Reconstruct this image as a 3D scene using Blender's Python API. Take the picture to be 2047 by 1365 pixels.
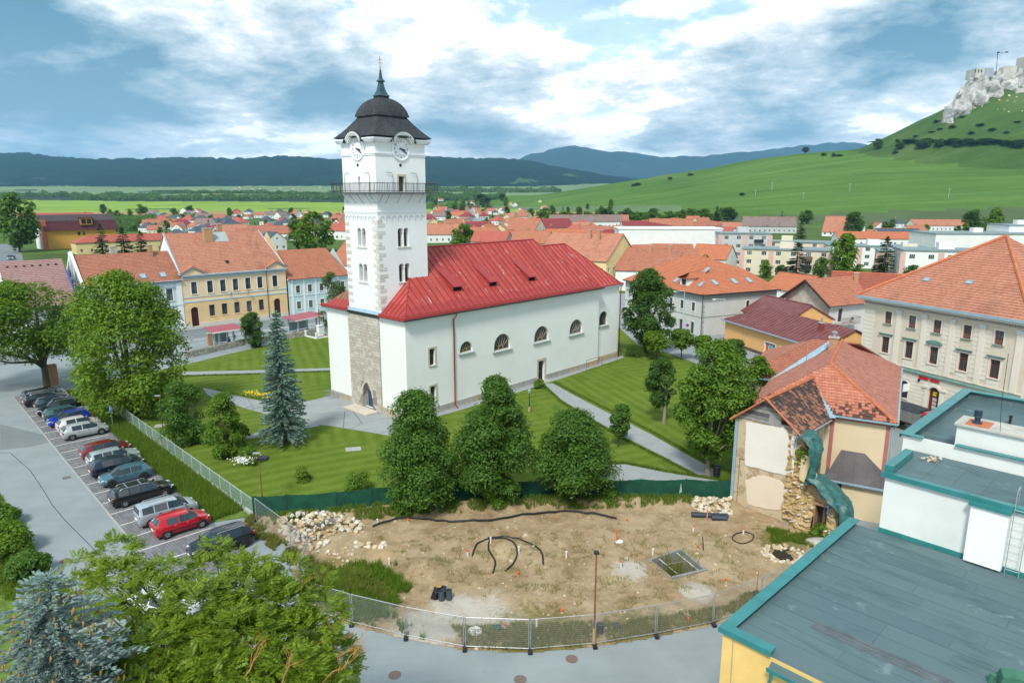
import bpy,bmesh,math,random
import numpy as np
from mathutils import Vector,Matrix,noise as mnoise
for o in list(bpy.data.objects):bpy.data.objects.remove(o,do_unlink=True)
R=math.radians
random.seed(7);rng=np.random.default_rng(7)
SC=bpy.context.scene
COL=SC.collection
# ------------------------------------------------------------------ camera
HC=24.8
PITCH=math.atan(292/1365.0)
cam=bpy.data.cameras.new("camera");cam.lens=24.0;cam.sensor_width=36
cam.clip_start=0.3;cam.clip_end=60000
co=bpy.data.objects.new("camera",cam);COL.objects.link(co)
co.location=(0,0,HC);co.rotation_euler=(R(90)-PITCH,0,0)
SC.camera=co
# ------------------------------------------------------------------ light
SUN_EL,SUN_AZ=R(50),R(253)  # azimuth (math angle) the light comes from
sun=bpy.data.lights.new("sun",'SUN');sun.energy=1.5;sun.angle=R(11);sun.color=(1.0,0.95,0.88)
so=bpy.data.objects.new("sun",sun);COL.objects.link(so)
sd=Vector((math.cos(SUN_AZ)*math.cos(SUN_EL),math.sin(SUN_AZ)*math.cos(SUN_EL),math.sin(SUN_EL)))
so.rotation_euler=sd.to_track_quat('Z','Y').to_euler();so.location=(-60,-60,120)
SC.view_settings.view_transform='Standard';SC.view_settings.look='None'
SC.view_settings.gamma=1;SC.view_settings.use_curve_mapping=False
SC.view_settings.exposure=1.27
class NT:
 """tiny node-tree helper"""
 def __init__(s,tree):s.t=tree;s.n=tree.nodes;s.l=tree.links
 def new(s,typ,**kw):
  n=s.n.new(typ)
  for k,v in kw.items():
   if k.startswith('_'):setattr(n,k[1:],v)
   else:s.put(n.inputs[k.replace('__',' ')],v)
  return n
 def put(s,sock,v):
  if isinstance(v,bpy.types.NodeSocket):s.l.new(v,sock)
  elif isinstance(v,tuple) and len(v)==3 and sock.type=='RGBA':sock.default_value=(*v,1)
  else:sock.default_value=v
 def math(s,op,a,b=0.0,c=None,clamp=False):
  n=s.n.new('ShaderNodeMath');n.operation=op;n.use_clamp=clamp
  s.put(n.inputs[0],a);s.put(n.inputs[1],b)
  if c is not None:s.put(n.inputs[2],c)
  return n.outputs[0]
 def mix(s,f,a,b,mode='MIX'):
  n=s.n.new('ShaderNodeMix');n.data_type='RGBA';n.blend_type=mode
  s.put(n.inputs[0],f);s.put(n.inputs[6],a);s.put(n.inputs[7],b)
  return n.outputs[2]
 def ramp(s,f,stops,interp='LINEAR'):
  n=s.n.new('ShaderNodeValToRGB');n.color_ramp.interpolation=interp
  e=n.color_ramp.elements
  while len(e)<len(stops):e.new(0.5)
  for i,(p,c) in enumerate(stops):
   e[i].position=p;e[i].color=(c,c,c,1) if not isinstance(c,tuple) else(*c,1)
  s.put(n.inputs[0],f);return n.outputs[0]
 def noise(s,vec,scale,detail=4,rough=0.55,dist=0.0,out=0):
  n=s.n.new('ShaderNodeTexNoise');s.put(n.inputs['Vector'],vec)
  n.inputs['Scale'].default_value=scale;n.inputs['Detail'].default_value=detail
  n.inputs['Roughness'].default_value=rough;n.inputs['Distortion'].default_value=dist
  return n.outputs[out]
 def mapping(s,vec,scale=(1,1,1),rot=(0,0,0),loc=(0,0,0)):
  n=s.n.new('ShaderNodeMapping');s.put(n.inputs[0],vec)
  n.inputs['Scale'].default_value=scale;n.inputs['Rotation'].default_value=rot;n.inputs['Location'].default_value=loc
  return n.outputs[0]
  # ------------------------------------------------------------------ world: sky + broken cloud deck
SKX,SKY=7.3,2.2
W=bpy.data.worlds.new("World");SC.world=W;W.use_nodes=True
nt=NT(W.node_tree);W.node_tree.nodes.clear()
tc=nt.n.new('ShaderNodeTexCoord');dirv=tc.outputs['Generated']
sky=nt.n.new('ShaderNodeTexSky');sky.sky_type='NISHITA';sky.sun_disc=False
sky.sun_elevation=SUN_EL;sky.sun_rotation=R(90)-SUN_AZ;sky.altitude=450;sky.dust_density=1.2
bg_sky=nt.new('ShaderNodeBackground',Color=sky.outputs[0],Strength=0.10)
sx=nt.n.new('ShaderNodeSeparateXYZ');nt.l.new(dirv,sx.inputs[0])
zz=nt.math('ADD',nt.math('MAXIMUM',sx.outputs[2],0.0),0.22)
px=nt.math('DIVIDE',sx.outputs[0],zz);py=nt.math('DIVIDE',sx.outputs[1],zz)
cb=nt.n.new('ShaderNodeCombineXYZ');nt.l.new(px,cb.inputs[0]);nt.l.new(py,cb.inputs[1])
P0=nt.mapping(cb.outputs[0],scale=(1.0,1.0,1),rot=(0,0,R(24)),loc=(SKX,SKY,0))
wrp=nt.noise(P0,1.3,4,0.6,0,1)
PW=nt.mix(0.13,P0,wrp,'ADD')  # domain warp: puffy edges
big=nt.noise(P0,0.42,2,0.5)
def field(vec):return nt.math('ADD',nt.math('MULTIPLY',big,0.62),nt.math('ADD',nt.math('MULTIPLY',nt.noise(vec,0.95,10,0.60),0.62),nt.math('MULTIPLY',nt.noise(nt.mapping(vec,loc=(3,7,1)),3.2,8,0.62),0.20)))
dens=field(PW)
dens_s=field(nt.mapping(PW,loc=(0.05,-0.11,0.0)))  # the same field a little nearer the sun: lit rims
cover=nt.ramp(dens,[(0.60,0.0),(0.66,1.0)],'EASE')
thick=nt.ramp(dens,[(0.63,0.0),(0.85,1.0)],'EASE')
lit=nt.math('MULTIPLY',nt.math('SUBTRACT',dens,dens_s),4.0)
fine=nt.noise(nt.mapping(PW,loc=(1,4,7)),2.1,10,0.66)
tone=nt.math('ADD',nt.math('SUBTRACT',0.80,nt.math('MULTIPLY',thick,0.98)),lit)
tone=nt.math('ADD',tone,nt.math('MULTIPLY',nt.math('SUBTRACT',fine,0.5),1.9),clamp=True)
ccol=nt.ramp(tone,[(0.0,(0.062,0.145,0.20)),(0.2,(0.15,0.235,0.28)),(0.42,(0.30,0.355,0.38)),(0.62,(0.47,0.50,0.505)),(0.76,(0.80,0.80,0.78)),(1.0,(0.92,0.91,0.88))])
hz=nt.ramp(sx.outputs[2],[(0.0,1.0),(0.22,0.0)])
ccol=nt.mix(nt.math('MULTIPLY',hz,0.25),ccol,(0.46,0.56,0.60))
bg_cl=nt.new('ShaderNodeBackground',Color=ccol,Strength=1.0)
mx=nt.n.new('ShaderNodeMixShader')
nt.l.new(nt.math('MULTIPLY',nt.math('ADD',nt.math('MULTIPLY',cover,0.86),0.10),1.0),mx.inputs[0])
nt.l.new(bg_sky.outputs[0],mx.inputs[1]);nt.l.new(bg_cl.outputs[0],mx.inputs[2])
wo=nt.n.new('ShaderNodeOutputWorld');nt.l.new(mx.outputs[0],wo.inputs[0])
W.cycles.sampling_method='MANUAL';W.cycles.sample_map_resolution=512
# ------------------------------------------------------------------ camera geometry -> ground positions
_c,_s=math.cos(PITCH),math.sin(PITCH)
def ray(x,y):
 u=(x-1023.5)/1365.0;v=-(y-682.5)/1365.0
 return(u,_c+v*_s,-_s+v*_c)
def g(x,y,z=0.0):
 "point of the level z that stands at photo position (x, y)"
 r=ray(x,y);t=(z-HC)/r[2];return(r[0]*t,r[1]*t)
def gz(x,y,Y):
 "point at distance Y"
 r=ray(x,y);t=Y/r[1];return(r[0]*t,Y,HC+r[2]*t)
 # ------------------------------------------------------------------ mesh builder
class MB:
 def __init__(s):s.v=[];s.f=[];s.uv=[];s.m=[]
 def add(s,pts,uv=None,m=0):
  i=len(s.v);s.v.extend([tuple(p) for p in pts]);s.f.append(tuple(range(i,i+len(pts))))
  s.uv.append(uv);s.m.append(m);return s
 def box(s,x0,x1,y0,y1,z0,z1,m=0):
  i=len(s.v)
  s.v+=[(x0,y0,z0),(x1,y0,z0),(x1,y1,z0),(x0,y1,z0),(x0,y0,z1),(x1,y0,z1),(x1,y1,z1),(x0,y1,z1)]
  for q in((0,3,2,1),(4,5,6,7),(0,1,5,4),(1,2,6,5),(2,3,7,6),(3,0,4,7)):
   s.f.append(tuple(i+k for k in q));s.uv.append(None);s.m.append(m)
  return s
 def prism(s,poly,z0,z1,m=0,bottom=True):
  n=len(poly);i=len(s.v)
  s.v+=[(p[0],p[1],z0) for p in poly]+[(p[0],p[1],z1) for p in poly]
  fs=[tuple(i+n+k for k in range(n))]
  if bottom:fs.append(tuple(i+k for k in reversed(range(n))))
  for k in range(n):fs.append((i+k,i+(k+1)%n,i+n+(k+1)%n,i+n+k))
  for f in fs:s.f.append(f);s.uv.append(None);s.m.append(m)
  return s
 def xprism(s,prof,x0,x1,m=0):
  "profile of (y,z) points swept along x"
  n=len(prof);i=len(s.v)
  s.v+=[(x0,p[0],p[1]) for p in prof]+[(x1,p[0],p[1]) for p in prof]
  fs=[tuple(i+k for k in range(n)),tuple(i+n+k for k in reversed(range(n)))]
  for k in range(n):fs.append((i+k,i+n+k,i+n+(k+1)%n,i+(k+1)%n))
  for f in fs:s.f.append(f);s.uv.append(None);s.m.append(m)
  return s
 def yprism(s,prof,y0,y1,m=0):
  n=len(prof);i=len(s.v)
  s.v+=[(p[0],y0,p[1]) for p in prof]+[(p[0],y1,p[1]) for p in prof]
  fs=[tuple(i+k for k in range(n)),tuple(i+n+k for k in reversed(range(n)))]
  for k in range(n):fs.append((i+k,i+n+k,i+n+(k+1)%n,i+(k+1)%n))
  for f in fs:s.f.append(f);s.uv.append(None);s.m.append(m)
  return s
 def tube(s,pts,r,n=6,m=0,cap=True):
  pts=[Vector(p) for p in pts];rs=r if isinstance(r,(list,tuple)) else[r]*len(pts)
  rings=[]
  for k,p in enumerate(pts):
   d=(pts[min(k+1,len(pts)-1)]-pts[max(k-1,0)])
   d=d.normalized() if d.length>1e-9 else Vector((0,0,1))
   a=d.cross(Vector((0,0,1)) if abs(d.z)<0.9 else Vector((1,0,0))).normalized();b=d.cross(a)
   i=len(s.v);rings.append(i)
   for j in range(n):
    t=2*math.pi*j/n;s.v.append(tuple(p+(a*math.cos(t)+b*math.sin(t))*rs[k]))
  for k in range(len(rings)-1):
   for j in range(n):
    s.f.append((rings[k]+j,rings[k]+(j+1)%n,rings[k+1]+(j+1)%n,rings[k+1]+j));s.uv.append(None);s.m.append(m)
  if cap:
   s.f.append(tuple(rings[0]+j for j in reversed(range(n))));s.uv.append(None);s.m.append(m)
   s.f.append(tuple(rings[-1]+j for j in range(n)));s.uv.append(None);s.m.append(m)
  return s
 def lathe(s,prof,n=16,c=(0,0,0),axis='z',m=0,cap=True):
  i=len(s.v)
  for r,h in prof:
   for j in range(n):
    t=2*math.pi*(j+0.5)/n;a,b=r*math.cos(t),r*math.sin(t)
    s.v.append((c[0]+a,c[1]+b,c[2]+h) if axis=='z' else(c[0]+a,c[1]+h,c[2]+b) if axis=='y' else(c[0]+h,c[1]+a,c[2]+b))
  for k in range(len(prof)-1):
   for j in range(n):
    s.f.append((i+k*n+j,i+k*n+(j+1)%n,i+(k+1)*n+(j+1)%n,i+(k+1)*n+j));s.uv.append(None);s.m.append(m)
  if cap:
   s.f.append(tuple(i+j for j in reversed(range(n))));s.uv.append(None);s.m.append(m)
   s.f.append(tuple(i+(len(prof)-1)*n+j for j in range(n)));s.uv.append(None);s.m.append(m)
  return s
 def mesh(s,name,smooth=False):
  me=bpy.data.meshes.new(name);me.from_pydata(s.v,[],s.f)
  if any(u is not None for u in s.uv):
   L=me.uv_layers.new(name='UVMap');k=0;arr=[]
   for f,u in zip(s.f,s.uv):arr.extend(u if u is not None else[(0,0)]*len(f))
   L.data.foreach_set('uv',np.array(arr,'f').ravel())
  if any(s.m):me.polygons.foreach_set('material_index',s.m)
  if smooth:me.polygons.foreach_set('use_smooth',[True]*len(me.polygons))
  me.update();return me
def link(name,me,mat,parent=None,loc=(0,0,0),rot=(0,0,0)):
 if mat is not None and len(me.materials)==0:
  for m_ in(mat if isinstance(mat,(list,tuple)) else[mat]):me.materials.append(m_)
 o=bpy.data.objects.new(name,me);COL.objects.link(o)
 o.location=loc;o.rotation_euler=rot if isinstance(rot,(tuple,list)) else(0,0,rot)
 if parent is not None:o.parent=parent
 return o
def ob(name,mb,mat,parent=None,loc=(0,0,0),rot=(0,0,0),smooth=False):
 return link(name,mb.mesh(name,smooth) if isinstance(mb,MB) else mb,mat,parent,loc,rot)
def tag(o,label=None,cat=None,group=None,kind=None):
 if label:o['label']=label
 if cat:o['category']=cat
 if group:o['group']=group
 if kind:o['kind']=kind
 return o
def thing(name,label,cat,loc=(0,0,0),rz=0.0,group=None):
 o=bpy.data.objects.new(name,None);COL.objects.link(o);o.empty_display_size=0.3
 o.location=loc if len(loc)==3 else(loc[0],loc[1],0);o.rotation_euler=(0,0,rz)
 return tag(o,label,cat,group)
def struct(name,mb,mat,smooth=False,**k):return tag(ob(name,mb,mat,smooth=smooth,**k),kind='structure')
CH={}
def copy_tree(o,parent=None,loc=None,rz=None,label=None,group=None,scale=None):
 c=o.copy();COL.objects.link(c)
 if parent is not None:c.parent=parent
 if loc is not None:c.location=loc if len(loc)==3 else(loc[0],loc[1],0)
 if rz is not None:c.rotation_euler=(0,0,rz)
 if scale is not None:c.scale=scale if isinstance(scale,tuple) else(scale,)*3
 if label:c['label']=label
 if group:c['group']=group
 for ch in list(o.children):copy_tree(ch,c)
 return c
 # ------------------------------------------------------------------ materials
MATS={}
def mat0(name):
 m=bpy.data.materials.new(name);m.use_nodes=True
 t=NT(m.node_tree);b=m.node_tree.nodes['Principled BSDF']
 return m,t,b
def sc3(c,k):return tuple(min(1.0,max(0.0,x*k)) for x in c)
def M(name,col,rough=0.75,var=0.12,scale=1.2,bump=0.0,bscale=30.0,metal=0.0,spec=0.35,coat=0.0,stain=0.0,stain_col=(0.2,0.19,0.16),trans=0.0,emit=None):
 if name in MATS:return MATS[name]
 m,t,b=mat0(name)
 tcn=t.n.new('ShaderNodeTexCoord');v=tcn.outputs['Object']
 n1=t.noise(v,scale,5,0.6)
 c=t.mix(t.ramp(n1,[(0.3,0.0),(0.7,1.0)]),sc3(col,1-var),sc3(col,1+var))
 if stain:
  n2=t.noise(t.mapping(v,scale=(1,1,0.35)),scale*0.55,7,0.68,0.6)
  c=t.mix(t.math('MULTIPLY',t.ramp(n2,[(0.52,0.0),(0.74,1.0)]),stain),c,stain_col)
 t.put(b.inputs['Base Color'],c)
 b.inputs['Roughness'].default_value=rough;b.inputs['Metallic'].default_value=metal
 b.inputs['Specular IOR Level'].default_value=spec;b.inputs['Coat Weight'].default_value=coat
 b.inputs['Coat Roughness'].default_value=0.05
 if bump:
  bn=t.new('ShaderNodeBump',Height=t.noise(v,bscale,5,0.6),Strength=bump);bn.inputs['Distance'].default_value=0.05
  t.l.new(bn.outputs[0],b.inputs['Normal'])
 MATS[name]=m;return m
def plaster(name,col,stain=0.25,stain_col=None,var=0.05):
 return M(name,col,0.9,var,0.5,0.12,18.0,stain=stain,stain_col=stain_col or sc3(col,0.62),spec=0.2)
def tile(name,col,col2,w=0.22,row=0.34,dark=0.35,dark_col=(0.05,0.04,0.035),mort=0.45,dsc=0.35):
 "clay tile covering: UV is in metres, (along the eave, up the slope)"
 if name in MATS:return MATS[name]
 m,t,b=mat0(name)
 uv=t.n.new('ShaderNodeTexCoord').outputs['UV']
 br=t.n.new('ShaderNodeTexBrick');t.put(br.inputs['Vector'],uv);br.offset=0.5
 br.inputs['Scale'].default_value=1.0;br.inputs['Brick Width'].default_value=w;br.inputs['Row Height'].default_value=row
 br.inputs['Mortar Size'].default_value=0.012;br.inputs['Mortar Smooth'].default_value=0.6
 t.put(br.inputs['Color1'],(0.0,0.0,0.0));t.put(br.inputs['Color2'],(1.0,1.0,1.0));t.put(br.inputs['Mortar'],(0.5,0.5,0.5))
 n1=t.noise(uv,0.6,5,0.6);n3=t.noise(uv,7.0,3,0.6)
 f=t.math('ADD',t.math('MULTIPLY',br.outputs['Color'],0.45),t.math('ADD',t.math('MULTIPLY',n1,0.6),t.math('MULTIPLY',n3,0.35)))
 c=t.mix(t.ramp(f,[(0.35,0.0),(1.0,1.0)]),col,col2)
 nd=t.noise(t.mapping(uv,scale=(1,0.5,1)),dsc,7,0.7,0.8)
 c=t.mix(t.math('MULTIPLY',t.ramp(nd,[(0.5,0.0),(0.68,1.0)]),dark),c,dark_col)
 c=t.mix(t.math('MULTIPLY',br.outputs['Fac'],mort),c,sc3(col,0.35))
 t.put(b.inputs['Base Color'],c);b.inputs['Roughness'].default_value=0.85;b.inputs['Specular IOR Level'].default_value=0.25
 hgt=t.math('SUBTRACT',t.math('MULTIPLY',n3,0.5),br.outputs['Fac'])
 bn=t.new('ShaderNodeBump',Height=hgt,Strength=0.5);bn.inputs['Distance'].default_value=0.02
 t.l.new(bn.outputs[0],b.inputs['Normal'])
 MATS[name]=m;return m
def leafmat(name,c1,c2,c3=None,transl=0.35,rough=0.5):
 if name in MATS:return MATS[name]
 m,t,b=mat0(name)
 gm=t.n.new('ShaderNodeNewGeometry')
 rnd=gm.outputs['Random Per Island']
 oi=t.n.new('ShaderNodeObjectInfo').outputs['Random']
 n1=t.noise(gm.outputs['Position'],0.9,3,0.6)
 f=t.math('ADD',t.math('MULTIPLY',rnd,0.55),t.math('MULTIPLY',n1,0.45))
 stops=[(0.2,c1),(0.8,c2)] if c3 is None else[(0.15,c1),(0.55,c2),(0.95,c3)]
 c=t.ramp(f,stops)
 c=t.mix(t.math('MULTIPLY',oi,0.25),c,sc3(c1,0.8))
 t.put(b.inputs['Base Color'],c);b.inputs['Roughness'].default_value=rough;b.inputs['Specular IOR Level'].default_value=0.25
 tr=t.new('ShaderNodeBsdfTranslucent',Color=t.mix(0.5,c,(0.30,0.42,0.02)))
 ms=t.n.new('ShaderNodeMixShader');ms.inputs[0].default_value=transl
 t.l.new(b.outputs[0],ms.inputs[1]);t.l.new(tr.outputs[0],ms.inputs[2])
 t.l.new(ms.outputs[0],m.node_tree.nodes['Material Output'].inputs[0])
 MATS[name]=m;return m
def glassmat(name='window_glass',col=(0.03,0.045,0.06),rough=0.06):
 if name in MATS:return MATS[name]
 m,t,b=mat0(name)
 oi=t.n.new('ShaderNodeObjectInfo').outputs['Random']
 v=t.n.new('ShaderNodeTexCoord').outputs['Object']
 n1=t.noise(t.mapping(v,scale=(1.5,1,0.7)),1.1,2)
 c=t.mix(t.ramp(t.math('ADD',t.math('MULTIPLY',oi,0.6),t.math('MULTIPLY',n1,0.6)),[(0.55,0.0),(0.75,1.0)]),col,(0.10,0.15,0.19))
 t.put(b.inputs['Base Color'],c);b.inputs['Roughness'].default_value=rough;b.inputs['Specular IOR Level'].default_value=0.7
 MATS[name]=m;return m
GLASS=glassmat()
WHITE=plaster('white_plaster',(0.78,0.80,0.79),0.12,(0.56,0.60,0.58))
CREAM=plaster('cream_plaster',(0.70,0.55,0.30),0.15)
STONE=M('grey_stone',(0.42,0.40,0.35),0.9,0.2,2.0,0.5,14.0,stain=0.4,stain_col=(0.22,0.20,0.17))
METAL=M('galvanised_steel',(0.45,0.48,0.50),0.45,0.1,3.0,metal=0.6)
DKMETAL=M('dark_metal',(0.035,0.04,0.045),0.5,0.1,3.0,metal=0.3)
BLACKP=M('black_plastic',(0.018,0.019,0.022),0.45,0.1)
TIN=M('grey_blue_flashing',(0.30,0.44,0.52),0.5,0.12,1.5,metal=0.2)
WHITEP=M('white_paint',(0.80,0.80,0.78),0.5,0.04)
BROWNF=M('brown_window_frame',(0.10,0.035,0.02),0.55,0.15)
WOOD=M('weathered_wood',(0.16,0.12,0.08),0.9,0.3,4.0,0.3,30)
BRICK=M('chimney_brick',(0.42,0.24,0.15),0.9,0.2,4.0,0.4,18,stain=0.3,stain_col=(0.15,0.1,0.08))
TERRA=M('terracotta_tile',(0.48,0.16,0.075),0.85,0.2,2.0,0.2,12)
# ------------------------------------------------------------------ architecture helpers
def clip2(poly,a,b,c):
 "keep the part of a convex 2D polygon with a*x + b*y >= c"
 out=[]
 for i in range(len(poly)):
  p,q=poly[i],poly[(i+1)%len(poly)]
  dp,dq=a*p[0]+b*p[1]-c,a*q[0]+b*q[1]-c
  if dp>=-1e-9:out.append(p)
  if(dp>1e-9 and dq<-1e-9) or(dp<-1e-9 and dq>1e-9):
   t=dp/(dp-dq);out.append((p[0]+(q[0]-p[0])*t,p[1]+(q[1]-p[1])*t))
 return out
def area2(p):return abs(sum(p[i][0]*p[(i+1)%len(p)][1]-p[(i+1)%len(p)][0]*p[i][1] for i in range(len(p))))/2
def slope_frame(pts):
 P=[Vector(p) for p in pts];n=Vector((0,0,0))
 for i in range(len(P)):n+=(P[i]-P[0]).cross(P[(i+1)%len(P)]-P[0])
 n.normalize()
 if n.z<0:n=-n
 e=Vector((0,0,1)).cross(n)
 e=e.normalized() if e.length>1e-6 else Vector((1,0,0))
 s=n.cross(e)
 return P,n,e,s
def courses(mb,pts,course=0.4,lift=0.05,thick=0.12):
 "a roof slope laid in overlapping courses; uv in metres"
 P,n,e,s=slope_frame(pts);o=P[0]
 q=[((p-o).dot(e),(p-o).dot(s)) for p in P]
 smin=min(y for _,y in q);smax=max(y for _,y in q)
 to3=lambda x,y,h:o+e*x+s*y+n*h
 k=0;y0=smin
 while y0<smax-1e-6:
  y1=min(y0+course,smax)
  b=clip2(clip2(q,0,1,y0),0,-1,-y1)
  if len(b)>=3 and area2(b)>1e-4:
   f3=[to3(x,y,lift*(1-(y-y0)/course)) for x,y in b]
   nn=(f3[1]-f3[0]).cross(f3[2]-f3[0])
   if nn.dot(n)<0:b=b[::-1];f3=f3[::-1]
   mb.add(f3,[(x,y) for x,y in b])
   xs=[x for x,y in b if abs(y-y0)<1e-4]
   if len(xs)>=2:
    xa,xb=min(xs),max(xs)
    mb.add([to3(xa,y0,-thick if k==0 else 0),to3(xb,y0,-thick if k==0 else 0),to3(xb,y0,lift),to3(xa,y0,lift)],[(xa,y0),(xb,y0),(xb,y0+.03),(xa,y0+.03)])
  y0=y1;k+=1
 low=[p-n*thick for p in P];mb.add(low[::-1] if True else low,[(0,0)]*len(low))
 for i in range(len(P)):
  a,b_=P[i],P[(i+1)%len(P)]
  mb.add([a-n*thick,b_-n*thick,b_+n*lift*.4,a+n*lift*.4],[(0,0)]*4)
 return mb
def panels(parent,pts,width,mat,name='roof_panel',rib=0.06,ribh=0.06,thick=0.05,cross=None,seed=0,off=0.0,lift=0.0,seam=None):
 "sheet strips running up the slope, each an object with an upstanding seam"
 P,n,e,s=slope_frame(pts);o=P[0];rr=random.Random(seed)
 q=[((p-o).dot(e),(p-o).dot(s)) for p in P]
 xm=min(x for x,_ in q)-off;xM=max(x for x,_ in q);x=xm;out=[]
 while x<xM-1e-6:
  b=clip2(clip2(q,1,0,x),-1,0,-(x+width-0.008))
  pieces=[b]
  if cross and len(b)>=3:
   ys=[y for _,y in b];cut=sorted(rr.uniform(min(ys),max(ys)) for _ in range(cross));pieces=[];lo=-1e9
   for cy in cut+[1e9]:
    pieces.append(clip2(clip2(b,0,1,lo),0,-1,-(cy-0.008)));lo=cy
  for b in pieces:
   if len(b)>=3 and area2(b)>0.02:
    mb=MB();dz=lift+rr.uniform(0,0.006)
    top=[o+e*X+s*Y+n*dz for X,Y in b]
    if(top[1]-top[0]).cross(top[2]-top[0]).dot(n)<0:top=top[::-1];b=b[::-1]
    mb.add(top,list(b))
    bot=[p-n*thick for p in top]
    for i in range(len(top)):mb.add([bot[i],bot[(i+1)%len(top)],top[(i+1)%len(top)],top[i]],[(0,0)]*4)
    mb.add(bot[::-1],[(0,0)]*len(bot))
    if rib:
     bb=clip2(b,-1,0,-(max(x,min(p[0] for p in b))+rib))
     if len(bb)>=3:
      up=[o+e*X+s*Y+n*(dz+ribh) for X,Y in bb];lo_=[p-n*ribh for p in up]
      mb.add(up,list(bb),1)
      for i in range(len(up)):mb.add([lo_[i],lo_[(i+1)%len(up)],up[(i+1)%len(up)],up[i]],[(0,0)]*4,1)
    out.append(ob(name,mb,mat if not rib else[mat,seam or mat],parent))
  x+=width
 return out
def wallM(ox,oy,ang,oz=0.0):return Matrix.Translation((ox,oy,oz))@Matrix.Rotation(ang,4,'Z')
def wall(mb,Mw,x0,x1,z0,z1,ops=(),reveal=0.2,m=0,top=None):
 """wall sheet facing -y of frame Mw with real openings; ops: (xa, xb, za, zb, arch).
    top: optional list of (x, z) points of a gable above z1"""
 i0=len(mb.v)
 xs=sorted({x0,x1,*[o[0] for o in ops],*[o[1] for o in ops]});zs=sorted({z0,z1,*[o[2] for o in ops],*[o[3] for o in ops]})
 for a,b in zip(xs,xs[1:]):
  run=None
  for c,d in zip(zs,zs[1:]):
   mx_,mz_=(a+b)/2,(c+d)/2
   if not any(o[0]<mx_<o[1] and o[2]<mz_<o[3] for o in ops):mb.add([(a,0,c),(b,0,c),(b,0,d),(a,0,d)],m=m)
 for o in ops:
  xa,xb,za,zb=o[:4];arch=len(o)>4 and o[4]
  if not arch:
   mb.add([(xa,0,zb),(xb,0,zb),(xb,reveal,zb),(xa,reveal,zb)],m=m)
   zs_=zb
  else:
   r=(xb-xa)/2;xc=(xa+xb)/2;hgt=arch if not isinstance(arch,bool) else r;zs_=zb-hgt;N=12
   pts=[(xc-r*math.cos(math.pi*k/N),zs_+hgt*math.sin(math.pi*k/N)) for k in range(N+1)]
   if isinstance(arch,str):pass
   for p,q in zip(pts,pts[1:]):
    mb.add([(p[0],0,p[1]),(q[0],0,q[1]),(q[0],0,zb),(p[0],0,zb)],m=m)
    mb.add([(p[0],0,p[1]),(p[0],reveal,p[1]),(q[0],reveal,q[1]),(q[0],0,q[1])],m=m)
  mb.add([(xa,0,za),(xa,reveal,za),(xa,reveal,zs_),(xa,0,zs_)],m=m)
  mb.add([(xb,0,za),(xb,0,zs_),(xb,reveal,zs_),(xb,reveal,za)],m=m)
  mb.add([(xa,0,za),(xb,0,za),(xb,reveal,za),(xa,reveal,za)],m=m)
 if top:mb.add([(x0,0,z1),(x1,0,z1)]+[(x,0,z) for x,z in top],m=m)
 for i in range(i0,len(mb.v)):mb.v[i]=tuple(Mw@Vector(mb.v[i]))
 return mb
WCACHE={}
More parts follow.
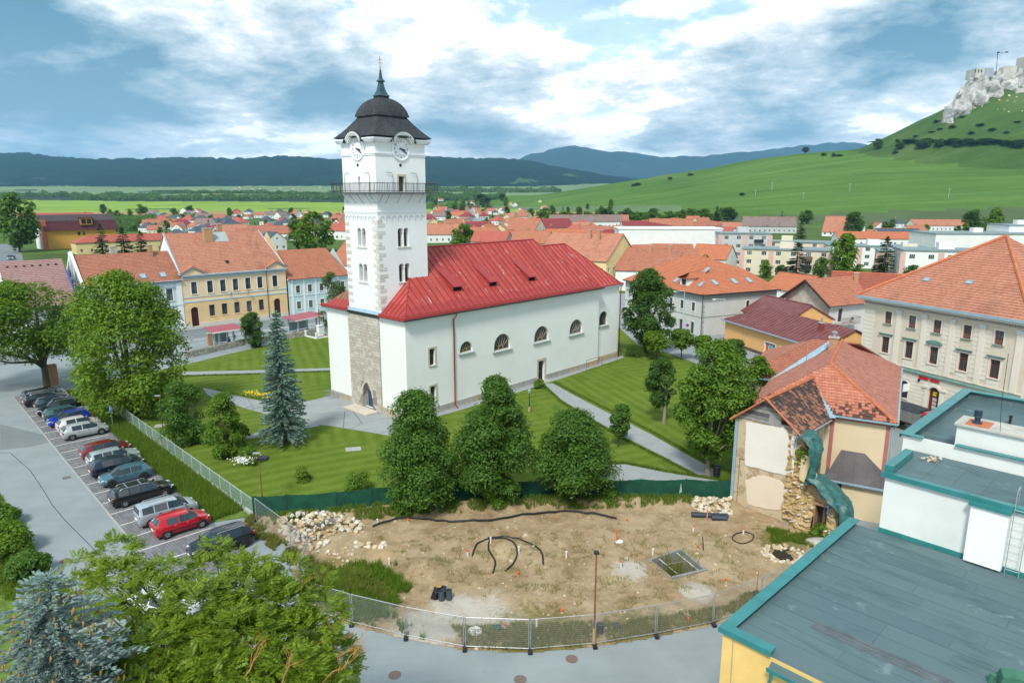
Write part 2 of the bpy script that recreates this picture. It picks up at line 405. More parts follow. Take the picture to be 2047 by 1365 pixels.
def window(parent,Mw,xc,z,w,h,fmat=None,nx=2,rows=(0.66,),y=0.14,fw=0.07,sill=None,surround=None,sur_mat=None,hood=None,hood_mat=None,arch=False,pane=None,name='window',sill_mat=None):
 "casement set in an opening: window > pane, sill, surround"
 fmat=fmat or WHITEP;pane=pane or GLASS
 key=(round(w,2),round(h,2),fmat.name,nx,rows,y,fw,sill,surround,sur_mat and sur_mat.name,hood,hood_mat and hood_mat.name,arch,pane.name,sill_mat and sill_mat.name)
 if key not in WCACHE:
  f=MB();r=w/2;N=10;zs=h-r if arch is True else h
  if arch:
   ah=r if arch is True else arch;zs=h-ah
   out=[(-r*math.cos(math.pi*k/N),zs+ah*math.sin(math.pi*k/N)) for k in range(N+1)]
   inn=[(p[0]*(r-fw)/r,zs+(p[1]-zs)*(ah-fw)/ah) for p in out]
   for k in range(N):
    f.add([(out[k][0],y,out[k][1]),(inn[k][0],y,inn[k][1]),(inn[k+1][0],y,inn[k+1][1]),(out[k+1][0],y,out[k+1][1])])
    f.add([(inn[k][0],y,inn[k][1]),(inn[k][0],y+.05,inn[k][1]),(inn[k+1][0],y+.05,inn[k+1][1]),(inn[k+1][0],y,inn[k+1][1])])
  else:f.box(-r,r,y,y+.05,h-fw,h)
  f.box(-r,-r+fw,y,y+.05,0.0,zs);f.box(r-fw,r,y,y+.05,0.0,zs);f.box(-r+fw,r-fw,y,y+.05,0,fw)
  for k in range(1,nx):
   xx=-r+w*k/nx;f.box(xx-fw*.45,xx+fw*.45,y+.003,y+.047,fw,h-fw if not arch else h-fw*1.2)
  for t in rows:f.box(-r+fw,r-fw,y+.006,y+.044,h*t-fw*.4,h*t+fw*.4)
  p=MB()
  if arch:p.add([(-r+.01,y+.035,.01),(r-.01,y+.035,.01)]+[(x*.99,y+.035,zz_-.005) for x,zz_ in reversed(out)])
  else:p.add([(-r+.01,y+.035,.01),(r-.01,y+.035,.01),(r-.01,y+.035,h-.01),(-r+.01,y+.035,h-.01)])
  s_=MB().box(-r-.12,r+.12,-(sill or.1),y,-.09,-.004) if sill else None
  u_=None
  if surround:
   u_=MB();a=surround
   u_.box(-r-a,-r,-.05,.01,0,zs);u_.box(r,r+a,-.05,.01,0,zs)
   if arch:
    for k in range(N):
     o1=[(x*(r+a)/r,zs+(zz_-zs)*(ah+a)/ah) for x,zz_ in(out[k],out[k+1])]
     u_.add([(out[k][0],-.05,out[k][1]),(out[k+1][0],-.05,out[k+1][1]),(o1[1][0],-.05,o1[1][1]),(o1[0][0],-.05,o1[0][1])])
     u_.add([(o1[0][0],-.05,o1[0][1]),(o1[1][0],-.05,o1[1][1]),(o1[1][0],.01,o1[1][1]),(o1[0][0],.01,o1[0][1])])
     u_.add([(out[k][0],-.05,out[k][1]),(out[k][0],.01,out[k][1]),(out[k+1][0],.01,out[k+1][1]),(out[k+1][0],-.05,out[k+1][1])])
   else:u_.box(-r-a,r+a,-.055,.01,h,h+a)
  h_=None
  if hood=='flat':h_=MB().box(-r-.42,r+.42,-.30,.0,h+.34,h+.42).box(-r-.3,r+.3,-.18,.0,h+.24,h+.338)
  elif hood=='arc':
   h_=MB();pr=[(-r-.42,h+.34),(r+.42,h+.34)]+[((r+.42)*math.cos(math.pi*k/8),h+.42+.34*math.sin(math.pi*k/8)) for k in range(9)]
   h_.yprism(pr,-.30,0)
  WCACHE[key]=[x.mesh(nm) if x else None for x,nm in((f,'frame'),(p,'pane'),(s_,'sill'),(u_,'surround'),(h_,'hood'))]
 fm,pm,sm,um,hm=WCACHE[key]
 loc=Mw@Vector((xc,0,z));rz=Mw.to_euler().z
 wo_=link(name,fm,fmat,parent,loc,rz)
 link('pane',pm,pane,wo_)
 if sm:link('sill',sm,sill_mat or sur_mat or STONE,wo_)
 if um:link('surround',um,sur_mat or STONE,wo_)
 if hm:link('hood',hm,hood_mat or TIN,wo_)
 return wo_
def win_row(parent,mbw,Mw,specs,**k):pass
def chimney(parent,x,y,z0,z1,w=0.7,d=0.6,mat=None,cap=True):
 c=ob('chimney',MB().box(-w/2,w/2,-d/2,d/2,0,z1-z0),mat or BRICK,parent,(x,y,z0))
 if cap:ob('chimney_cap',MB().box(-w/2-.08,w/2+.08,-d/2-.08,d/2+.08,z1-z0+.002,z1-z0+.12),STONE,c)
 return c
def skylight(parent,pts_plane,fx,fs,w=0.8,h=1.2,mat=None):
 "roof window lying on a slope: fx, fs in metres from the first point of the slope"
 P,n,e,s=slope_frame(pts_plane);c=P[0]+e*fx+s*fs
 Mx=Matrix((e.to_4d(),s.to_4d(),n.to_4d(),(0,0,0,1))).transposed();Mx.translation=c
 f=MB().box(-w/2,w/2,-h/2,-h/2+.09,0,.16).box(-w/2,w/2,h/2-.09,h/2,0,.16).box(-w/2,-w/2+.09,-h/2+.09,h/2-.09,0,.16).box(w/2-.09,w/2,-h/2+.09,h/2-.09,0,.16)
 o=ob('skylight',f,mat or TIN,parent);o.matrix_local=Mx
 ob('pane',MB().box(-w/2+.09,w/2-.09,-h/2+.09,h/2-.09,.02,.11),MATS.get('skylight_glass') or M('skylight_glass',(0.35,0.45,0.52),0.08,0.05,spec=0.8),o)
 return o
def house(label,loc,rz,w,d,eave,rise,wm,rm,roof='gable',over=0.35,course=0.42,chims=(),cat='house',group=None,floors=None,win=True,wmat=None,sky=(),name='house',ends=True,hipx=None,extra=None,nwin=None):
 "dwelling centred on loc, ridge along local x, street side facing local -y"
 t=thing(name,label,cat,loc,rz,group)
 mb=MB();floors=floors or max(1,int(eave/2.9));W2,D2=w/2,d/2
 fronts=[(wallM(-W2,-D2,0),w),(wallM(W2,-D2,R(90)),d),(wallM(W2,D2,R(180)),w),(wallM(-W2,D2,R(270)),d)]
 wins=[]
 for k,(Mw,L) in enumerate(fronts):
  ops=[]
  if win and k!=2:
   n=nwin if(nwin and k==0) else max(1,int(L/2.9))
   if k in(1,3) and not ends:n=0
   for fl in range(floors):
    zb=0.95+fl*(eave-.3)/floors
    for j in range(n):
     xc=L*(j+.5)/n;ops.append((xc-.5,xc+.5,zb,zb+1.35));wins.append((Mw,xc,zb))
   if k in(1,3) and roof=='gable' and rise>2.4 and ends:wins.append((Mw,L/2,eave+.3));
  gt=None
  if roof=='gable' and k in(1,3):gt=[(L/2,eave+rise)]
  wall(mb,Mw,0,L,-0.3,eave,ops,0.16,top=gt)
 ob('walls',mb,wm,t)
 for Mw,xc,zb in wins:
  if zb>eave:window(t,Mw@Matrix.Translation((0,-.19,0)),xc,zb,.8,.9,wmat,2,())
  else:window(t,Mw,xc,zb,1.0,1.35,wmat,2,())
 o_=over;k=rise/D2;ez=eave-o_*k
 rb=MB()
 if roof=='gable':
  x0,x1=-W2-o_*.6,W2+o_*.6
  f_=[(x0,-D2-o_,ez),(x1,-D2-o_,ez),(x1,0,eave+rise),(x0,0,eave+rise)]
  b_=[(x1,D2+o_,ez),(x0,D2+o_,ez),(x0,0,eave+rise),(x1,0,eave+rise)]
  pl=[f_,b_]
  rb2=(x0,x1)
 else:
  hx=hipx if hipx is not None else min(D2,W2-.2);a=W2+o_;b2=D2+o_;r1=max(.01,W2-hx)
  f_=[(-a,-b2,ez),(a,-b2,ez),(r1,0,eave+rise),(-r1,0,eave+rise)]
  b_=[(a,b2,ez),(-a,b2,ez),(-r1,0,eave+rise),(r1,0,eave+rise)]
  rr_=[(a,-b2,ez),(a,b2,ez),(r1,0,eave+rise)];ll_=[(-a,b2,ez),(-a,-b2,ez),(-r1,0,eave+rise)]
  pl=[f_,b_,rr_,ll_];rb2=(-r1,r1)
 for p in pl:courses(rb,[Vector(v)+Vector((0,0,.10)) for v in p],course)
 ro=ob('roof',rb,rm,t)
 ob('ridge',MB().tube([(rb2[0],0,eave+rise+.13),(rb2[1],0,eave+rise+.13)],.13,6),TERRA if rm.name.startswith('tile') else rm,ro)
 for(cx_,cy_,hh) in chims:chimney(t,cx_,cy_,eave+rise*(1-abs(cy_)/D2)-.3,eave+rise+hh)
 for(sx_,ss_) in sky:skylight(t,[Vector(v)+Vector((0,0,.12)) for v in f_],sx_,ss_)
 t['_eave']=eave
 return t
T_OR=tile('tile_orange',(0.38,0.14,0.08),(0.50,0.215,0.135),dark=0.25)
T_OR2=tile('tile_orange_new',(0.45,0.15,0.072),(0.53,0.205,0.11),dark=0.12,w=.3)
T_BR=tile('tile_brown',(0.34,0.13,0.08),(0.46,0.205,0.135),dark=0.3)
T_PK=tile('tile_faded',(0.42,0.165,0.10),(0.53,0.26,0.175),dark=0.3)
T_RD=tile('tile_red',(0.40,0.10,0.075),(0.50,0.155,0.115),dark=0.2)
T_GY=tile('tile_grey',(0.20,0.15,0.14),(0.30,0.23,0.21),dark=0.4)
T_MA=tile('tile_maroon',(0.22,0.045,0.05),(0.32,0.075,0.08),dark=0.25)
T_SL=tile('tile_slate',(0.06,0.085,0.11),(0.11,0.14,0.17),dark=0.2)
T_MV=tile('tile_mauve',(0.30,0.17,0.155),(0.38,0.24,0.22),w=.45,row=.42,dark=0.12)
# ------------------------------------------------------------------ terrain
def lerp_tab(tab,x):
 if x<=tab[0][0]:return tab[0][1]
 for(a,b),(c,d) in zip(tab,tab[1:]):
  if x<=c:return b+(d-b)*(x-a)/(c-a)
 return tab[-1][1]
def smooth(t):t=max(0,min(1,t));return t*t*(3-2*t)
CREST_Y=[(880,404),(985,400),(1100,386),(1250,362),(1400,338),(1500,319),(1600,307),(1720,298),(2047,296),(2400,300),(3200,330)]
CREST_D=[(880,1750),(985,1700),(1250,1560),(1500,1440),(1720,1340),(2047,1300),(3200,1300)]
FOOT_D=[(880,1500),(985,1250),(1100,1000),(1400,760),(2047,640),(3200,600)]
CAS=(872.0,1262.0)  # castle mound centre
def elev(pyx):return(390-pyx)/1365.0
def terrain_h(pxx,X,Y,d):
 h=0.0
 # right-hand slope
 h=hill_h(pxx,d)
 if pxx>860:
  r=math.hypot(X-CAS[0],Y-CAS[1]);k=max(0.0,1-r/228.0);h+=125*(k**1.1)*(1+0.05*mnoise.noise(Vector((X*.02,Y*.02,1))))
  # gently rising valley
 t=max(0.0,(d-1350)/2900.0)
 h=max(h,84*min(t,1.3)**1.25+(7*mnoise.noise(Vector((X*.0016,Y*.0016,5)))*min(1,t*3)))
 return h
def hill_h(pxx,d):
 h=0.0
 hh=lerp_tab(CREST_Y,pxx);cd=lerp_tab(CREST_D,pxx);fd=lerp_tab(FOOT_D,pxx)
 top=max(0.0,HC+elev(hh)*cd/1.02)
 if pxx>860:
  if d<cd:t=max(0,(d-fd)/(cd-fd));h=top*(0.75*t+0.25*t*t)*smooth((d-fd)/120+.2)
  else:h=top*math.exp(-((d-cd)/420.0)**2) if d>cd else top
  h*=smooth((pxx-860)/120)
 return h
def hill_mat(name,c1,c2,c3):
 m,t,b=mat0(name);p=t.n.new('ShaderNodeNewGeometry').outputs['Position']
 st=t.noise(t.mapping(p,rot=(0,0,R(28)),scale=(.10,1.0,.6)),.035,5,.6,.4);n1=t.noise(p,.006,5,.6,.4);n2=t.noise(p,.22,5,.75)
 c=t.ramp(t.math('ADD',t.math('MULTIPLY',st,.45),t.math('ADD',t.math('MULTIPLY',n1,.35),t.math('MULTIPLY',n2,.25))),[(.40,c1),(.53,c2),(.66,c3)])
 t.put(b.inputs['Base Color'],c);b.inputs['Roughness'].default_value=1;b.inputs['Specular IOR Level'].default_value=.05
 bn=t.new('ShaderNodeBump',Height=t.math('ADD',n2,st),Strength=.6);bn.inputs['Distance'].default_value=1.5;t.l.new(bn.outputs[0],b.inputs['Normal']);MATS[name]=m;return m
hill_mat('hill_grass',(.055,.125,.022),(.088,.175,.032),(.135,.225,.05));hill_mat('castle_grass',(.040,.085,.020),(.068,.125,.028),(.115,.165,.05))
FM=[M('meadow_ground',(0.075,0.13,0.03),0.95,0.35,0.03,spec=0.1),M('lime_field',(0.22,0.34,0.045),0.95,0.18,0.006,spec=0.1),M('ripe_field',(0.36,0.25,0.11),0.95,0.15,0.01,spec=0.1),M('hill_grass',(0.072,0.165,0.026),0.95,0.22,0.012,stain=.5,stain_col=(.10,.19,.03),spec=0.1),M('olive_field',(0.085,0.12,0.05),0.95,0.14,0.01,spec=0.1),M('pale_field',(0.17,0.25,0.11),0.95,0.2,0.004,spec=0.1),M('dark_wood_floor',(0.03,0.06,0.03),0.95,0.3,0.01,spec=0.1),M('castle_grass',(0.062,0.115,0.026),0.95,0.25,0.02,stain=.6,stain_col=(.04,.08,.02),spec=0.1),M('hill_strip',(0.12,0.19,0.085),0.95,0.15,0.01,spec=0.1)]
def fclass(x,y,d,X,Y):
 w=5*mnoise.noise(Vector((X*.004,Y*.004,0)))
 if hill_h(x,d)<1.0 and x<1330:
  if d<640:return 0
  if d<900+w*20:return 0
  if d<1060+12*w:return 2
  if d<1200+.12*x+10*w:return 1
  if d<1290+.12*x:return 0 if(int(x/90)%3==0) else 1
  if d<2000-.3*x+20*w:return 1
  if d<2350+30*w:return 6
  k=mnoise.noise(Vector((X*.0023,Y*.0023,3)))
  return 5 if k>-.12 else 6 if k<-.34 else 1 if d<2700 else 5
 if math.hypot(X-CAS[0],Y-CAS[1])<240+12*w/5:return 7
 fd=lerp_tab(FOOT_D,x)
 if d<fd-60:return 0
 if d<fd+40+.10*max(0,x-1500) and x>1330:return 4
 if d<fd+60:return 3
 if x<1350 and d<fd+150:return 8
 return 3
az=[-1500+14*i for i in range(int(4900/14))]
ds=[0.0,20]
while ds[-1]<5200:ds.append(ds[-1]*(1.07 if ds[-1]<250 else 1.021 if ds[-1]<2600 else 1.04))
V,F,MI=[],[],[]
for j,d in enumerate(ds):
 for i,x in enumerate(az):
  a=(x-1023.5)/(1365*1.0);X,Y=d*a/math.hypot(1,a)*1.0,d/math.hypot(1,a)
  Yp=Y;dd=Y*1.0
  V.append((X,Y,terrain_h(x,X,Y,dd) if d>300 else 0.0))
n=len(az)
for j in range(len(ds)-1):
 for i in range(n-1):
  q=(j*n+i,j*n+i+1,(j+1)*n+i+1,(j+1)*n+i);F.append(q)
  cxm=az[i]+7;X,Y=(V[q[0]][0]+V[q[2]][0])/2,(V[q[0]][1]+V[q[2]][1])/2
  MI.append(fclass(cxm,0,Y,X,Y) if Y>150 else 0)
PITC=Vector(g(1353,1131));keep_=[k for k,q in enumerate(F) if(Vector((V[q[0]][0]+V[q[2]][0],V[q[0]][1]+V[q[2]][1]))/2-PITC).length>3.4];F=[F[k] for k in keep_];MI=[MI[k] for k in keep_]
me=bpy.data.meshes.new('ground');me.from_pydata(V,[],F);me.polygons.foreach_set('material_index',MI)
me.polygons.foreach_set('use_smooth',[True]*len(F));me.update()
tag(link('ground',me,FM),kind='structure')
def ground_z(X,Y):
 if Y<300:return 0.0
 return terrain_h(1023.5+1365*X/Y,X,Y,Y)
def ridge(name,tab,d_foot,d_top,y_foot,mat,x0,x1,seed,rough=6.0,step=10,rows=26,tree=0.0):
 V,F=[],[];cols=[x0+step*i for i in range(int((x1-x0)/step)+1)]
 for j in range(rows+6):
  for x in cols:
   t=j/rows;a=(x-1023.5)/1365.0
   dd=d_foot+(d_top-d_foot)*t
   ht=HC+elev(lerp_tab(tab,x))*d_top;hf=HC+elev(y_foot)*d_foot-20
   h=hf+(ht-hf)*(smooth(min(t,1))*.5+.5*min(t,1)) if t<=1 else ht-(t-1)*900
   nz=mnoise.fractal(Vector((a*dd*.0011,dd*.0011,seed)),1.0,2.0,5)
   h+=nz*rough*6*math.sin(math.pi*min(1,t))+(tree*random.uniform(-.5,1) if.9<t<=1.05 else tree*random.uniform(-1,1)*.5)
   V.append((a*dd,dd,h))
 n=len(cols)
 for j in range(rows+5):
  for i in range(n-1):F.append((j*n+i,j*n+i+1,(j+1)*n+i+1,(j+1)*n+i))
 me=bpy.data.meshes.new(name);me.from_pydata(V,[],F);me.polygons.foreach_set('use_smooth',[True]*len(F));me.update()
 return tag(link(name,me,mat),kind='structure')
def forest_mat(name,c1,c2,pale):
 m,t,b=mat0(name);p=t.n.new('ShaderNodeNewGeometry').outputs['Position']
 n1=t.noise(p,0.02,4,.7);n2=t.noise(t.mapping(p,scale=(1,1.0,2.0)),0.0011,5,.6,.6);n3=t.noise(p,.0045,4,.6)
 c=t.mix(t.ramp(t.math('ADD',t.math('MULTIPLY',n1,.6),t.math('MULTIPLY',n3,.4)),[(.35,0.0),(.65,1.0)]),c1,c2)
 c=t.mix(t.ramp(n2,[(.63,0.0),(.65,.8)]),c,pale)
 t.put(b.inputs['Base Color'],c);b.inputs['Roughness'].default_value=1;b.inputs['Specular IOR Level'].default_value=0
 bn=t.new('ShaderNodeBump',Height=n1,Strength=.9);bn.inputs['Distance'].default_value=18;t.l.new(bn.outputs[0],b.inputs['Normal'])
 return m
FOR1=forest_mat('forest_cover',(0.010,0.032,0.024),(0.024,0.058,0.036),(0.09,0.15,0.06))
FOR2=forest_mat('mountain_forest',(0.02,0.045,0.03),(0.035,0.07,0.04),(0.05,0.10,0.05))
R1=[(-1500,330),(-400,322),(0,314),(80,311),(190,322),(300,322),(400,320),(520,322),(560,317),(620,319),(690,324),(860,318),(950,322),(1040,322),(1100,336),(1200,352),(1300,366),(1500,392)]
ridge('forested_hill',R1,3600,6400,377,FOR1,-1500,1500,2.0,5,8,30,16)
R2=[(700,340),(1000,334),(1030,325),(1060,313),(1110,303),(1140,297),(1165,300),(1210,308),(1250,309),(1300,318),(1400,316),(1480,309),(1560,300),(1640,292),(1680,290),(1720,296),(1800,300),(3400,300)]
ridge('mountain',R2,8500,11500,380,FOR2,700,3400,9.0,10,12,20,22)
# ------------------------------------------------------------------ near ground: sheets laid a few millimetres apart
def sheet(name,pts,z,mat,px=True,thick=None):
 P=[g(*p) if px else p for p in pts];mb=MB()
 a=sum(P[i][0]*P[(i+1)%len(P)][1]-P[(i+1)%len(P)][0]*P[i][1] for i in range(len(P)))
 if a<0:P=P[::-1]
 if thick:mb.prism(P,z-thick,z)
 else:mb.add([(p[0],p[1],z) for p in P])
 return struct(name,mb,mat)
def asphalt_mat(name,c1,c2,crack=0.0,sc=.25,rough=.9):
 m,t,b=mat0(name);p=t.n.new('ShaderNodeNewGeometry').outputs['Position']
 n1=t.noise(p,sc,5,.6,.4);n2=t.noise(p,60,3,.7);n3=t.noise(t.mapping(p,rot=(0,0,R(45)),scale=(.25,1.6,1)),.5,5,.6)
 f=t.math('ADD',t.math('MULTIPLY',n1,.5),t.math('ADD',t.math('MULTIPLY',n2,.22),t.math('MULTIPLY',n3,.28)))
 c=t.mix(t.ramp(f,[(.36,0.0),(.64,1.0)]),c1,c2)
 if crack:
  vo=t.n.new('ShaderNodeTexVoronoi');vo.feature='DISTANCE_TO_EDGE';t.put(vo.inputs['Vector'],t.mix(.06,p,t.noise(p,.6,4,.6,0,1)));vo.inputs['Scale'].default_value=.17
  c=t.mix(t.math('MULTIPLY',t.ramp(vo.outputs[0],[(.002,1.0),(.006,0.0)]),crack),c,(.05,.055,.055))
 st=t.noise(p,.7,6,.7,.5);c=t.mix(t.math('MULTIPLY',t.ramp(st,[(.6,0.0),(.72,1.0)]),.25),c,sc3(c1,.6))
 t.put(b.inputs['Base Color'],c);b.inputs['Roughness'].default_value=rough;b.inputs['Specular IOR Level'].default_value=.3
 bn=t.new('ShaderNodeBump',Height=n2,Strength=.25);bn.inputs['Distance'].default_value=.02;t.l.new(bn.outputs[0],b.inputs['Normal'])
 return m
ASPH=asphalt_mat('light_asphalt',(0.215,0.25,0.26),(0.285,0.325,0.335),.0)
ASPH2=asphalt_mat('patched_asphalt',(0.155,0.18,0.19),(0.20,0.23,0.24))
FORE=asphalt_mat('cracked_forecourt',(0.24,0.27,0.275),(0.32,0.345,0.34),.8,.5)
CONC=asphalt_mat('path_concrete',(0.25,0.275,0.285),(0.33,0.35,0.35),.25,.8)
def lawn_mat():
 m,t,b=mat0('mown_lawn');p=t.n.new('ShaderNodeNewGeometry').outputs['Position']
 wp=t.mix(.5,p,t.noise(p,.045,3,.5,0,1),'ADD')
 def wave(ang,sc,dist,dsc):
  w=t.n.new('ShaderNodeTexWave');w.bands_direction='X';t.put(w.inputs['Vector'],t.mapping(p,rot=(0,0,R(ang))))
  w.inputs['Scale'].default_value=sc;w.inputs['Distortion'].default_value=dist;w.inputs['Detail'].default_value=2;w.inputs['Detail Scale'].default_value=dsc
  return w.outputs['Fac']
 s1=wave(-20,.21,9.0,.10);s2=wave(62,.19,12.0,.09)
 pick=t.ramp(t.noise(p,.045,2),[(.47,0.0),(.53,1.0)])
 s=t.mix(pick,s1,s2);n1=t.noise(p,.35,6,.65,.5);n2=t.noise(p,9,4,.7)
 f=t.math('ADD',t.math('MULTIPLY',s,.17),t.math('ADD',t.math('MULTIPLY',n1,.62),t.math('MULTIPLY',n2,.36)))
 c=t.ramp(f,[(.34,(.070,.118,.012)),(.55,(.102,.160,.018)),(.80,(.150,.205,.034))])
 dry=t.noise(p,.55,7,.72,.5);c=t.mix(t.math('MULTIPLY',t.ramp(dry,[(.54,0.0),(.70,1.0)]),.55),c,(.19,.19,.055));dk=t.noise(t.mapping(p,loc=(9,2,4)),.30,6,.7,.5);c=t.mix(t.math('MULTIPLY',t.ramp(dk,[(.55,0.0),(.68,1.0)]),.45),c,(.05,.105,.012))
 t.put(b.inputs['Base Color'],c);b.inputs['Roughness'].default_value=1;b.inputs['Specular IOR Level'].default_value=.1
 bn=t.new('ShaderNodeBump',Height=t.math('ADD',n2,t.math('MULTIPLY',s,.12)),Strength=.5);bn.inputs['Distance'].default_value=.06;t.l.new(bn.outputs[0],b.inputs['Normal'])
 return m
LAWN=lawn_mat()
ROUGHGRASS=M('rough_grass_soil',(0.11,0.175,0.035),1.0,.4,1.5,.6,20,spec=.1)
ho_=[tuple(PITC+Vector((2.0*math.cos(a),2.0*math.sin(a)))) for a in[R(250+30*k) for k in range(13)]]
sheet('pavement',[(-150,5),(-150,130),(-60,175),(20,178),(110,150),(95,40),(60,4),(PITC.x,4)]+ho_+[(PITC.x-.01,4)],.008,ASPH,px=False)
# concrete-block parking bays
d45=(math.cos(R(45)),math.sin(R(45)));e45=(math.cos(R(-45)),math.sin(R(-45)))
z1=lambda x,y:(20+x/6.823,740+y/6.823)
z2=lambda x,y:(160+x/4.874,860+y/4.874)
PL=[z1(215,565),z1(260,633),z1(320,708),z1(388,788),z1(455,868),z1(525,948),z1(597,1040),z1(672,1138),z1(755,1240),z1(843,1345)]
PLw=[g(*p) for p in PL]
A0=PLw[0];B0=g(*z2(385,930))  # the bay line is straight: regular 2.6 m stalls
ldir=Vector((B0[0]-A0[0],B0[1]-A0[1]));LLEN=ldir.length;ldir.normalize();linto=Vector((-ldir.y,ldir.x))
STALL=LLEN/15.0
def bay(k,into=0.0):p=Vector(A0)+ldir*STALL*k+linto*into;return(p.x,p.y)
def paver_mat():
 m,t,b=mat0('dark_pavers');p=t.mapping(t.n.new('ShaderNodeNewGeometry').outputs['Position'],rot=(0,0,R(44.5)))
 br=t.n.new('ShaderNodeTexBrick');t.put(br.inputs['Vector'],p);br.inputs['Scale'].default_value=1;br.inputs['Brick Width'].default_value=.42;br.inputs['Row Height'].default_value=.21
 br.inputs['Mortar Size'].default_value=.016;t.put(br.inputs['Color1'],(.13,.135,.15));t.put(br.inputs['Color2'],(.20,.20,.215));t.put(br.inputs['Mortar'],(.09,.095,.085))
 n1=t.noise(p,.7,6,.65);c=t.mix(t.math('MULTIPLY',t.ramp(n1,[(.45,0.0),(.7,1.0)]),.5),br.outputs['Color'],(.25,.255,.26))
 t.put(b.inputs['Base Color'],c);b.inputs['Roughness'].default_value=.9
 bn=t.new('ShaderNodeBump',Height=br.outputs['Fac'],Strength=.4);bn.invert=True;bn.inputs['Distance'].default_value=.015;t.l.new(bn.outputs[0],b.inputs['Normal'])
 return m
sheet('parking_pavement',[bay(-3.2),bay(19.5),bay(19.5,5.4),bay(-3.2,5.4)],.016,paver_mat(),px=False)
KERB=M('kerb_stone',(0.36,0.36,0.34),.9,.12,2)
mk=MB();p0,p1,p2,p3=bay(-3.2,-.14),bay(19.5,-.14),bay(19.5,0),bay(-3.2,0)
mk.add([(*p0,.019),(*p1,.019),(*p2,.019),(*p3,.019)]);struct('kerb_strip',mk,KERB)
LINE=M('worn_white_line',(0.62,0.61,0.57),.8,.15,3,stain=.5,stain_col=(.3,.3,.3))
for k in range(-2,19):
 mb=MB();a,b=bay(k,.05),bay(k,4.9);hw=ldir*.06
 mb.add([(a[0]-hw.x,a[1]-hw.y,.022),(a[0]+hw.x,a[1]+hw.y,.022),(b[0]+hw.x,b[1]+hw.y,.022),(b[0]-hw.x,b[1]-hw.y,.022)])
 tag(ob('parking_line',mb,LINE),'white painted line between the parking bays','road marking','painted lines of the parking bays')
sheet('asphalt_patch',[(0,848),(100,872),(150,872),(60,893),(0,900)],.012,ASPH2)
# churchyard lawn, paths
LAWN_PX=[(160,772),(507,1031),(580,1028),(690,1020),(760,1010),(900,1003),(1100,998),(1300,995),(1462,996),(1475,900),(1480,800),(1440,752),(1395,728),(1335,706),(1275,690),(1238,655)]
P=[g(*p) for p in LAWN_PX]+[(-5,128),(-30,131),g(600,672),g(540,690),g(470,705),g(380,727),g(280,748)]
mb=MB();mb.prism(P if False else P,-.1,.05);struct('lawn',mb,LAWN)
sheet('front_path',[(405,776),(430,781),(500,798),(545,806),(600,806),(655,793),(668,789),(705,803),(770,825),(832,860),(800,876),(745,866),(660,852),(600,846),(560,836),(500,820),(440,801),(415,790)],.062,FORE)
sheet('narrow_path',[(560,853),(625,846),(640,852),(575,862),(490,880),(470,878)],.058,CONC)
sheet('cross_path',[(365,744),(500,741),(668,736),(668,741),(500,747),(365,751)],.062,CONC)
sheet('church_side_path',[(1088,768),(1105,767),(1150,792),(1210,823),(1300,868),(1370,908),(1425,938),(1440,952),(1395,950),(1330,915),(1250,875),(1185,838),(1125,802)],.062,CONC)
sheet('slab_path',[(1190,930),(1250,929),(1330,945),(1462,966),(1462,988),(1330,975),(1230,962),(1180,950)],.06,CONC)
sheet('church_apron',[(812,850),(915,822),(1090,768),(1246,716),(1246,711),(1080,760),(905,812),(805,842)],.066,CONC)
sheet('side_street',[(-60,488),(40,488),(46,520),(52,575),(30,650),(-60,680)],.014,ASPH2)
for i_,(q_,l_) in enumerate((((324,852),'concrete inspection slab in the grass near the fence'),((706,899),'small concrete slab in the middle lawn'))):X_,Y_=g(*q_);tag(ob('ground_slab',MB().box(-.75,.75,-.5,.5,0,.07).box(-.3,.3,-.25,.25,.071,.09),M('slab_grey',(.36,.36,.34),.9,.15,2),None,(X_,Y_,.04),R(15)),l_,'slab')
# ------------------------------------------------------------------ church
SWC=g(816,843.5);CA=R(47.3)
church=thing('church','white church with clock tower and red metal roof in the mown churchyard','church',SWC,CA)
SWK=M('church_limewash',(0.80,0.82,0.81),.92,.03,.35,.1,12,stain=.30,stain_col=(.64,.68,.67),spec=.2)
def red_roof():
 m,t,b=mat0('red_painted_sheet');uv=t.n.new('ShaderNodeTexCoord').outputs['UV'];oi=t.n.new('ShaderNodeObjectInfo').outputs['Random']
 n1=t.noise(uv,.8,5,.6);c=t.mix(t.ramp(t.math('ADD',t.math('MULTIPLY',n1,.6),t.math('MULTIPLY',oi,.4)),[(.25,0.0),(.75,1.0)]),(.35,.042,.035),(.47,.076,.058))
 n2=t.noise(t.mapping(uv,scale=(2.2,.55,1)),1.1,7,.72,.3)
 c=t.mix(t.ramp(n2,[(.605,0.0),(.635,.7)]),c,(.56,.50,.48))
 n3=t.noise(t.mapping(uv,scale=(1,.25,1)),1.3,5,.6);c=t.mix(t.math('MULTIPLY',t.ramp(n3,[(.5,0.0),(.7,1.0)]),.35),c,(.29,.045,.042))
 t.put(b.inputs['Base Color'],c);b.inputs['Roughness'].default_value=.55;b.inputs['Specular IOR Level'].default_value=.35
 bn=t.new('ShaderNodeBump',Height=t.noise(uv,2.5,3),Strength=.12);bn.inputs['Distance'].default_value=.05;t.l.new(bn.outputs[0],b.inputs['Normal'])
 return m
REDROOF=red_roof()
REDP=M('red_painted_metal',(.34,.042,.038),.5,.12,2);SEAM_SHADE=M('red_seam_shade',(.22,.03,.032),.6,.1)  # ribs darker than the sheets: their shading is put into the colour
L_,D_,EV=36.0,15.3,11.55
mS=wallM(0,0,0);mW=wallM(0,D_,R(-90));mE=wallM(L_,0,R(90));mN=wallM(L_,D_,R(180))
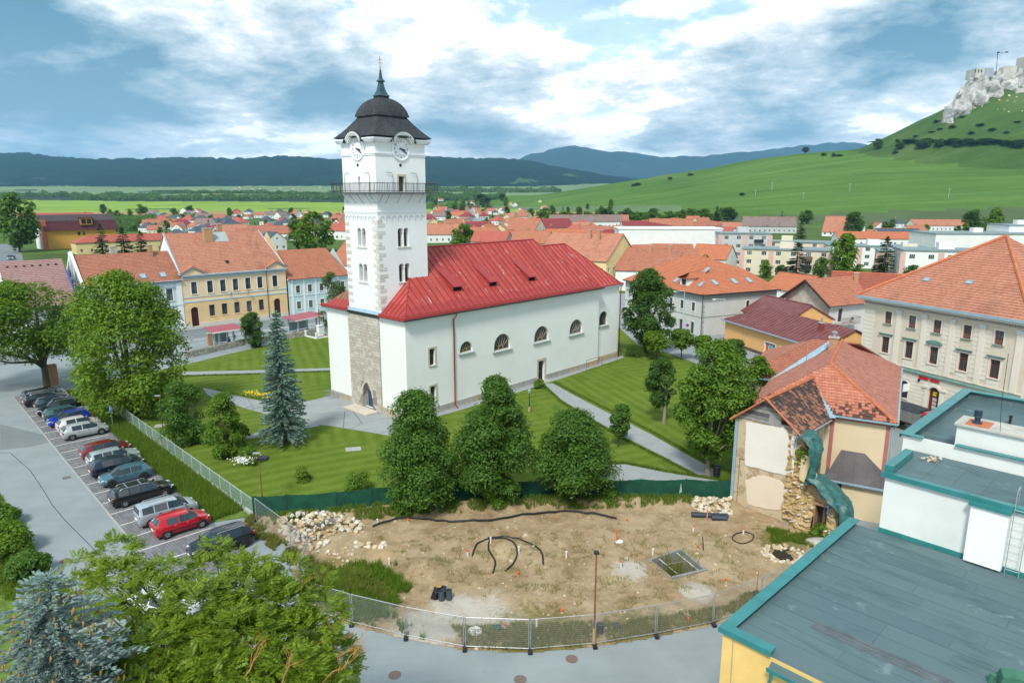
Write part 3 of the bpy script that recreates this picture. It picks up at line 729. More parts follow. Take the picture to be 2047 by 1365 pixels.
LUN=[(9.1,6.45,2.1,1.35),(15.35,5.7,3.0,2.1),(23.0,5.6,3.0,2.1),(30.6,5.5,3.0,2.1)]
mb=MB()
ops=[(x-w/2,x+w/2,z,z+h,min(h,w/2)) for x,z,w,h in LUN]+[(3.33,4.17,5.85,7.8),(3.33,4.17,1.5,3.4),(22.35,23.65,0.05,2.95)]
wall(mb,mS,0,L_,-.3,EV+.2,ops,.45)
POR=(D_-8.4,D_-6.4)
wall(mb,mW,0,D_,-.3,EV+.2,[(POR[0],POR[1],0.06,3.3)],.5)
wall(mb,mE,0,D_,-.3,EV+.2);wall(mb,mN,0,L_,-.3,EV+.2)
ob('nave_walls',mb,SWK,church)
mb=MB();c0,c1=.55,D_-.55
wall(mb,wallM(L_+.01,c0,0),0,6.0,-.3,EV+.15,[(2.0-1.05,2.0+1.05,5.65,7.8,1.05)],.4)
wall(mb,wallM(L_+6.01,c0,R(90)),0,c1-c0,-.3,EV+.15);wall(mb,wallM(L_+6.01,c1,R(180)),0,6,-.3,EV+.15)
ob('chancel_walls',mb,SWK,church)
BEIGE=M('beige_wood',(.50,.36,.22),.6,.12,4)
SILLM=M('sill_slate',(.22,.27,.27),.7,.1)
def lunette(x,z,w,h,y=.3,Mw=mS,mat=BEIGE):
 r=w/2;ah=min(h,r);zs=h-ah;f=MB();N=14
 out=[(-r*math.cos(math.pi*k/N),zs+ah*math.sin(math.pi*k/N)) for k in range(N+1)]
 for k in range(N):
  a,b_=out[k],out[k+1];s_=.93
  f.add([(a[0],y,a[1]),(b_[0],y,b_[1]),(b_[0]*s_,y,zs+(b_[1]-zs)*s_),(a[0]*s_,y,zs+(a[1]-zs)*s_)])
 for k in range(1,7):
  t=math.pi*k/7;f.tube([(-.28*r*math.cos(t),y,.12+.28*ah*math.sin(t)),(-.97*r*math.cos(t),y,zs+.97*ah*math.sin(t))],.026,4)
 for k in range(8):
  t,t2=math.pi*k/8,math.pi*(k+1)/8
  f.tube([(-.3*r*math.cos(t),y,.1+.3*ah*math.sin(t)),(-.3*r*math.cos(t2),y,.1+.3*ah*math.sin(t2))],.03,4)
 f.box(-r,r,y-.03,y+.05,0,.1)
 o=ob('lunette_window',f,mat,church,Mw@Vector((x,0,z)),Mw.to_euler().z)
 ob('pane',MB().add([(-r,y+.06,0),(r,y+.06,0)]+[(p[0],y+.06,p[1]) for p in reversed(out)]),GLASS,o)
 ob('sill',MB().add([(-r-.25,-.22,-.12),(r+.25,-.22,-.12),(r+.25,y,.03),(-r-.25,y,.03)]).box(-r-.25,r+.25,-.22,0,-.17,-.121),SILLM,o)
for q in LUN:lunette(*q)
lunette(2.0,5.65,2.1,2.15,.28,wallM(L_+.01,c0,0),BROWNF)
SURR=M('sandstone_surround',(.50,.47,.38),.9,.12,3)
DKP=M('dark_pane',(.02,.024,.03),.25,.1)
for zb,h in((5.85,1.95),(1.5,1.9)):
 window(church,mS,3.75,zb,.84,h,DKMETAL,3,(.2,.4,.6,.8),.3,.05,.12,.22,SURR,pane=DKP)
 # side door
dr=ob('side_door',MB().box(-.62,.62,.34,.42,0,2.88).box(-.5,-.06,.31,.339,.25,1.25).box(.06,.5,.31,.339,.25,1.25).box(-.5,-.06,.31,.339,1.45,2.7).box(.06,.5,.31,.339,1.45,2.7),M('dark_brown_door',(.035,.022,.03),.6,.2),church,(23.0,0,.05))
ob('door_frame',MB().box(-.95,-.652,-.06,.1,0,2.9).box(.652,.95,-.06,.1,0,2.9).box(-.95,.95,-.065,.1,2.902,3.25),SURR,dr)
ob('handle',MB().box(.02,.05,.26,.309,1.3,1.5),METAL,dr)
ob('door_step',MB().box(-1.3,1.3,-.8,-.01,.02,.14),STONE,church,(23,0,0))
# portal in the tower front
yc=7.4
pf=MB()
def gothic(r,h,zs,N=8):return[(-r*(1-(k/N)**1.9),zs+(h-zs)*(k/N)**.86) for k in range(N+1)]+[(r*(1-(k/N)**1.9),zs+(h-zs)*(k/N)**.86) for k in range(N-1,-1,-1)]
ARC=gothic(1.0,3.35,1.5)
mP=wallM(-.14,yc,R(-90))
pts=[(-1.0,.05)]+ARC+[(1.0,.05)]
for p,q in zip(pts,pts[1:]):pf.add([(p[0],0,p[1]),(q[0],0,q[1]),(q[0]*.96,.75,.05+(q[1]-.05)*.96),(p[0]*.96,.75,.05+(p[1]-.05)*.96)])
pf.add([(p[0]*.96,.748,.05+(p[1]-.05)*.96) for p in pts])
po=ob('portal',pf,STONE,church,(-.14,yc,0),R(-90))
ob('door',MB().box(-.75,.75,.66,.72,.05,2.05).box(-.02,.02,.64,.659,.05,2.05),M('blue_door',(.03,.07,.13),.6,.2),po)
ob('threshold',MB().box(-2.3,2.3,-2.0,-.2,.05,.17),M('pale_step',(.55,.51,.42),.9,.1,2),church,(-.1,yc,.02),R(-90))
# coursed stone facing of the tower foot: one block, one object
STMATS=[M('facing_stone_%d'%i,c,.95,.14,3,.5,16,stain=.35,stain_col=(.24,.22,.18)) for i,c in enumerate([(.52,.49,.43),(.47,.44,.38),(.56,.53,.47),(.45,.41,.34)])]
ob('mortar_backing',MB().box(-.09,-.004,4.62,6.36,0,11.32).box(-.09,-.004,8.44,10.62,0,11.32).box(-.09,-.004,6.36,8.44,3.4,11.32),M('mortar',(.27,.25,.21),.95,.2,4),church)
rs=random.Random(3);z=0.05;STC={}
def stone_mesh(w,h,dpt,k):
 key=(round(w,1),round(h,2),k)
 if key not in STC:
  r2=random.Random(hash(key)%9999);j=lambda a:a+r2.uniform(-.014,.014)
  mb=MB();w2,h2=round(w,1)/2-.012,h/2-.012
  bk=[(0,-w2,-h2),(0,w2,-h2),(0,w2,h2),(0,-w2,h2)];fr=[(-dpt+r2.uniform(-.012,.012),j(y)*.97,j(zz_)*.93) for _,y,zz_ in bk]
  mb.add(fr[::-1])
  for i in range(4):mb.add([bk[i],bk[(i+1)%4],fr[(i+1)%4],fr[i]][::-1])
  STC[key]=mb.mesh('facing_stone')
 return STC[key]
row=0;cnt=0
while z<11.15:
 h=rs.choice([.30,.34,.38]);y=4.62
 while y<10.55:
  w=rs.choice([.5,.6,.8,.9,1.1,1.2])
  if y+w>10.3:w=round(10.62-y,1)
  w=max(w,.2)
  cy,cz=y+w/2,z+h/2
  inside=abs(cy-yc)<1.0+w*.35 and(cz<1.6 or abs(cy-yc)<1.0*(1-max(0,(cz-1.5)/1.9)**1.9)+w*.25) and cz<3.45
  if not inside:
   ob('facing_stone',stone_mesh(w,h,.05,rs.randrange(4)),None,church,(-.09,cy,cz));cnt+=1
   o_=COL.objects[-1] if False else None
  y+=w
 z+=h;row+=1
for k,me_ in enumerate(STC.values()):me_.materials.append(STMATS[k%4])
# voussoirs of the portal
for p,q in zip(ARC,ARC[1:]):
 mx_,mz_=(p[0]+q[0])/2,(p[1]+q[1])/2;a_=math.atan2(q[1]-p[1],q[0]-p[0]);l_=math.hypot(q[0]-p[0],q[1]-p[1])
 v=MB();n_=(-math.sin(a_),math.cos(a_));v.yprism([(p[0],p[1]),(q[0],q[1]),(q[0]+n_[0]*.26,q[1]+n_[1]*.26),(p[0]+n_[0]*.26,p[1]+n_[1]*.26)],-.05,.1)
 ob('voussoir',v,STMATS[2],church,(-.14,yc,0),R(-90))
 # plinth blocks
PLM=[M('plinth_%d'%i,c,.95,.18,2.5,.4,12,stain=.3) for i,c in enumerate([(.36,.36,.33),(.44,.41,.33),(.48,.36,.22),(.40,.40,.38)])]
PC={}
def plinth(x0,x1,Mw,hgt=.85):
 x=x0;rz=Mw.to_euler().z
 while x<x1-.05:
  w=min(rs.choice([.7,.9,1.1,1.4]),x1-x);k=rs.choice([0,0,1,3,0,2,3]);key=(round(w,1),k,hgt)
  if key not in PC:PC[key]=MB().box(0.01,round(w,1)-.012,-.12,-.004,-.1,hgt*.55-.01).box(.01,round(w,1)-.012,-.115,-.004,hgt*.55,hgt).mesh('plinth_stone')
  link('plinth_stone',PC[key],PLM[k],church,Mw@Vector((x,0,0)),rz);x+=w
plinth(0,21.9,mS);plinth(24.0,L_,mS);plinth(0.1,6,wallM(L_+.01,c0,0));plinth(0,4.65,mW);plinth(10.7,D_,mW)
# eaves: white cornice, red edge, gutters
ck=MB()
def band(mb,x0,x1,y0,y1,z0,z1,o):mb.box(x0-o,x1+o,y0-o,y1+o,z0,z1)
for(o,a_,b_) in((.12,11.1,11.26),(.30,11.26,11.45),(.42,11.45,11.56)):
 for X0,X1,Y0,Y1 in((-.0,L_,0,4.1),(0,L_,10.4,D_)):ck.box(X0-o,X1+o*.2,Y0-o if Y0==0 else Y0,Y1 if Y0==0 else Y1+o,a_,b_)
 ck.box(L_+o*.2+.002,L_+6+o,c0-o,c1+o,a_-.003,b_-.003)
ob('eaves_cornice',ck,M('cornice_white',(.74,.80,.83),.8,.04),church)
ek=MB();z0,z1_=11.565,11.70
ek.box(-.62,L_+.3,-.62,-.2,z0,z1_);ek.box(-.62,-.2,-.2,4.1,z0,z1_);ek.box(-.62,-.2,10.4,D_+.62,z0,z1_);ek.box(L_+.302,L_+6.5,c0-.5,c0-.1,z0,z1_);ek.box(L_+6.1,L_+6.5,c0-.1,c1+.5,z0,z1_)
ek.box(-.5,L_+.2,-.5,-.1,z1_+.003,z1_+.16);ek.box(-.5,-.1,-.1,4.1,z1_+.003,z1_+.16);ek.box(-.5,-.1,10.4,D_+.5,z1_+.003,z1_+.16)
ob('eaves_edge',ek,REDP,church)
ob('gutter',MB().tube([(-.6,-.72,11.62),(L_+.3,-.72,11.62)],.08,6),DKMETAL,church)
ob('downpipe',MB().tube([(7.0,-.72,11.55),(7.0,-.6,11.2),(7.0,-.16,10.75),(7.0,-.16,.6),(7.05,-.3,.3),(7.1,-.55,.12)],.085,8),REDP,church,smooth=True)
ob('downpipe',MB().tube([(L_+6.2,c0-.6,11.5),(L_+6.2,c0-.15,11.0),(L_+6.2,c0-.15,.1)],.08,8),REDP,church,smooth=True)
# roof slopes laid in sheet strips
KP=(18.5-11.8)/7.65;o_=.45;ez=11.8-o_*KP+.05
hx=7.65
roof=ob('roof',MB().add([(-.3,-.3,11.62),(L_,-.3,11.62),(30,7.65,18.35),(7.65,7.65,18.35)]).add([(L_,D_+.3,11.62),(-.3,D_+.3,11.62),(7.65,7.65,18.35),(30,7.65,18.35)]).add([(-.3,D_+.3,11.62),(-.3,-.3,11.62),(7.65,7.65,18.35)]),REDP,church)
panels(roof,[(-o_,-o_,ez),(L_+.15,-o_,ez),(30,7.65,18.5),(7.65,7.65,18.5)],.92,REDROOF,seed=1,seam=SEAM_SHADE)
panels(roof,[(L_+.15,D_+o_,ez),(-o_,D_+o_,ez),(7.65,7.65,18.5),(30,7.65,18.5)],1.6,REDROOF,seed=2,seam=SEAM_SHADE)
BRR=M('rusty_sheet',(.24,.13,.08),.7,.25,1.2)
panels(roof,[(-o_,4.15,ez),(-o_,-o_,ez),(4.2,4.15,ez+4.6*KP)],.75,REDROOF,seed=3,seam=SEAM_SHADE)
panels(roof,[(-o_,D_+o_,ez),(-o_,10.35,ez),(4.5,10.35,ez+4.95*KP)],.75,BRR,seed=4)
panels(roof,[(L_+.15,-o_,ez),(L_+.15,D_+o_,ez),(30,7.65,18.5)],.92,REDROOF,seed=5,seam=SEAM_SHADE)
kc=5.75/(7.65-c0);ezc=11.75-.35*kc
panels(roof,[(30.5,c0-.35,ezc),(L_+6.4,c0-.35,ezc),(37.4,7.65,17.5),(30.5,7.65,17.5)],.92,REDROOF,seed=6,seam=SEAM_SHADE)
panels(roof,[(L_+6.4,c0-.35,ezc),(L_+6.4,c1+.35,ezc),(37.4,7.65,17.5)],.92,REDROOF,seed=7,seam=SEAM_SHADE)
panels(roof,[(L_+6.4,c1+.35,ezc),(30.5,c1+.35,ezc),(30.5,7.65,17.5),(37.4,7.65,17.5)],1.6,REDROOF,seed=8,seam=SEAM_SHADE)
ob('ridge_cap',MB().tube([(6.9,7.65,18.55),(30,7.65,18.55)],.1,6).tube([(30,7.65,17.55),(37.4,7.65,17.55)],.1,6).tube([(-o_,-o_,ez+.05),(4.1,4.1,ez+4.55*KP+.05)],.07,5).tube([(37.4,7.65,17.55),(L_+6.4,c0-.35,ezc+.05)],.07,5).tube([(30,7.65,18.5),(L_+.15,-o_,ez+.05)],.05,5),REDP,roof)
# snow guard along the eaves
sg=MB().tube([(-.2,-.05,ez+.55),(L_,-.05,ez+.55)],.025,4)
for i in range(30):sg.box(i*1.2+.2,i*1.2+.24,-.07,-.03,ez+.3,ez+.55)
ob('snow_guard',sg,REDP,roof)
# three slant-roofed vent dormers
for x in(9.6,15.75,23.2):
 y0,y1=2.0,5.0;zf=11.8+y0*KP;d=ob('vent_dormer',MB().add([(-.75,y0-.25,zf+.62),(.75,y0-.25,zf+.62),(.75,y1,11.8+y1*KP+.06),(-.75,y1,11.8+y1*KP+.06)]).add([(-.75,y0-.25,zf+.56),(-.75,y1,11.8+y1*KP),(.75,y1,11.8+y1*KP),(.75,y0-.25,zf+.56)]).add([(-.75,y0-.25,zf+.56),(.75,y0-.25,zf+.56),(.75,y0-.25,zf+.62),(-.75,y0-.25,zf+.62)]).add([(-.65,y0,zf-.1),(-.65,y0,zf+.6),(-.65,y1,11.8+y1*KP)]).add([(.65,y0,zf-.1),(.65,y1,11.8+y1*KP),(.65,y0,zf+.6)]).box(-.68,.68,y0-.08,y0,zf-.14,zf+.02),REDP,roof,(x,0,0))
 ob('louvre',MB().add([(-.65,y0+.06,zf),(.65,y0+.06,zf),(.65,y0+.06,zf+.58),(-.65,y0+.06,zf+.58)]).box(-.65,.65,y0-.05,y0+.03,zf+.2,zf+.26).box(-.65,.65,y0-.05,y0+.03,zf+.4,zf+.46),M('black_void',(.008,.008,.009),.9),d)
 # handrail along the chancel
ob('handrail',MB().tube([(31.2,-1.5,.05),(31.2,-1.5,1.75),(39.0,-1.5,1.75),(39.0,-1.5,.05)],.04,5).tube([(35,-1.5,.05),(35,-1.5,1.75)],.04,5),M('rust_pipe',(.22,.10,.06),.8,.2),church)
# ---------------------------------------------------------------- tower
TX0,TX1,TY0,TY1=0.0,6.9,4.15,10.35;TCX,TCY=(TX0+TX1)/2,(TY0+TY1)/2
tw=MB();e_=.02
fS=wallM(TX0-e_,TY0-e_,0);fW=wallM(TX0-e_,TY1+e_,R(-90));fN=wallM(TX1+e_,TY1+e_,R(180));fE=wallM(TX1+e_,TY0-e_,R(90))
LS,LW=TX1-TX0+2*e_,TY1-TY0+2*e_
for Mw,L in((fS,LS),(fW,LW),(fN,LS),(fE,LW)):
 ops=[];c=L/2
 for zb in(15.1,19.1):
  for s_ in(-1,1):ops.append((c+s_*.42-.36,c+s_*.42+.36,zb,zb+2.1,.36))
 if Mw is fS:ops.append((c-.42,c+.42,25.2,26.85))
 if Mw is fW:ops.append((c-.2,c+.2,25.9,26.8))
 wall(tw,Mw,0,L,11.0,30.9,ops,.55)
tower=ob('tower',tw,SWK,church)
LIGHTST=M('light_stone',(.60,.58,.52),.9,.1,3)
for Mw,L in((fS,LS),(fW,LW),(fE,LW)):
 c=L/2;rz=Mw.to_euler().z
 for zb in(15.1,19.1):
  bo=ob('twin_window',MB().lathe([(.09,0),(.075,.1),(.07,1.35),(.12,1.5),(.16,1.62)],8,(0,.22,0)).box(-.2,.2,.05,.5,1.621,1.75),LIGHTST,tower,Mw@Vector((c,0,zb)),rz)
  ob('void',MB().add([(-.8,.54,0),(.8,.54,0),(.8,.54,2.1),(-.8,.54,2.1)]),DKP,bo)
  ob('sill',MB().box(-.95,.95,-.1,.5,-.14,-.004),LIGHTST,bo)
  # balcony door and slit
bd=ob('balcony_door',MB().box(-.4,.4,.3,.36,0,1.63),M('old_door',(.06,.045,.035),.7,.3),tower,fS@Vector((LS/2,0,25.21)),0)
ob('door_frame',MB().box(-.62,-.425,-.05,.1,0,1.65).box(.425,.62,-.05,.1,0,1.65).box(-.62,.62,-.055,.1,1.652,1.88),SURR,bd)
ob('slit_window',MB().add([(-.2,.3,0),(.2,.3,0),(.2,.3,.9),(-.2,.3,.9)]),DKP,tower,fW@Vector((LW/2,0,25.9)),R(-90))
for Mw,L in((fS,LS),(fW,LW)):
 ob('round_vent',MB().lathe([(.18,-.03),(.18,.02)],12,(0,0,0),'y'),DKP,tower,Mw@Vector((L/2-.1,0,28.05)),Mw.to_euler().z)
 # corner quoins, alternate lengths
QC={};QM=[M('pale_quoin_a',(.62,.61,.56),.95,.12,3),M('pale_quoin_b',(.55,.53,.47),.95,.15,3)]
for i in range(26):
 z=12.2+i*.40
 if 21.9<z:break
 for face in(0,1,2):
  lng=(.95 if(i+face)%2 else.55)*random.uniform(.8,1.15);key=(face,round(lng,1))
  if key not in QC:
   l=round(lng,1);q=MB()
   if face==0:q.box(0.0,l,-.035,.0,0,.37)
   elif face==1:q.box(-.035,.0,0,l,0,.37)
   else:q.box(-.035,.0,-l,0,0,.37)
   QC[key]=q.mesh('quoin');QC[key].materials.append(QM[len(QC)%2])
  if face==0 and i%3==1:continue
  if face==2 and i%2==0:continue
  link('quoin',QC[key],None,tower,(TX0-e_-.003,(TY0-e_-.003) if face<2 else TY1+e_,z))
  # strings, frieze of little arches, cornices
TRIM=M('tower_trim',(.80,.82,.82),.85,.03)
def ring(mb,o,z0,z1):mb.box(TX0-o,TX1+o,TY0-o,TY1+o,z0,z1)
sb=MB();ring(sb,.10,22.95,23.1);ring(sb,.06,22.80,22.949);ring(sb,.10,29.05,29.2);ring(sb,.15,29.2,29.28);ring(sb,.09,24.75,24.9)
ob('string_course',sb,TRIM,tower)
fa=MB()
for Mw,L in((fS,LS),(fW,LW)):
 i0=len(fa.v)
 for k in range(8):
  xc=L*(k+.75)/8.5;w=.30
  for j in range(6):
   t,t2=math.pi*j/6,math.pi*(j+1)/6
   fa.add([(xc-w*math.cos(t),-.05,22.3+w*math.sin(t)),(xc-w*math.cos(t2),-.05,22.3+w*math.sin(t2)),(xc-w*.6*math.cos(t2),-.05,22.3+w*.6*math.sin(t2)),(xc-w*.6*math.cos(t),-.05,22.3+w*.6*math.sin(t))][::-1])
   fa.add([(xc-w*.6*math.cos(t),-.05,22.3+w*.6*math.sin(t)),(xc-w*.6*math.cos(t2),-.05,22.3+w*.6*math.sin(t2)),(xc-w*.6*math.cos(t2),0,22.3+w*.6*math.sin(t2)),(xc-w*.6*math.cos(t),0,22.3+w*.6*math.sin(t))])
  fa.box(xc-w-.03,xc-w+.07,-.06,.0,22.05,22.31)
 for i in range(i0,len(fa.v)):fa.v[i]=tuple(Mw@Vector(fa.v[i]))
ob('arch_frieze',fa,M('frieze_stone',(.52,.60,.60),.9,.1),tower)
# cornice that swings up over each clock
def ribbon(mb,path,th,y0,y1):
 for(a,b) in zip(path,path[1:]):
  mb.add([(a[0],y0,a[1]),(b[0],y0,b[1]),(b[0],y0,b[1]+th),(a[0],y0,a[1]+th)])
  mb.add([(a[0],y0,a[1]+th),(b[0],y0,b[1]+th),(b[0],y1,b[1]+th),(a[0],y1,a[1]+th)])
  mb.add([(a[0],y1,a[1]),(b[0],y1,b[1]),(b[0],y0,b[1]),(a[0],y0,a[1])])
def text_mesh(body,size,extrude=.01,align='CENTER'):
 cu=bpy.data.curves.new('txt','FONT');cu.body=body;cu.size=size;cu.extrude=extrude;cu.align_x=align;cu.align_y='CENTER'
 to=bpy.data.objects.new('txt',cu);COL.objects.link(to);dg=bpy.context.evaluated_depsgraph_get()
 me_=bpy.data.meshes.new_from_object(to.evaluated_get(dg));bpy.data.objects.remove(to);return me_
CLK=29.78
numw=MB()
for hno in range(1,13):
 tm=text_mesh(str(hno),.36,.008);a=R(90-30*hno)
 i0=len(numw.v)
 for p in tm.polygons:numw.add([(tm.vertices[i].co.x+.86*math.cos(a),-.062-tm.vertices[i].co.z,tm.vertices[i].co.y+.86*math.sin(a)) for i in p.vertices])
NUM_ME=numw.mesh('numerals')
BLUEHAND=M('clock_blue_black',(.012,.03,.06),.4)
SLATE=tile('slate_shingles',(.022,.027,.034),(.055,.062,.07),w=.22,row=.16,dark=.3,dark_col=(.13,.135,.14),mort=.3,dsc=1.2)
for Mw,L in((fS,LS),(fW,LW),(fN,LS),(fE,LW)):
 c=L/2;cn=MB();rz=Mw.to_euler().z
 for(r0,o,th) in((1.36,.52,.15),(1.51,.62,.15),(1.66,.70,.14)):
  zb=30.42+(r0-1.36);ext=o-.12;os_=o-.14
  a0=math.asin(max(-1,min(1,(zb-CLK)/r0)))
  arc=[(c-r0*math.cos(t),CLK+r0*math.sin(t)) for t in[a0+(math.pi-2*a0)*k/14 for k in range(15)]]
  ribbon(cn,arc,th,-o,.05);ribbon(cn,[(-ext,zb),arc[0]],th,-os_,.05);ribbon(cn,[arc[-1],(L+ext,zb)],th,-os_,.05)
 cn.add([(c-1.5,-.012,30.0),(c+1.5,-.012,30.0)]+[(c+1.5*math.cos(math.pi*k/14),-.012,30.0+1.3*math.sin(math.pi*k/14)) for k in range(15)])
 cob=ob('clock_cornice',cn,TRIM,tower)
 cob.matrix_local=Mw
 # roof over the arch
 gb=MB();N=10;r0=1.84
 pts=[(c-r0*math.cos(t),CLK+r0*math.sin(t)) for t in[R(20)+R(140)*k/N for k in range(N+1)]]
 for p,q in zip(pts,pts[1:]):gb.add([(p[0],-.76,p[1]),(q[0],-.76,q[1]),(q[0],2.2,q[1]),(p[0],2.2,p[1])],[(p[0],-.5),(q[0],-.5),(q[0],2.2),(p[0],2.2)])
 o2=ob('arched_gable_roof',gb,SLATE,tower);o2.matrix_local=Mw
 ring_=MB();N=28
 prof=[(1.27,-.02),(1.27,-.12),(1.16,-.14),(1.09,-.05)]
 ring_.lathe(prof,32,(0,0,0),'y',cap=False)
 ck_=ob('clock',ring_,TRIM,tower,Mw@Vector((c,0,CLK)),rz)
 ob('clock_face',MB().lathe([(1.13,-.05),(1.13,-.03)],32,(0,0,0),'y'),M('clock_white',(.82,.84,.85),.6,.02),ck_)
 link('numerals',NUM_ME,BLUEHAND,ck_)
 hd=MB()
 for ang,ln,w in((-12,.66,.07),(-32,.96,.05)):
  a=R(ang);d=(math.cos(a),math.sin(a));nrm=(-d[1],d[0])
  pp=[(-.2*d[0]+nrm[0]*w,-.2*d[1]+nrm[1]*w),(-.2*d[0]-nrm[0]*w,-.2*d[1]-nrm[1]*w),(d[0]*ln*.8-nrm[0]*w,d[1]*ln*.8-nrm[1]*w),(d[0]*ln,d[1]*ln),(d[0]*ln*.8+nrm[0]*w,d[1]*ln*.8+nrm[1]*w)]
  hd.yprism(pp,-.12-abs(ang)*.001,-.09)
 ob('clock_hands',hd,BLUEHAND,ck_)
 # bell-shaped shingled roof
def sq(mb,prof,uvs=1.0):
 s_=0.0
 for(r0,h0),(r1,h1) in zip(prof,prof[1:]):
  ds_=math.hypot(r1-r0,h1-h0)
  for k in range(4):
   a,b=R(45+90*k),R(135+90*k);f=math.sqrt(2)
   k0,k1=r0*f,r1*f
   mb.add([(TCX+k0*math.cos(a)*RX,TCY+k0*math.sin(a)*RY,h0),(TCX+k0*math.cos(b)*RX,TCY+k0*math.sin(b)*RY,h0),(TCX+k1*math.cos(b)*RX,TCY+k1*math.sin(b)*RY,h1),(TCX+k1*math.cos(a)*RX,TCY+k1*math.sin(a)*RY,h1)],[(-r0,s_),(r0,s_),(r1,s_+ds_),(-r1,s_+ds_)])
  s_+=ds_
RX,RY=1.03,.97
hb=MB();sq(hb,[(3.80,31.00),(3.92,31.06),(3.66,31.26),(3.3,31.62),(2.9,32.05),(2.5,32.55),(2.2,32.95),(1.98,33.25),(1.98,33.34)]);hb.box(TCX-3.85,TCX+3.85,TCY-3.6,TCY+3.6,30.96,31.0)
hat=ob('tower_roof',hb,SLATE,tower)
db=MB();sq(db,[(2.0,33.34),(2.16,33.36),(2.1,33.62),(1.97,34.0),(1.78,34.4),(1.5,34.8),(1.1,35.15),(.72,35.34),(.60,35.40),(.60,35.6)])
ob('dome',db,SLATE,hat)
COPPER=M('patinated_copper',(.045,.095,.115),.6,.25,2,metal=.2)
sp=MB();sq(sp,[(.60,35.6),(.72,35.6),(.55,35.78),(.40,36.1),(.30,36.5),(.22,36.95),(.2,37.05),(.34,37.15),(.34,37.22),(.18,37.42),(.12,37.8),(.06,38.4),(.03,38.5)])
spi=ob('spire',sp,COPPER,hat)
cr=MB().tube([(TCX,TCY,38.4),(TCX,TCY,39.85)],.035,6)
d_=(math.cos(R(-47)),math.sin(R(-47)))
for zc,l in((39.45,.22),(39.1,.32)):cr.tube([(TCX-d_[0]*l,TCY-d_[1]*l,zc),(TCX+d_[0]*l,TCY+d_[1]*l,zc)],.035,6)
cr.lathe([(.0,-.1),(.1,0),(.0,.1)],8,(TCX,TCY,38.6));ob('cross',cr,M('gilt',(.35,.25,.10),.4,.1,metal=.7),hat)
# balcony
bb=MB();ring(bb,1.0,25.0,25.12);bal=ob('balcony',bb,M('balcony_deck',(.07,.09,.10),.7,.2),tower)
rl=MB();o=.95;cs=[(TX0-o,TY0-o),(TX1+o,TY0-o),(TX1+o,TY1+o),(TX0-o,TY1+o)]
for k in range(4):
 a,b=cs[k],cs[(k+1)%4]
 rl.tube([(*a,26.1),(*b,26.1)],.035,5);rl.tube([(*a,25.28),(*b,25.28)],.025,4)
 L=math.dist(a,b);nb=int(L/.22)
 for i in range(nb+1):
  t=i/nb;x,y=a[0]+(b[0]-a[0])*t,a[1]+(b[1]-a[1])*t;r_=.03 if i%8==0 else.016
  rl.box(x-r_,x+r_,y-r_,y+r_,25.12,26.1)
ob('railing',rl,M('railing_iron',(.045,.06,.065),.6,.1),bal)
br=MB()
for k in range(4):
 a,b=cs[k],cs[(k+1)%4];nx_,ny_=((0,1),(-1,0),(0,-1),(1,0))[k]
 for i in range(6):
  t=(i+.3)/5.6;x,y=a[0]+(b[0]-a[0])*t,a[1]+(b[1]-a[1])*t
  if i in(0,5):t=.13 if i==0 else.87;x,y=a[0]+(b[0]-a[0])*t,a[1]+(b[1]-a[1])*t
  br.tube([(x,y,25.0),(x+nx_*.35,y+ny_*.35,24.55),(x+nx_*.72,y+ny_*.72,24.1),(x+nx_*.93,y+ny_*.93,23.95)],.025,4)
ob('brackets',br,MATS['railing_iron'],bal)
lm=MB()
for Mw,L in((fS,LS),(fW,LW)):
 for x0_,dx in((.5,1),(L-1.0,-1)) if Mw is fW else((2.2,-1),(L-1.3,-1)):
  pts=[(x0_,-.12,25.15),(x0_,-.12,26.9),(x0_+dx*.15,-.12,27.2),(x0_+dx*.9,-.12,27.25)]
  lm.tube([tuple(Mw@Vector(p)) for p in pts],.025,4)
ob('conduit',lm,MATS['railing_iron'],tower)
# bitumen strip where tower meets the front
ob('tower_drip',MB().box(-.32,.0,4.13,10.68,11.34,11.62),DKMETAL,church)
ob('drip_flashing',MB().add([(-.32,4.13,11.63),(-.32,10.68,11.63),(-.03,10.68,11.95),(-.03,4.13,11.95)][::-1]),TIN,church)
# ------------------------------------------------------------------ buildings round the churchyard
def rustic(mb,Mw,x0,x1,z0,z1,step,gap,proud,ops):
 i0=len(mb.v);z=z0
 while z+step-gap<=z1+1e-6:
  zt=z+step-gap;cuts=sorted((o[0]-.02,o[1]+.02) for o in ops if o[2]<zt and o[3]>z);x=x0
  for a,b in cuts+[(x1,x1)]:
   if a-x>.08:mb.box(x,a,-proud,-.003,z,zt)
   x=max(x,b)
  z+=step
 for i in range(i0,len(mb.v)):mb.v[i]=tuple(Mw@Vector(mb.v[i]))
def dentils(mb,Mw,x0,x1,z,n,w=.16,h=.2,pr=.18):
 i0=len(mb.v)
 for i in range(n):
  x=x0+(x1-x0)*(i+.5)/n;mb.box(x-w/2,x+w/2,-pr,-.004,z,z+h)
 for i in range(i0,len(mb.v)):mb.v[i]=tuple(Mw@Vector(mb.v[i]))
def tbox(mb,Mw,*b):
 i0=len(mb.v);mb.box(*b)
 for i in range(i0,len(mb.v)):mb.v[i]=tuple(Mw@Vector(mb.v[i]))
I4=wallM(0,0,0)
BLUETRIM=M('pale_blue_trim',(.48,.60,.64),.8,.06)
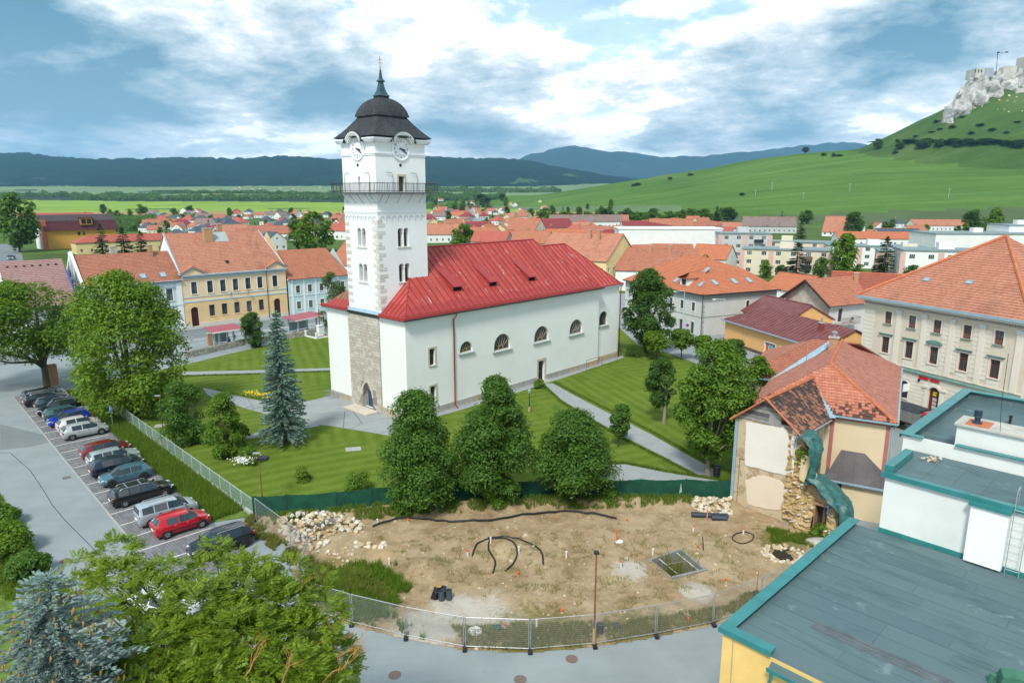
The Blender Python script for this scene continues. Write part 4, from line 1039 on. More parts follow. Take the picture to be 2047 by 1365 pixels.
# ---- school
SCO=(-62.02,127.84);SCA=R(42.8)
school=thing('school_building','two-storey apricot school with blue cornice, twin pediments and arched doors','building',SCO,SCA)
APR=plaster('apricot_plaster',(.78,.60,.38),.1);APR2=plaster('apricot_rustic',(.78,.57,.30),.12)
SL=20.4;D2=16.0
up=[2.05,5.0,7.45,9.9,12.4,14.85,18.0];lo=[5.0,7.4,9.85,12.3,14.8]
ops=[(x-.52,x+.52,6.4,8.7) for x in up]+[(x-.52,x+.52,1.85,4.05) for x in lo]+[(1.75-.68,1.75+.68,.2,3.9,.68),(18.15-.68,18.15+.68,.2,3.9,.68)]
mb=MB();wall(mb,I4,0,SL,-.3,9.7,ops,.25)
wall(mb,wallM(SL,0,R(90)),0,D2,-.3,10.3,top=[(8,17.2)]);wall(mb,wallM(SL,D2,R(180)),0,SL,-.3,10.3)
ob('walls',mb,APR,school)
ob('end_wall',wall(MB(),wallM(0,D2,R(-90)),0,D2,-.3,10.4,top=[(D2/2,17.75)]),WHITE,school)
ru=MB();rustic(ru,I4,.02,SL-.02,.75,4.75,.40,.07,.05,ops);ob('rustication',ru,APR2,school)
ob('plinth',MB().box(.02,1.05,-.12,-.004,-.1,.74).box(2.45,17.45,-.12,-.004,-.1,.74).box(18.85,SL-.02,-.12,-.004,-.1,.74),plaster('pale_plinth',(.62,.58,.50),.3),school)
tr=MB();tr.box(-.02,SL+.02,-.13,-.004,4.86,5.12).box(-.02,SL+.02,-.09,-.004,5.75,5.9).box(-.05,SL+.05,-.20,-.004,9.35,9.52).box(-.05,SL+.05,-.42,.2,9.72,9.95).box(-.05,SL+.05,-.55,.2,9.952,10.12)
ob('cornice',tr,BLUETRIM,school)
dn=MB();dentils(dn,I4,0,SL,9.53,52);tag(ob('dentils',dn,BLUETRIM,school),kind='stuff')
BRF2=M('dark_brown_frame',(.045,.03,.025),.6,.1)
for x in up:window(school,I4,x,6.4,1.04,2.3,BRF2,2,(.66,),.16,.08,.14,.14,WHITE)
for x in lo:window(school,I4,x,1.85,1.04,2.2,BRF2,2,(.66,),.16,.08,.14,.10,APR)
for x in(1.75,18.15):
 do=ob('arched_door',MB().yprism([(-.67,0),(.67,0)]+[(.67*math.cos(math.pi*k/10),3.0+.67*math.sin(math.pi*k/10)) for k in range(11)],.2,.27),M('maroon_door',(.05,.015,.02),.5,.2),school,(x,0,.2))
 ob('door_panel',MB().box(-.55,-.06,.17,.199,.3,1.4).box(.06,.55,.17,.199,.3,1.4).box(-.55,-.06,.17,.199,1.6,2.8).box(.06,.55,.17,.199,1.6,2.8),MATS['maroon_door'],do)
 sr=MB()
 for k in range(11):
  a,b=math.pi*k/11+.02,math.pi*(k+1)/11-.02
  sr.yprism([(.75*math.cos(a),3.0+.75*math.sin(a)),(1.45*math.cos(a),3.0+1.45*math.sin(a)),(1.45*math.cos(b),3.0+1.45*math.sin(b)),(.75*math.cos(b),3.0+.75*math.sin(b))],-.09,-.004)
 ob('door_voussoirs',sr,APR2,do)
for x0,x1 in((-.1,4.1),(16.3,20.5)):
 xc=(x0+x1)/2
 pd=ob('pediment',MB().yprism([(x0,10.13),(x1,10.13),(xc,11.25)],-.30,1.2),APR,school)
 ob('pediment_moulding',MB().yprism([(x0-.25,10.15),(xc,11.38),(x1+.25,10.15),(x1+.25,10.33),(xc,11.58),(x0-.25,10.33)],-.55,1.0),BLUETRIM,pd)
 rb=MB();courses(rb,[(x0-.3,-.62,10.42),(xc,-.62,11.68),(xc,1.6,11.68),(x0-.3,.2,10.42)][::-1],.4);courses(rb,[(xc,-.62,11.68),(x1+.3,-.62,10.42),(x1+.3,.2,10.42),(xc,1.6,11.68)][::-1],.4)
 ob('pediment_roof',rb,T_PK,pd)
fp=[(-.15,-.5,10.0),(SL+.15,-.5,10.0),(18.6,8,17.5),(-.15,8,17.5)]
rb=MB();courses(rb,fp,.40);courses(rb,[(SL+.15,D2+.4,10.0),(-.15,D2+.4,10.0),(-.15,8,17.5),(18.6,8,17.5)],.6);courses(rb,[(SL+.15,-.5,10.0),(SL+.15,D2+.4,10.0),(18.6,8,17.5)],.6)
ob('roof',rb,T_PK,school)
ob('barge_board',MB().tube([(-.2,-.55,10.1),(-.2,8,17.6)],.11,4).tube([(SL+.1,-.55,10.1),(18.6,8,17.6)],.09,4),TIN,school)
chimney(school,7.6,6.3,15.5,18.3,1.7,1.0,M('old_brick',(.46,.27,.14),.9,.2,5,.5,12));chimney(school,10.8,8.6,16.5,19.0,.9,.7)
pl_=[Vector(p) for p in fp];ob('roof_sheet',MB().add([(8.6,5.9,15.72),(11.6,5.9,15.72),(11.6,7.9,17.52),(8.6,7.9,17.52)]).box(8.6,11.6,7.85,7.95,17.3,17.5),M('zinc_sheet',(.42,.47,.46),.5,.1,1.5,metal=.2),school)
ob('vent',MB().box(-.25,.25,-.3,.3,-.3,.25),DKMETAL,school,(9.2,1.6,12.0))
ob('downpipe',MB().tube([(16.2,-.6,9.9),(16.2,-.2,9.2),(16.2,-.2,.1)],.06,6),DKMETAL,school)
for x,c in((8.6,(.02,.06,.30)),(12.0,(.55,.02,.04))):
 fl=thing('flag','blue flag on a short pole over the school door' if c[2]>.1 else 'red flag on a short pole on the school front','flag',tuple(Matrix.Translation((*SCO,0))@Matrix.Rotation(SCA,4,'Z')@Vector((x,-.1,5.2))),SCA)
 ob('flag_pole',MB().tube([(0,0,0),(0,-.9,1.3)],.03,5),METAL,fl)
 f=MB()
 for k in range(5):f.add([(.02+.06*k,-.85+.1*k+.04*(k%2),1.25-.1*k),(.08+.06*k,-.75+.1*k+.04*((k+1)%2),1.15-.1*k),(.08+.06*k,-.7+.09*k,.15-.1*k),(.02+.06*k,-.8+.09*k,.25-.1*k)])
 ob('cloth',f,M('flag_cloth_%d'%int(c[0]*100),c,.8,.1),fl)
 # ---- pale blue house left of the school
bl=thing('blue_house','pale blue two-storey house with faded tile roof left of the apricot school','house',SCO,SCA)
PBL=plaster('pale_blue_plaster',(.55,.64,.68),.12)
ups=[-13.6,-11.0,-8.4,-5.8,-2.4];mb=MB();ops=[(x-.55,x+.55,z,z+2.2) for x in ups for z in(5.6,1.2)]
wall(mb,I4,-15.7,-.02,-.3,9.2,ops,.22);wall(mb,wallM(-15.7,13,R(-90)),0,13,-.3,9.2,top=[(6.5,14.3)]);wall(mb,wallM(-.02,13,R(180)),0,15.68,-.3,9.2);ob('walls',mb,PBL,bl)
for x in ups:
 for z in(5.6,1.2):window(bl,I4,x,z,1.1,2.2,BRF2,2,(.66,),.16,.08,.15,.2,WHITE,hood='flat' if z>3 else None,hood_mat=BLUETRIM)
tr=MB().box(-15.8,-.04,-.14,-.004,4.5,4.75).box(-15.9,-.04,-.35,.1,9.0,9.2).box(-15.9,-.04,-.5,.1,9.202,9.35);ob('cornice',tr,BLUETRIM,bl)
dn=MB();dentils(dn,I4,-15.7,-.1,8.75,36);tag(ob('dentils',dn,BLUETRIM,bl),kind='stuff')
ob('pilaster',MB().box(-1.15,-.2,-.1,-.004,-.1,8.9),WHITE,bl);ob('pilaster',MB().box(-15.68,-14.9,-.1,-.004,-.1,8.9),WHITE,bl)
fp=[(-15.9,-.5,9.2),(-.15,-.5,9.2),(-.15,6.6,14.3),(-15.9,6.6,14.3)];rb=MB();courses(rb,fp,.38);courses(rb,[(-.15,13.5,9.2),(-15.9,13.5,9.2),(-15.9,6.6,14.3),(-.15,6.6,14.3)],.6);ob('roof',rb,T_BR,bl)
for x in(2.2,5.9,9.6,13.0):skylight(bl,[Vector(p)+Vector((0,0,.04)) for p in fp],x,1.9,.95,1.2)
chimney(bl,-3.4,5.6,13,15.6,.7,.6);chimney(bl,-9.3,6.9,13.6,15.5,1.1,.8,STONE)
ob('parapet',MB().yprism([(-16.5,8.2),(-15.95,8.2),(-15.95,14.9),(-16.5,14.9)],6.2,6.9).xprism([(-.3,9.1),(6.6,14.5),(13.2,9.1),(13.2,9.6),(6.6,15.1),(-.3,9.7)],-16.35,-15.95),WHITE,bl)
# ---- scaffold tower against its left end
sf=thing('scaffold','steel scaffold with blue sheeting at the end of the pale blue house','scaffold',SCO,SCA)
for y in(-.9,1.5,4,6.5):
 ob('upright',MB().tube([(-16.7,y,.02),(-16.7,y,13 if y>3 else 10.5)],.05,5),METAL,sf);ob('upright',MB().tube([(-17.5,y,.02),(-17.5,y,13 if y>3 else 10.5)],.05,5),METAL,sf)
for z in(2,4,6,8,10):ob('deck',MB().box(-17.55,-16.65,-1,6.6,z,z+.06),WOOD,sf)
for z in(3,5,7,9,11):ob('guard_rail',MB().tube([(-17.5,-1,z),(-17.5,6.6,z)],.035,5),METAL,sf)
ob('sheeting',MB().add([(-17.6,-.9,2),(-17.6,6.6,2),(-17.62,6.7,13),(-17.58,2.0,11.6),(-17.6,-.9,9.5)]).add([(-17.63,-.9,9.5),(-17.61,2.0,11.6),(-17.65,6.7,13),(-17.63,6.6,2),(-17.63,-.9,2)]),M('blue_tarpaulin',(.03,.13,.50),.5,.2),sf)
# ---- mauve-roofed house at the far left of the row
mv=thing('mauve_roof_house','house with plain mauve-brown tiled roof behind the broad tree','house',SCO,SCA)
mb=MB();wall(mb,I4,-26.5,-17.8,-.3,8.6,[(-25,-23.9,5,7),(-21,-19.9,5,7)],.2);wall(mb,wallM(-26.5,13,R(-90)),0,13,-.3,8.6,top=[(6.5,13.7)]);wall(mb,wallM(-17.8,0,R(90)),0,13,-.3,8.6,top=[(6.5,13.7)]);wall(mb,wallM(-17.8,13,R(180)),0,8.7,-.3,8.6)
ob('walls',mb,WHITE,mv)
for x in(-24.45,-20.45):window(mv,I4,x,5,1.1,2,WHITEP,2,(),.14)
rb=MB();courses(rb,[(-26.8,-2.2,6.9),(-17.6,-2.2,6.9),(-17.6,6.6,13.9),(-26.8,6.6,13.9)],.42);courses(rb,[(-17.6,13.5,8.4),(-26.8,13.5,8.4),(-26.8,6.6,13.9),(-17.6,6.6,13.9)],.6);ob('roof',rb,T_MV,mv)
sg=MB()
for i in range(7):sg.box(-25.8+i*1.15,-25.5+i*1.15,5.3,5.5,12.95,13.2)
tag(ob('snow_stops',sg,DKMETAL,mv),kind='stuff')
# ---- pale turquoise house right of the school
cy=thing('turquoise_house','pale turquoise house with orange roof right of the apricot school','house',SCO,SCA)
CYP=plaster('turquoise_plaster',(.50,.66,.66),.1)
xs=[22.9,25.6,28.3,31.0,33.4];ops=[(x-.45,x+.45,z,z+1.6) for x in xs for z in(4.6,1.2)];mb=MB();wall(mb,I4,20.7,35,-.3,7.7,ops,.2);wall(mb,wallM(35,0,R(90)),0,13,-.3,7.7,top=[(6.5,13.1)]);wall(mb,wallM(35,13,R(180)),0,14.3,-.3,7.7);ob('walls',mb,CYP,cy)
WDF=M('honey_wood_frame',(.32,.17,.05),.6,.15)
for x in xs:
 for z in(4.6,1.2):window(cy,I4,x,z,.9,1.6,WDF,2,(.6,),.1,.08,.12,.14,WHITE)
ob('cornice',MB().box(20.6,35.1,-.3,.1,7.5,7.72).box(20.7,35,-.1,-.004,4.0,4.15),WHITE,cy)
for x in(21.6,24.25,26.95,29.65,32.2):ob('pilaster',MB().box(x-.2,x+.2,-.08,-.004,-.1,7.4),WHITE,cy)
rb=MB();courses(rb,[(20.75,-.5,7.6),(35.3,-.5,7.6),(33.2,6.7,13.2),(20.75,6.7,13.2)],.38);courses(rb,[(35.3,13.4,7.6),(20.75,13.4,7.6),(20.75,6.7,13.2),(33.2,6.7,13.2)],.6);courses(rb,[(35.3,-.5,7.6),(35.3,13.4,7.6),(33.2,6.7,13.2)],.38);ob('roof',rb,T_OR,cy)
# white gable house behind it
house('house with tall white gable and orange roof behind the turquoise house',(-36.5,176),R(-30),14,15,8.0,6.0,WHITE,T_OR,chims=((-2,2,1.0),),nwin=3)
# ---- cream palace-like building on the right
BO=(44.30,84.65);BA=R(-67)
pal=thing('cream_building','large cream three-storey building with pilasters, hipped tile roof and arched doorway','building',BO,BA)
CRP=plaster('palace_cream',(.62,.56,.45),.14,(.46,.40,.31));CRL=plaster('palace_light',(.70,.66,.57),.1)
off=10.25;PLN=19.3;PD=20.0
x5=[off+v for v in(-6.85,-3.7,-.62,2.8,6.15)]
ops=[(x-.45,x+.45,9.55,11.05) for x in x5]+[(x-.5,x+.5,5.95,7.95) for x in x5]
dx_=off+.05
gro=[x5[0],x5[1],x5[3]+.2,x5[4]+.2]
ops+=[(x-.55,x+.55,1.1,3.2,.55) for x in gro]+[(dx_-.65,dx_+.65,.1,3.3,.65)]
mb=MB();wall(mb,I4,0,PLN,-.3,12.0,ops,.3);wall(mb,wallM(0,PD,R(-90)),0,PD,-.3,12.0);wall(mb,wallM(PLN,0,R(90)),0,PD,-.3,12.0);wall(mb,wallM(PLN,PD,R(180)),0,PLN,-.3,12.0);ob('walls',mb,CRP,pal)
RBF=M('red_brown_frame',(.17,.04,.025),.55,.15);COPG=M('green_copper',(.12,.24,.21),.6,.2,2)
for i,x in enumerate(x5):
 window(pal,I4,x,9.55,.9,1.5,RBF,2,(.42,),.14,.08,.16,.14,CRL,sill_mat=COPG)
 ob('spandrel',MB().box(-.4,.4,.10,.139,.08,.55),M('faded_maroon_panel',(.17,.085,.07),.8,.2),pal,(x,0,9.55))
 window(pal,I4,x,5.95,1.0,2.0,RBF,2,(.68,),.16,.09,.14,.2,CRL,hood='arc' if i==2 else 'flat',hood_mat=COPG)
 ob('apron_panel',MB().box(-.62,.62,-.05,-.004,0,.78).box(-.3,.3,-.07,-.051,.25,.55),CRL,pal,(x,0,4.98))
for x in gro:window(pal,I4,x,1.1,1.1,2.1,RBF,2,(.68,),.18,.09,.12,.16,CRL,arch=True)
ru=MB();rustic(ru,I4,.02,PLN-.02,.8,4.3,.44,.05,.045,ops);rustic(ru,I4,.02,1.5,5.0,11.2,.5,.05,.05,[]);rustic(ru,I4,x5[2]-1.6,x5[2]+1.6,5.0,11.2,.5,.05,.045,[(o[0]-.25,o[1]+.25,o[2]-.2,o[3]+.9) for o in ops]);ob('rustication',ru,CRL,pal)
for x in(off-5.4,off-2.2+.05,off+1.15,off+4.45,off+8.2):
 p_=ob('pilaster',MB().box(-.30,.30,-.13,-.004,4.9,11.0),CRL,pal,(x,0,0));ob('capital',MB().box(-.36,.36,-.18,-.004,11.0,11.12).box(-.42,.42,-.24,-.004,11.3,11.45).box(-.33,.33,-.2,-.004,11.121,11.299),plaster('capital_stone',(.62,.65,.64),.2),p_)
tr=MB().box(-.1,PLN+.1,-.16,-.004,4.40,4.56).box(-.1,PLN+.1,-.1,-.004,4.86,4.97).box(-.15,PLN+.15,-.14,.0,11.5,11.62).box(-.3,PLN+.3,-.45,.1,12.0,12.2).box(-.4,PLN+.4,-.6,.1,12.2,12.36);tr.box(-.45,-.004,.1,PD,12.0,12.36)
ob('cornice',tr,CRL,pal);ob('string_flashing',MB().add([(-.1,-.3,4.57),(PLN,-.3,4.57),(PLN,0,4.72),(-.1,0,4.72)]).box(-.1,PLN,-.3,-.16,4.5,4.569),COPG,pal)
ob('gutter',MB().box(-.7,PLN+.5,-.95,-.62,12.3,12.52).box(-.75,PLN,-1.0,-.95,12.3,12.62).box(-.95,-.62,-.6,PD,12.3,12.52),TIN,pal)
dn=MB();dentils(dn,I4,0,PLN,11.78,70,.15,.2,.3);tag(ob('dentils',dn,M('grey_dentil',(.36,.36,.36),.9),pal),kind='stuff')
hx=10.0;ap=20.1
rb=MB();a,b,c,d=(-.8,-.9,12.5),(PLN+.5,-.9,12.5),(PLN+.5,PD+.5,12.5),(-.8,PD+.5,12.5);r0,r1=(hx+2.6,PD/2,ap),(PLN-hx+.4,PD/2,ap)
r0=(9.45,PD/2,ap);r1=(9.6,PD/2,ap)
for q in([a,b,r1,r0],[d,a,r0],[b,c,r1],[c,d,r0,r1]):courses(rb,q,.42,.06)
ob('roof',rb,tile('tile_palace',(.40,.16,.10),(.52,.25,.165),dark=.28),pal)
hp=MB()
for q in((a,r0),(b,r1)):hp.tube([Vector(q[0])+Vector((0,0,.1)),Vector(q[1])+Vector((0,0,.1))],.2,6)
ob('hip_tiles',hp,TERRA,pal)
for x,s_ in((6.6,4.3),(11.4,4.7)):skylight(pal,[Vector(p)+Vector((0,0,.06)) for p in(a,b,r1,r0)],x,s_,.7,.55)
do=ob('arched_door',MB().yprism([(-.64,0),(.64,0)]+[(.64*math.cos(math.pi*k/10),2.56+.64*math.sin(math.pi*k/10)) for k in range(11)],.22,.29),M('crimson_door',(.14,.012,.015),.5,.15),pal,(dx_,0,.1))
for k in range(4):ob('door_glass',MB().box(-.25,.25,.19,.219,.25+k*.45,.6+k*.45),M('door_pane_pale',(.45,.46,.44),.3),do)
ob('door_notice',MB().box(-.3,.3,.19,.219,2.1,2.75),M('yellow_black_notice',(.10,.09,.02),.5),do)
ob('notice_lines',MB().box(-.24,.24,.17,.189,2.50,2.66).box(-.24,.14,.17,.189,2.22,2.40),M('notice_yellow',(.75,.62,.03),.5),do)
ob('door_surround',MB().box(-1.15,-.7,-.16,-.004,0,3.0).box(.7,1.15,-.16,-.004,0,3.0).box(-1.35,-.7,-.26,-.004,3.0,3.25).box(.7,1.35,-.26,-.004,3.0,3.25),CRL,do)
sr=MB()
for k in range(12):
 a_,b_=math.pi*k/12,math.pi*(k+1)/12
 sr.yprism([(.7*math.cos(a_),2.56+.7*math.sin(a_)),(1.0*math.cos(a_),2.56+1.0*math.sin(a_)),(1.0*math.cos(b_),2.56+1.0*math.sin(b_)),(.7*math.cos(b_),2.56+.7*math.sin(b_))],-.14,-.004)
ob('archivolt',sr,CRL,do)
# red shop lettering above the doorway
sb_=ob('sign_letters',MB(),M('sign_red',(.55,.015,.02),.45),pal,(dx_-.75,0,4.12)) if False else None
sg=MB();rs2=random.Random(5)
for k in range(13):
 if k==6:continue
 x=-1.2+k*.19;w=.14;hh=.40 if k==0 else.32
 pts_=[(x,-.16),(x+w,-.16),(x+w,-.16+hh*rs2.choice((.7,1,1))),(x,-.16+hh)];sg.yprism(pts_,-.16,-.11)
sg.box(-1.25,1.3,-.108,-.09,-.05,.02)
ob('sign_letters',sg,M('sign_red',(.55,.015,.02),.45),pal,(dx_-.75,0,4.12))
ob('sign_rail',MB().box(-1.35,1.35,-.088,-.02,-.2,.2),M('sign_backing',(.50,.50,.52),.6),pal,(dx_-.75,0,4.12))
ob('wall_sign',MB().box(-.05,.05,-1.1,-.1,-.45,.45),WHITEP,pal,(off-3.0,0,2.6));ob('lamp_bracket',MB().box(-.1,.1,-.2,-.004,0,.3),DKMETAL,pal,(off-1.9,0,3.6))
# ---- corner house beyond the church: grey-white with orange hipped roof
KO=(33.85,120.05);KA=R(25)
cor=thing('corner_house','grey and white corner house with orange hipped roof and roof windows','house',KO,KA)
GW=plaster('greywhite_plaster',(.56,.57,.54),.1);GD=plaster('grey_band_plaster',(.33,.36,.35),.1)
KL,KD,KE=17.6,24.0,7.6
fw_=wallM(0,KD,R(-90));ops_l=[(KD-v-.45,KD-v+.45,z,z+1.6) for v in(2.4,5.6,8.8,12,15.2,18.4) for z in(4.3,)]+[(KD-v-.45,KD-v+.45,.15,2.3) for v in(2.4,5.6,8.8,12,15.2)]
ops_f=[(x-.4,x+.4,4.4,5.9,.3) for x in(10.6,14.4)]
mb=MB();wall(mb,I4,0,KL,-.3,KE,ops_f,.2);wall(mb,fw_,0,KD,-.3,KE,ops_l,.2);wall(mb,wallM(KL,0,R(90)),0,KD,-.3,KE);wall(mb,wallM(KL,KD,R(180)),0,KL,-.3,KE);ob('walls',mb,GW,cor)
DGF=M('charcoal_frame',(.05,.05,.055),.6,.1)
for x in(10.6,14.4):window(cor,I4,x,4.4,.8,1.5,BROWNF,2,(),.12,.07,.1,.12,WHITE,arch=.3)
for v in(2.4,5.6,8.8,12,15.2,18.4):window(cor,fw_,KD-v,4.3,.9,1.6,DGF,2,(),.12,.07,.1,.12,WHITE)
for v in(2.4,5.6,8.8,12,15.2):window(cor,fw_,KD-v,.15,.9,2.15,DGF,1,(),.14,.08,None,.1,GW)
ob('upper_band',MB().box(-.03,KL,-.03,-.003,6.15,KE).box(-.031,-.004,-.029,KD,6.15,KE),GD,cor);ob('string_course',MB().box(-.08,KL,-.08,-.004,3.45,3.55).box(-.081,-.005,-.079,KD,3.45,3.55),GD,cor)
for i in range(13):
 l=.55 if i%2 else.35;ob('quoin',MB().box(0,l,-.045,-.004,0,.42),GD,cor,(0.02,0,.1+i*.46))
a,b,c,d=(-.5,-.5,KE),(KL+.3,-.5,KE),(KL+.3,KD+.5,KE),(-.5,KD+.5,KE);r0,r1=(8.2,9.5,13.2),(8.2,15,13.2);kz=(13.2-KE)/10.0
rb=MB();courses(rb,[d,a,r0,r1],.4);courses(rb,[a,(KL+.3,-.5,KE),(KL-3,5.2,KE+5.7*kz),r0],.4);courses(rb,[b,c,r1,r0],.5);courses(rb,[c,d,r1],.5)
ob('roof',rb,T_OR2,cor)
ob('hip_tiles',MB().tube([(a[0],a[1],a[2]+.12),(r0[0],r0[1],r0[2]+.12)],.16,6),TERRA,cor)
ob('gutter',MB().box(-.6,KL+.3,-.65,-.5,KE-.12,KE+.05).box(-.65,-.5,-.5,KD,KE-.12,KE+.05),DKMETAL,cor);ob('downpipe',MB().tube([(-.08,-.1,KE),(-.08,-.1,.1)],.06,6),DKMETAL,cor)
pf_=[Vector(p)+Vector((0,0,.06)) for p in(a,b,(KL-3,5.2,KE+5.7*kz),r0)];plf=[Vector(p)+Vector((0,0,.06)) for p in(d,a,r0,r1)]
for x in(5.0,9.6,13.2):skylight(cor,pf_,x,3.2,.85,1.5)
for x,s_ in((22.0,2.6),(19.3,6.5),(15.0,2.6)):skylight(cor,plf,x,s_,.8,1.5)
dm=ob('dormer',MB().box(-.2,2.6,-1.1,1.1,0,1.45),WHITE,cor,(.9,6.2,8.5));ob('dormer_window',MB().box(-.26,-.201,-.55,.55,.15,1.3),DKP,dm)
drb=MB();courses(drb,[(-.6,-1.5,1.35),(-.6,1.5,1.35),(4.2,.0,2.35),(.9,0,2.35)][::-1],.4);courses(drb,[(-.6,-1.5,1.35),(3.4,-1.5,1.5),(4.2,0,2.35),(.9,0,2.35)],.4);courses(drb,[(3.4,1.5,1.5),(-.6,1.5,1.35),(.9,0,2.35),(4.2,0,2.35)],.4);ob('dormer_roof',drb,T_OR2,dm)
# ---- orange shop
SO=(36.76,115.72);SA=R(-74.3)
shp=thing('orange_shop','single-storey orange shop with maroon sheet roof and display windows','shop',SO,SA)
ORP=plaster('orange_plaster',(.76,.44,.18),.1)
SLn,SDp=24.0,10.0
ops=[(11.2,13.8,.75,2.35),(15.0,17.6,.75,2.35),(6.2,6.5,1.6,2.9)];mb=MB();wall(mb,I4,0,SLn,-.3,4.0,ops,.2);wall(mb,wallM(0,SDp,R(-90)),0,SDp,-.3,4.0);wall(mb,wallM(SLn,0,R(90)),0,SDp,-.3,4.0,top=[(SDp/2,6.2)]);wall(mb,wallM(SLn,SDp,R(180)),0,SLn,-.3,4.0);ob('walls',mb,ORP,shp)
ob('plinth',MB().box(0,SLn,-.06,-.004,-.1,.5),M('brown_plinth',(.12,.08,.06),.9),shp)
for k,x in enumerate((12.5,16.3)):
 w_=window(shp,I4,x,.75,2.6,1.6,WHITEP,3,(),.12,.08,.12,.12,WHITE)
 for j in range(3):ob('display',MB().box(-.34,.34,.13,.145,.12,1.1+.2*(j%2)),M('display_%d%d'%(k,j),((.65,.12,.04),(.12,.35,.55),(.08,.38,.42),(.55,.45,.12),(.2,.4,.6),(.6,.62,.6))[k*3+j],.5,.5,3),w_,((j-1)*.84,0,0))
window(shp,I4,6.35,1.6,.3,1.3,WHITEP,1,(),.1)
MAR=M('maroon_sheet',(.17,.055,.055),.5,.25,1.0,stain=.35,stain_col=(.28,.15,.13))
rb=MB();a,b=(-.4,-.5,3.95),(SLn+.3,-.5,3.95);c,d=(SLn+.3,SDp+.5,3.95),(-.4,SDp+.5,3.95);r0,r1=(4.5,SDp/2,6.4),(SLn+.3,SDp/2,6.4)
rf=ob('roof',MB().add([(p[0],p[1],p[2]-.06) for p in(a,b,r1,r0)]).add([(p[0],p[1],p[2]-.06) for p in(c,d,r0,r1)]).add([(p[0],p[1],p[2]-.06) for p in(d,a,r0)]),MAR,shp)
panels(rf,[a,b,r1,r0],.85,MAR,seed=21);panels(rf,[d,a,r0],.85,MAR,seed=22);panels(rf,[c,d,r0,r1],1.7,MAR,seed=23)
ob('gutter',MB().box(-.45,SLn+.3,-.68,-.5,3.8,3.97),TIN,shp)
chimney(shp,19.5,3.2,5.2,6.6,.6,.6,M('red_flue',(.25,.06,.05),.6));ob('flue',MB().lathe([(.12,0),(.12,.5),(.2,.52),(.2,.6),(.08,.62),(.08,.8)],10),METAL,shp,(19.5,3.2,6.7))
ob('shop_crate',MB().box(-.4,.4,-.35,.35,0,.7),WHITEP,shp,(14.2,-.7,.01))
# back ridge of a second maroon roof
house('low building with dark red sheet roof behind the orange shop',(47.6,116.8),R(-74),12,9,4.6,2.4,ORP,MAR,over=.4,course=9,win=False,name='annex_building',cat='building')
# ---- house with peeled gable between shop and cream building
GO=(49.6,122.7)
pg=thing('peeled_gable_house','house with bare peeling plaster gable, orange roof and small balcony','house',GO,R(-65))
pg.scale=(1.13,1,1)
def peel_mat(name,a,b,c,s1=1.2,lo=.48):
 m,t,bb_=mat0(name);v=t.n.new('ShaderNodeTexCoord').outputs['Object']
 n1=t.noise(v,s1,8,.7,.5);n2=t.noise(t.mapping(v,loc=(4,1,7)),s1*.6,7,.7,.8);n3=t.noise(v,9,3,.7)
 col=t.mix(t.ramp(n1,[(lo,0.0),(lo+.04,1.0)]),a,b);col=t.mix(t.ramp(n2,[(.6,0.0),(.64,1.0)]),col,c)
 col=t.mix(t.math('MULTIPLY',n3,.35),col,sc3(b,.6));t.put(bb_.inputs['Base Color'],col);bb_.inputs['Roughness'].default_value=.95
 bn=t.new('ShaderNodeBump',Height=t.math('ADD',n1,t.math('MULTIPLY',n3,.4)),Strength=.7);bn.inputs['Distance'].default_value=.06;t.l.new(bn.outputs[0],bb_.inputs['Normal']);MATS[name]=m
 return m
PEEL=peel_mat('peeled_gable',(.62,.60,.53),(.50,.46,.38),(.34,.19,.12))
mb=MB();wall(mb,wallM(0,0,0),0,8.5,-.3,7.0,top=[(4.25,10.4)]);ob('gable_wall',mb,PEEL,pg)
WHD=plaster('dull_white',(.62,.60,.58),.3)
mb=MB();fr=wallM(8.5,0,R(90));wall(mb,fr,0,14,-.3,7.0,[(2.2,3.2,3.6,5.9),(9.4,10.4,4.3,5.8)],.2);wall(mb,wallM(8.5,14,R(180)),0,8.5,-.3,7);wall(mb,wallM(0,14,R(-90)),0,14,-.3,7);ob('walls',mb,WHD,pg)
window(pg,fr,2.7,3.6,1.0,2.3,BROWNF,1,(.5,),.12,.09,None,.15,WHD);window(pg,fr,9.9,4.3,1.0,1.5,BROWNF,2,(),.12,.08,.1,.14,WHD)
bc=ob('balcony',MB().box(8.5,9.9,1.6,6.0,3.3,3.5),STONE,pg);rl=MB().tube([(9.85,1.6,4.5),(9.85,6.0,4.5)],.03,5).tube([(8.5,6.0,4.5),(9.85,6.0,4.5)],.03,5)
for i in range(18):rl.box(9.83,9.86,1.6+i*.25,1.63+i*.25,3.5,4.5)
ob('railing',rl,DKMETAL,bc);ob('chair',MB().box(8.9,9.3,4.6,5.0,3.9,3.95).box(8.9,9.3,4.96,5.0,3.95,4.4).box(8.9,8.95,4.6,4.65,3.5,3.9).box(9.25,9.3,4.6,4.65,3.5,3.9),WOOD,bc)
rb=MB();courses(rb,[(9.2,-.9,6.6),(9.2,7.4,6.6),(4.25,7.4,10.6),(4.25,-.9,10.6)],.36);courses(rb,[(-.8,14.3,6.5),(-.8,-.9,6.5),(4.25,-.9,10.6),(4.25,14.3,10.6)],.36);courses(rb,[(9.2,7.42,6.6),(9.2,14.3,6.6),(4.25,14.3,10.6),(4.25,7.42,10.6)],.5);ob('roof',rb,T_OR,pg)
ob('barge_board',MB().yprism([(-.9,6.35),(4.25,10.5),(9.3,6.45),(9.3,6.2),(4.25,10.2),(-.9,6.1)],-1.0,-.9),DKMETAL,pg)
house('long house with dull red-brown roof beside the peeled gable house',(68,121),R(-28),20,11,7.2,3.8,WHD,tile('tile_rust',(.30,.085,.055),(.36,.12,.08),dark=.15,w=.3),chims=((-6,-2.6,.2),),nwin=4)
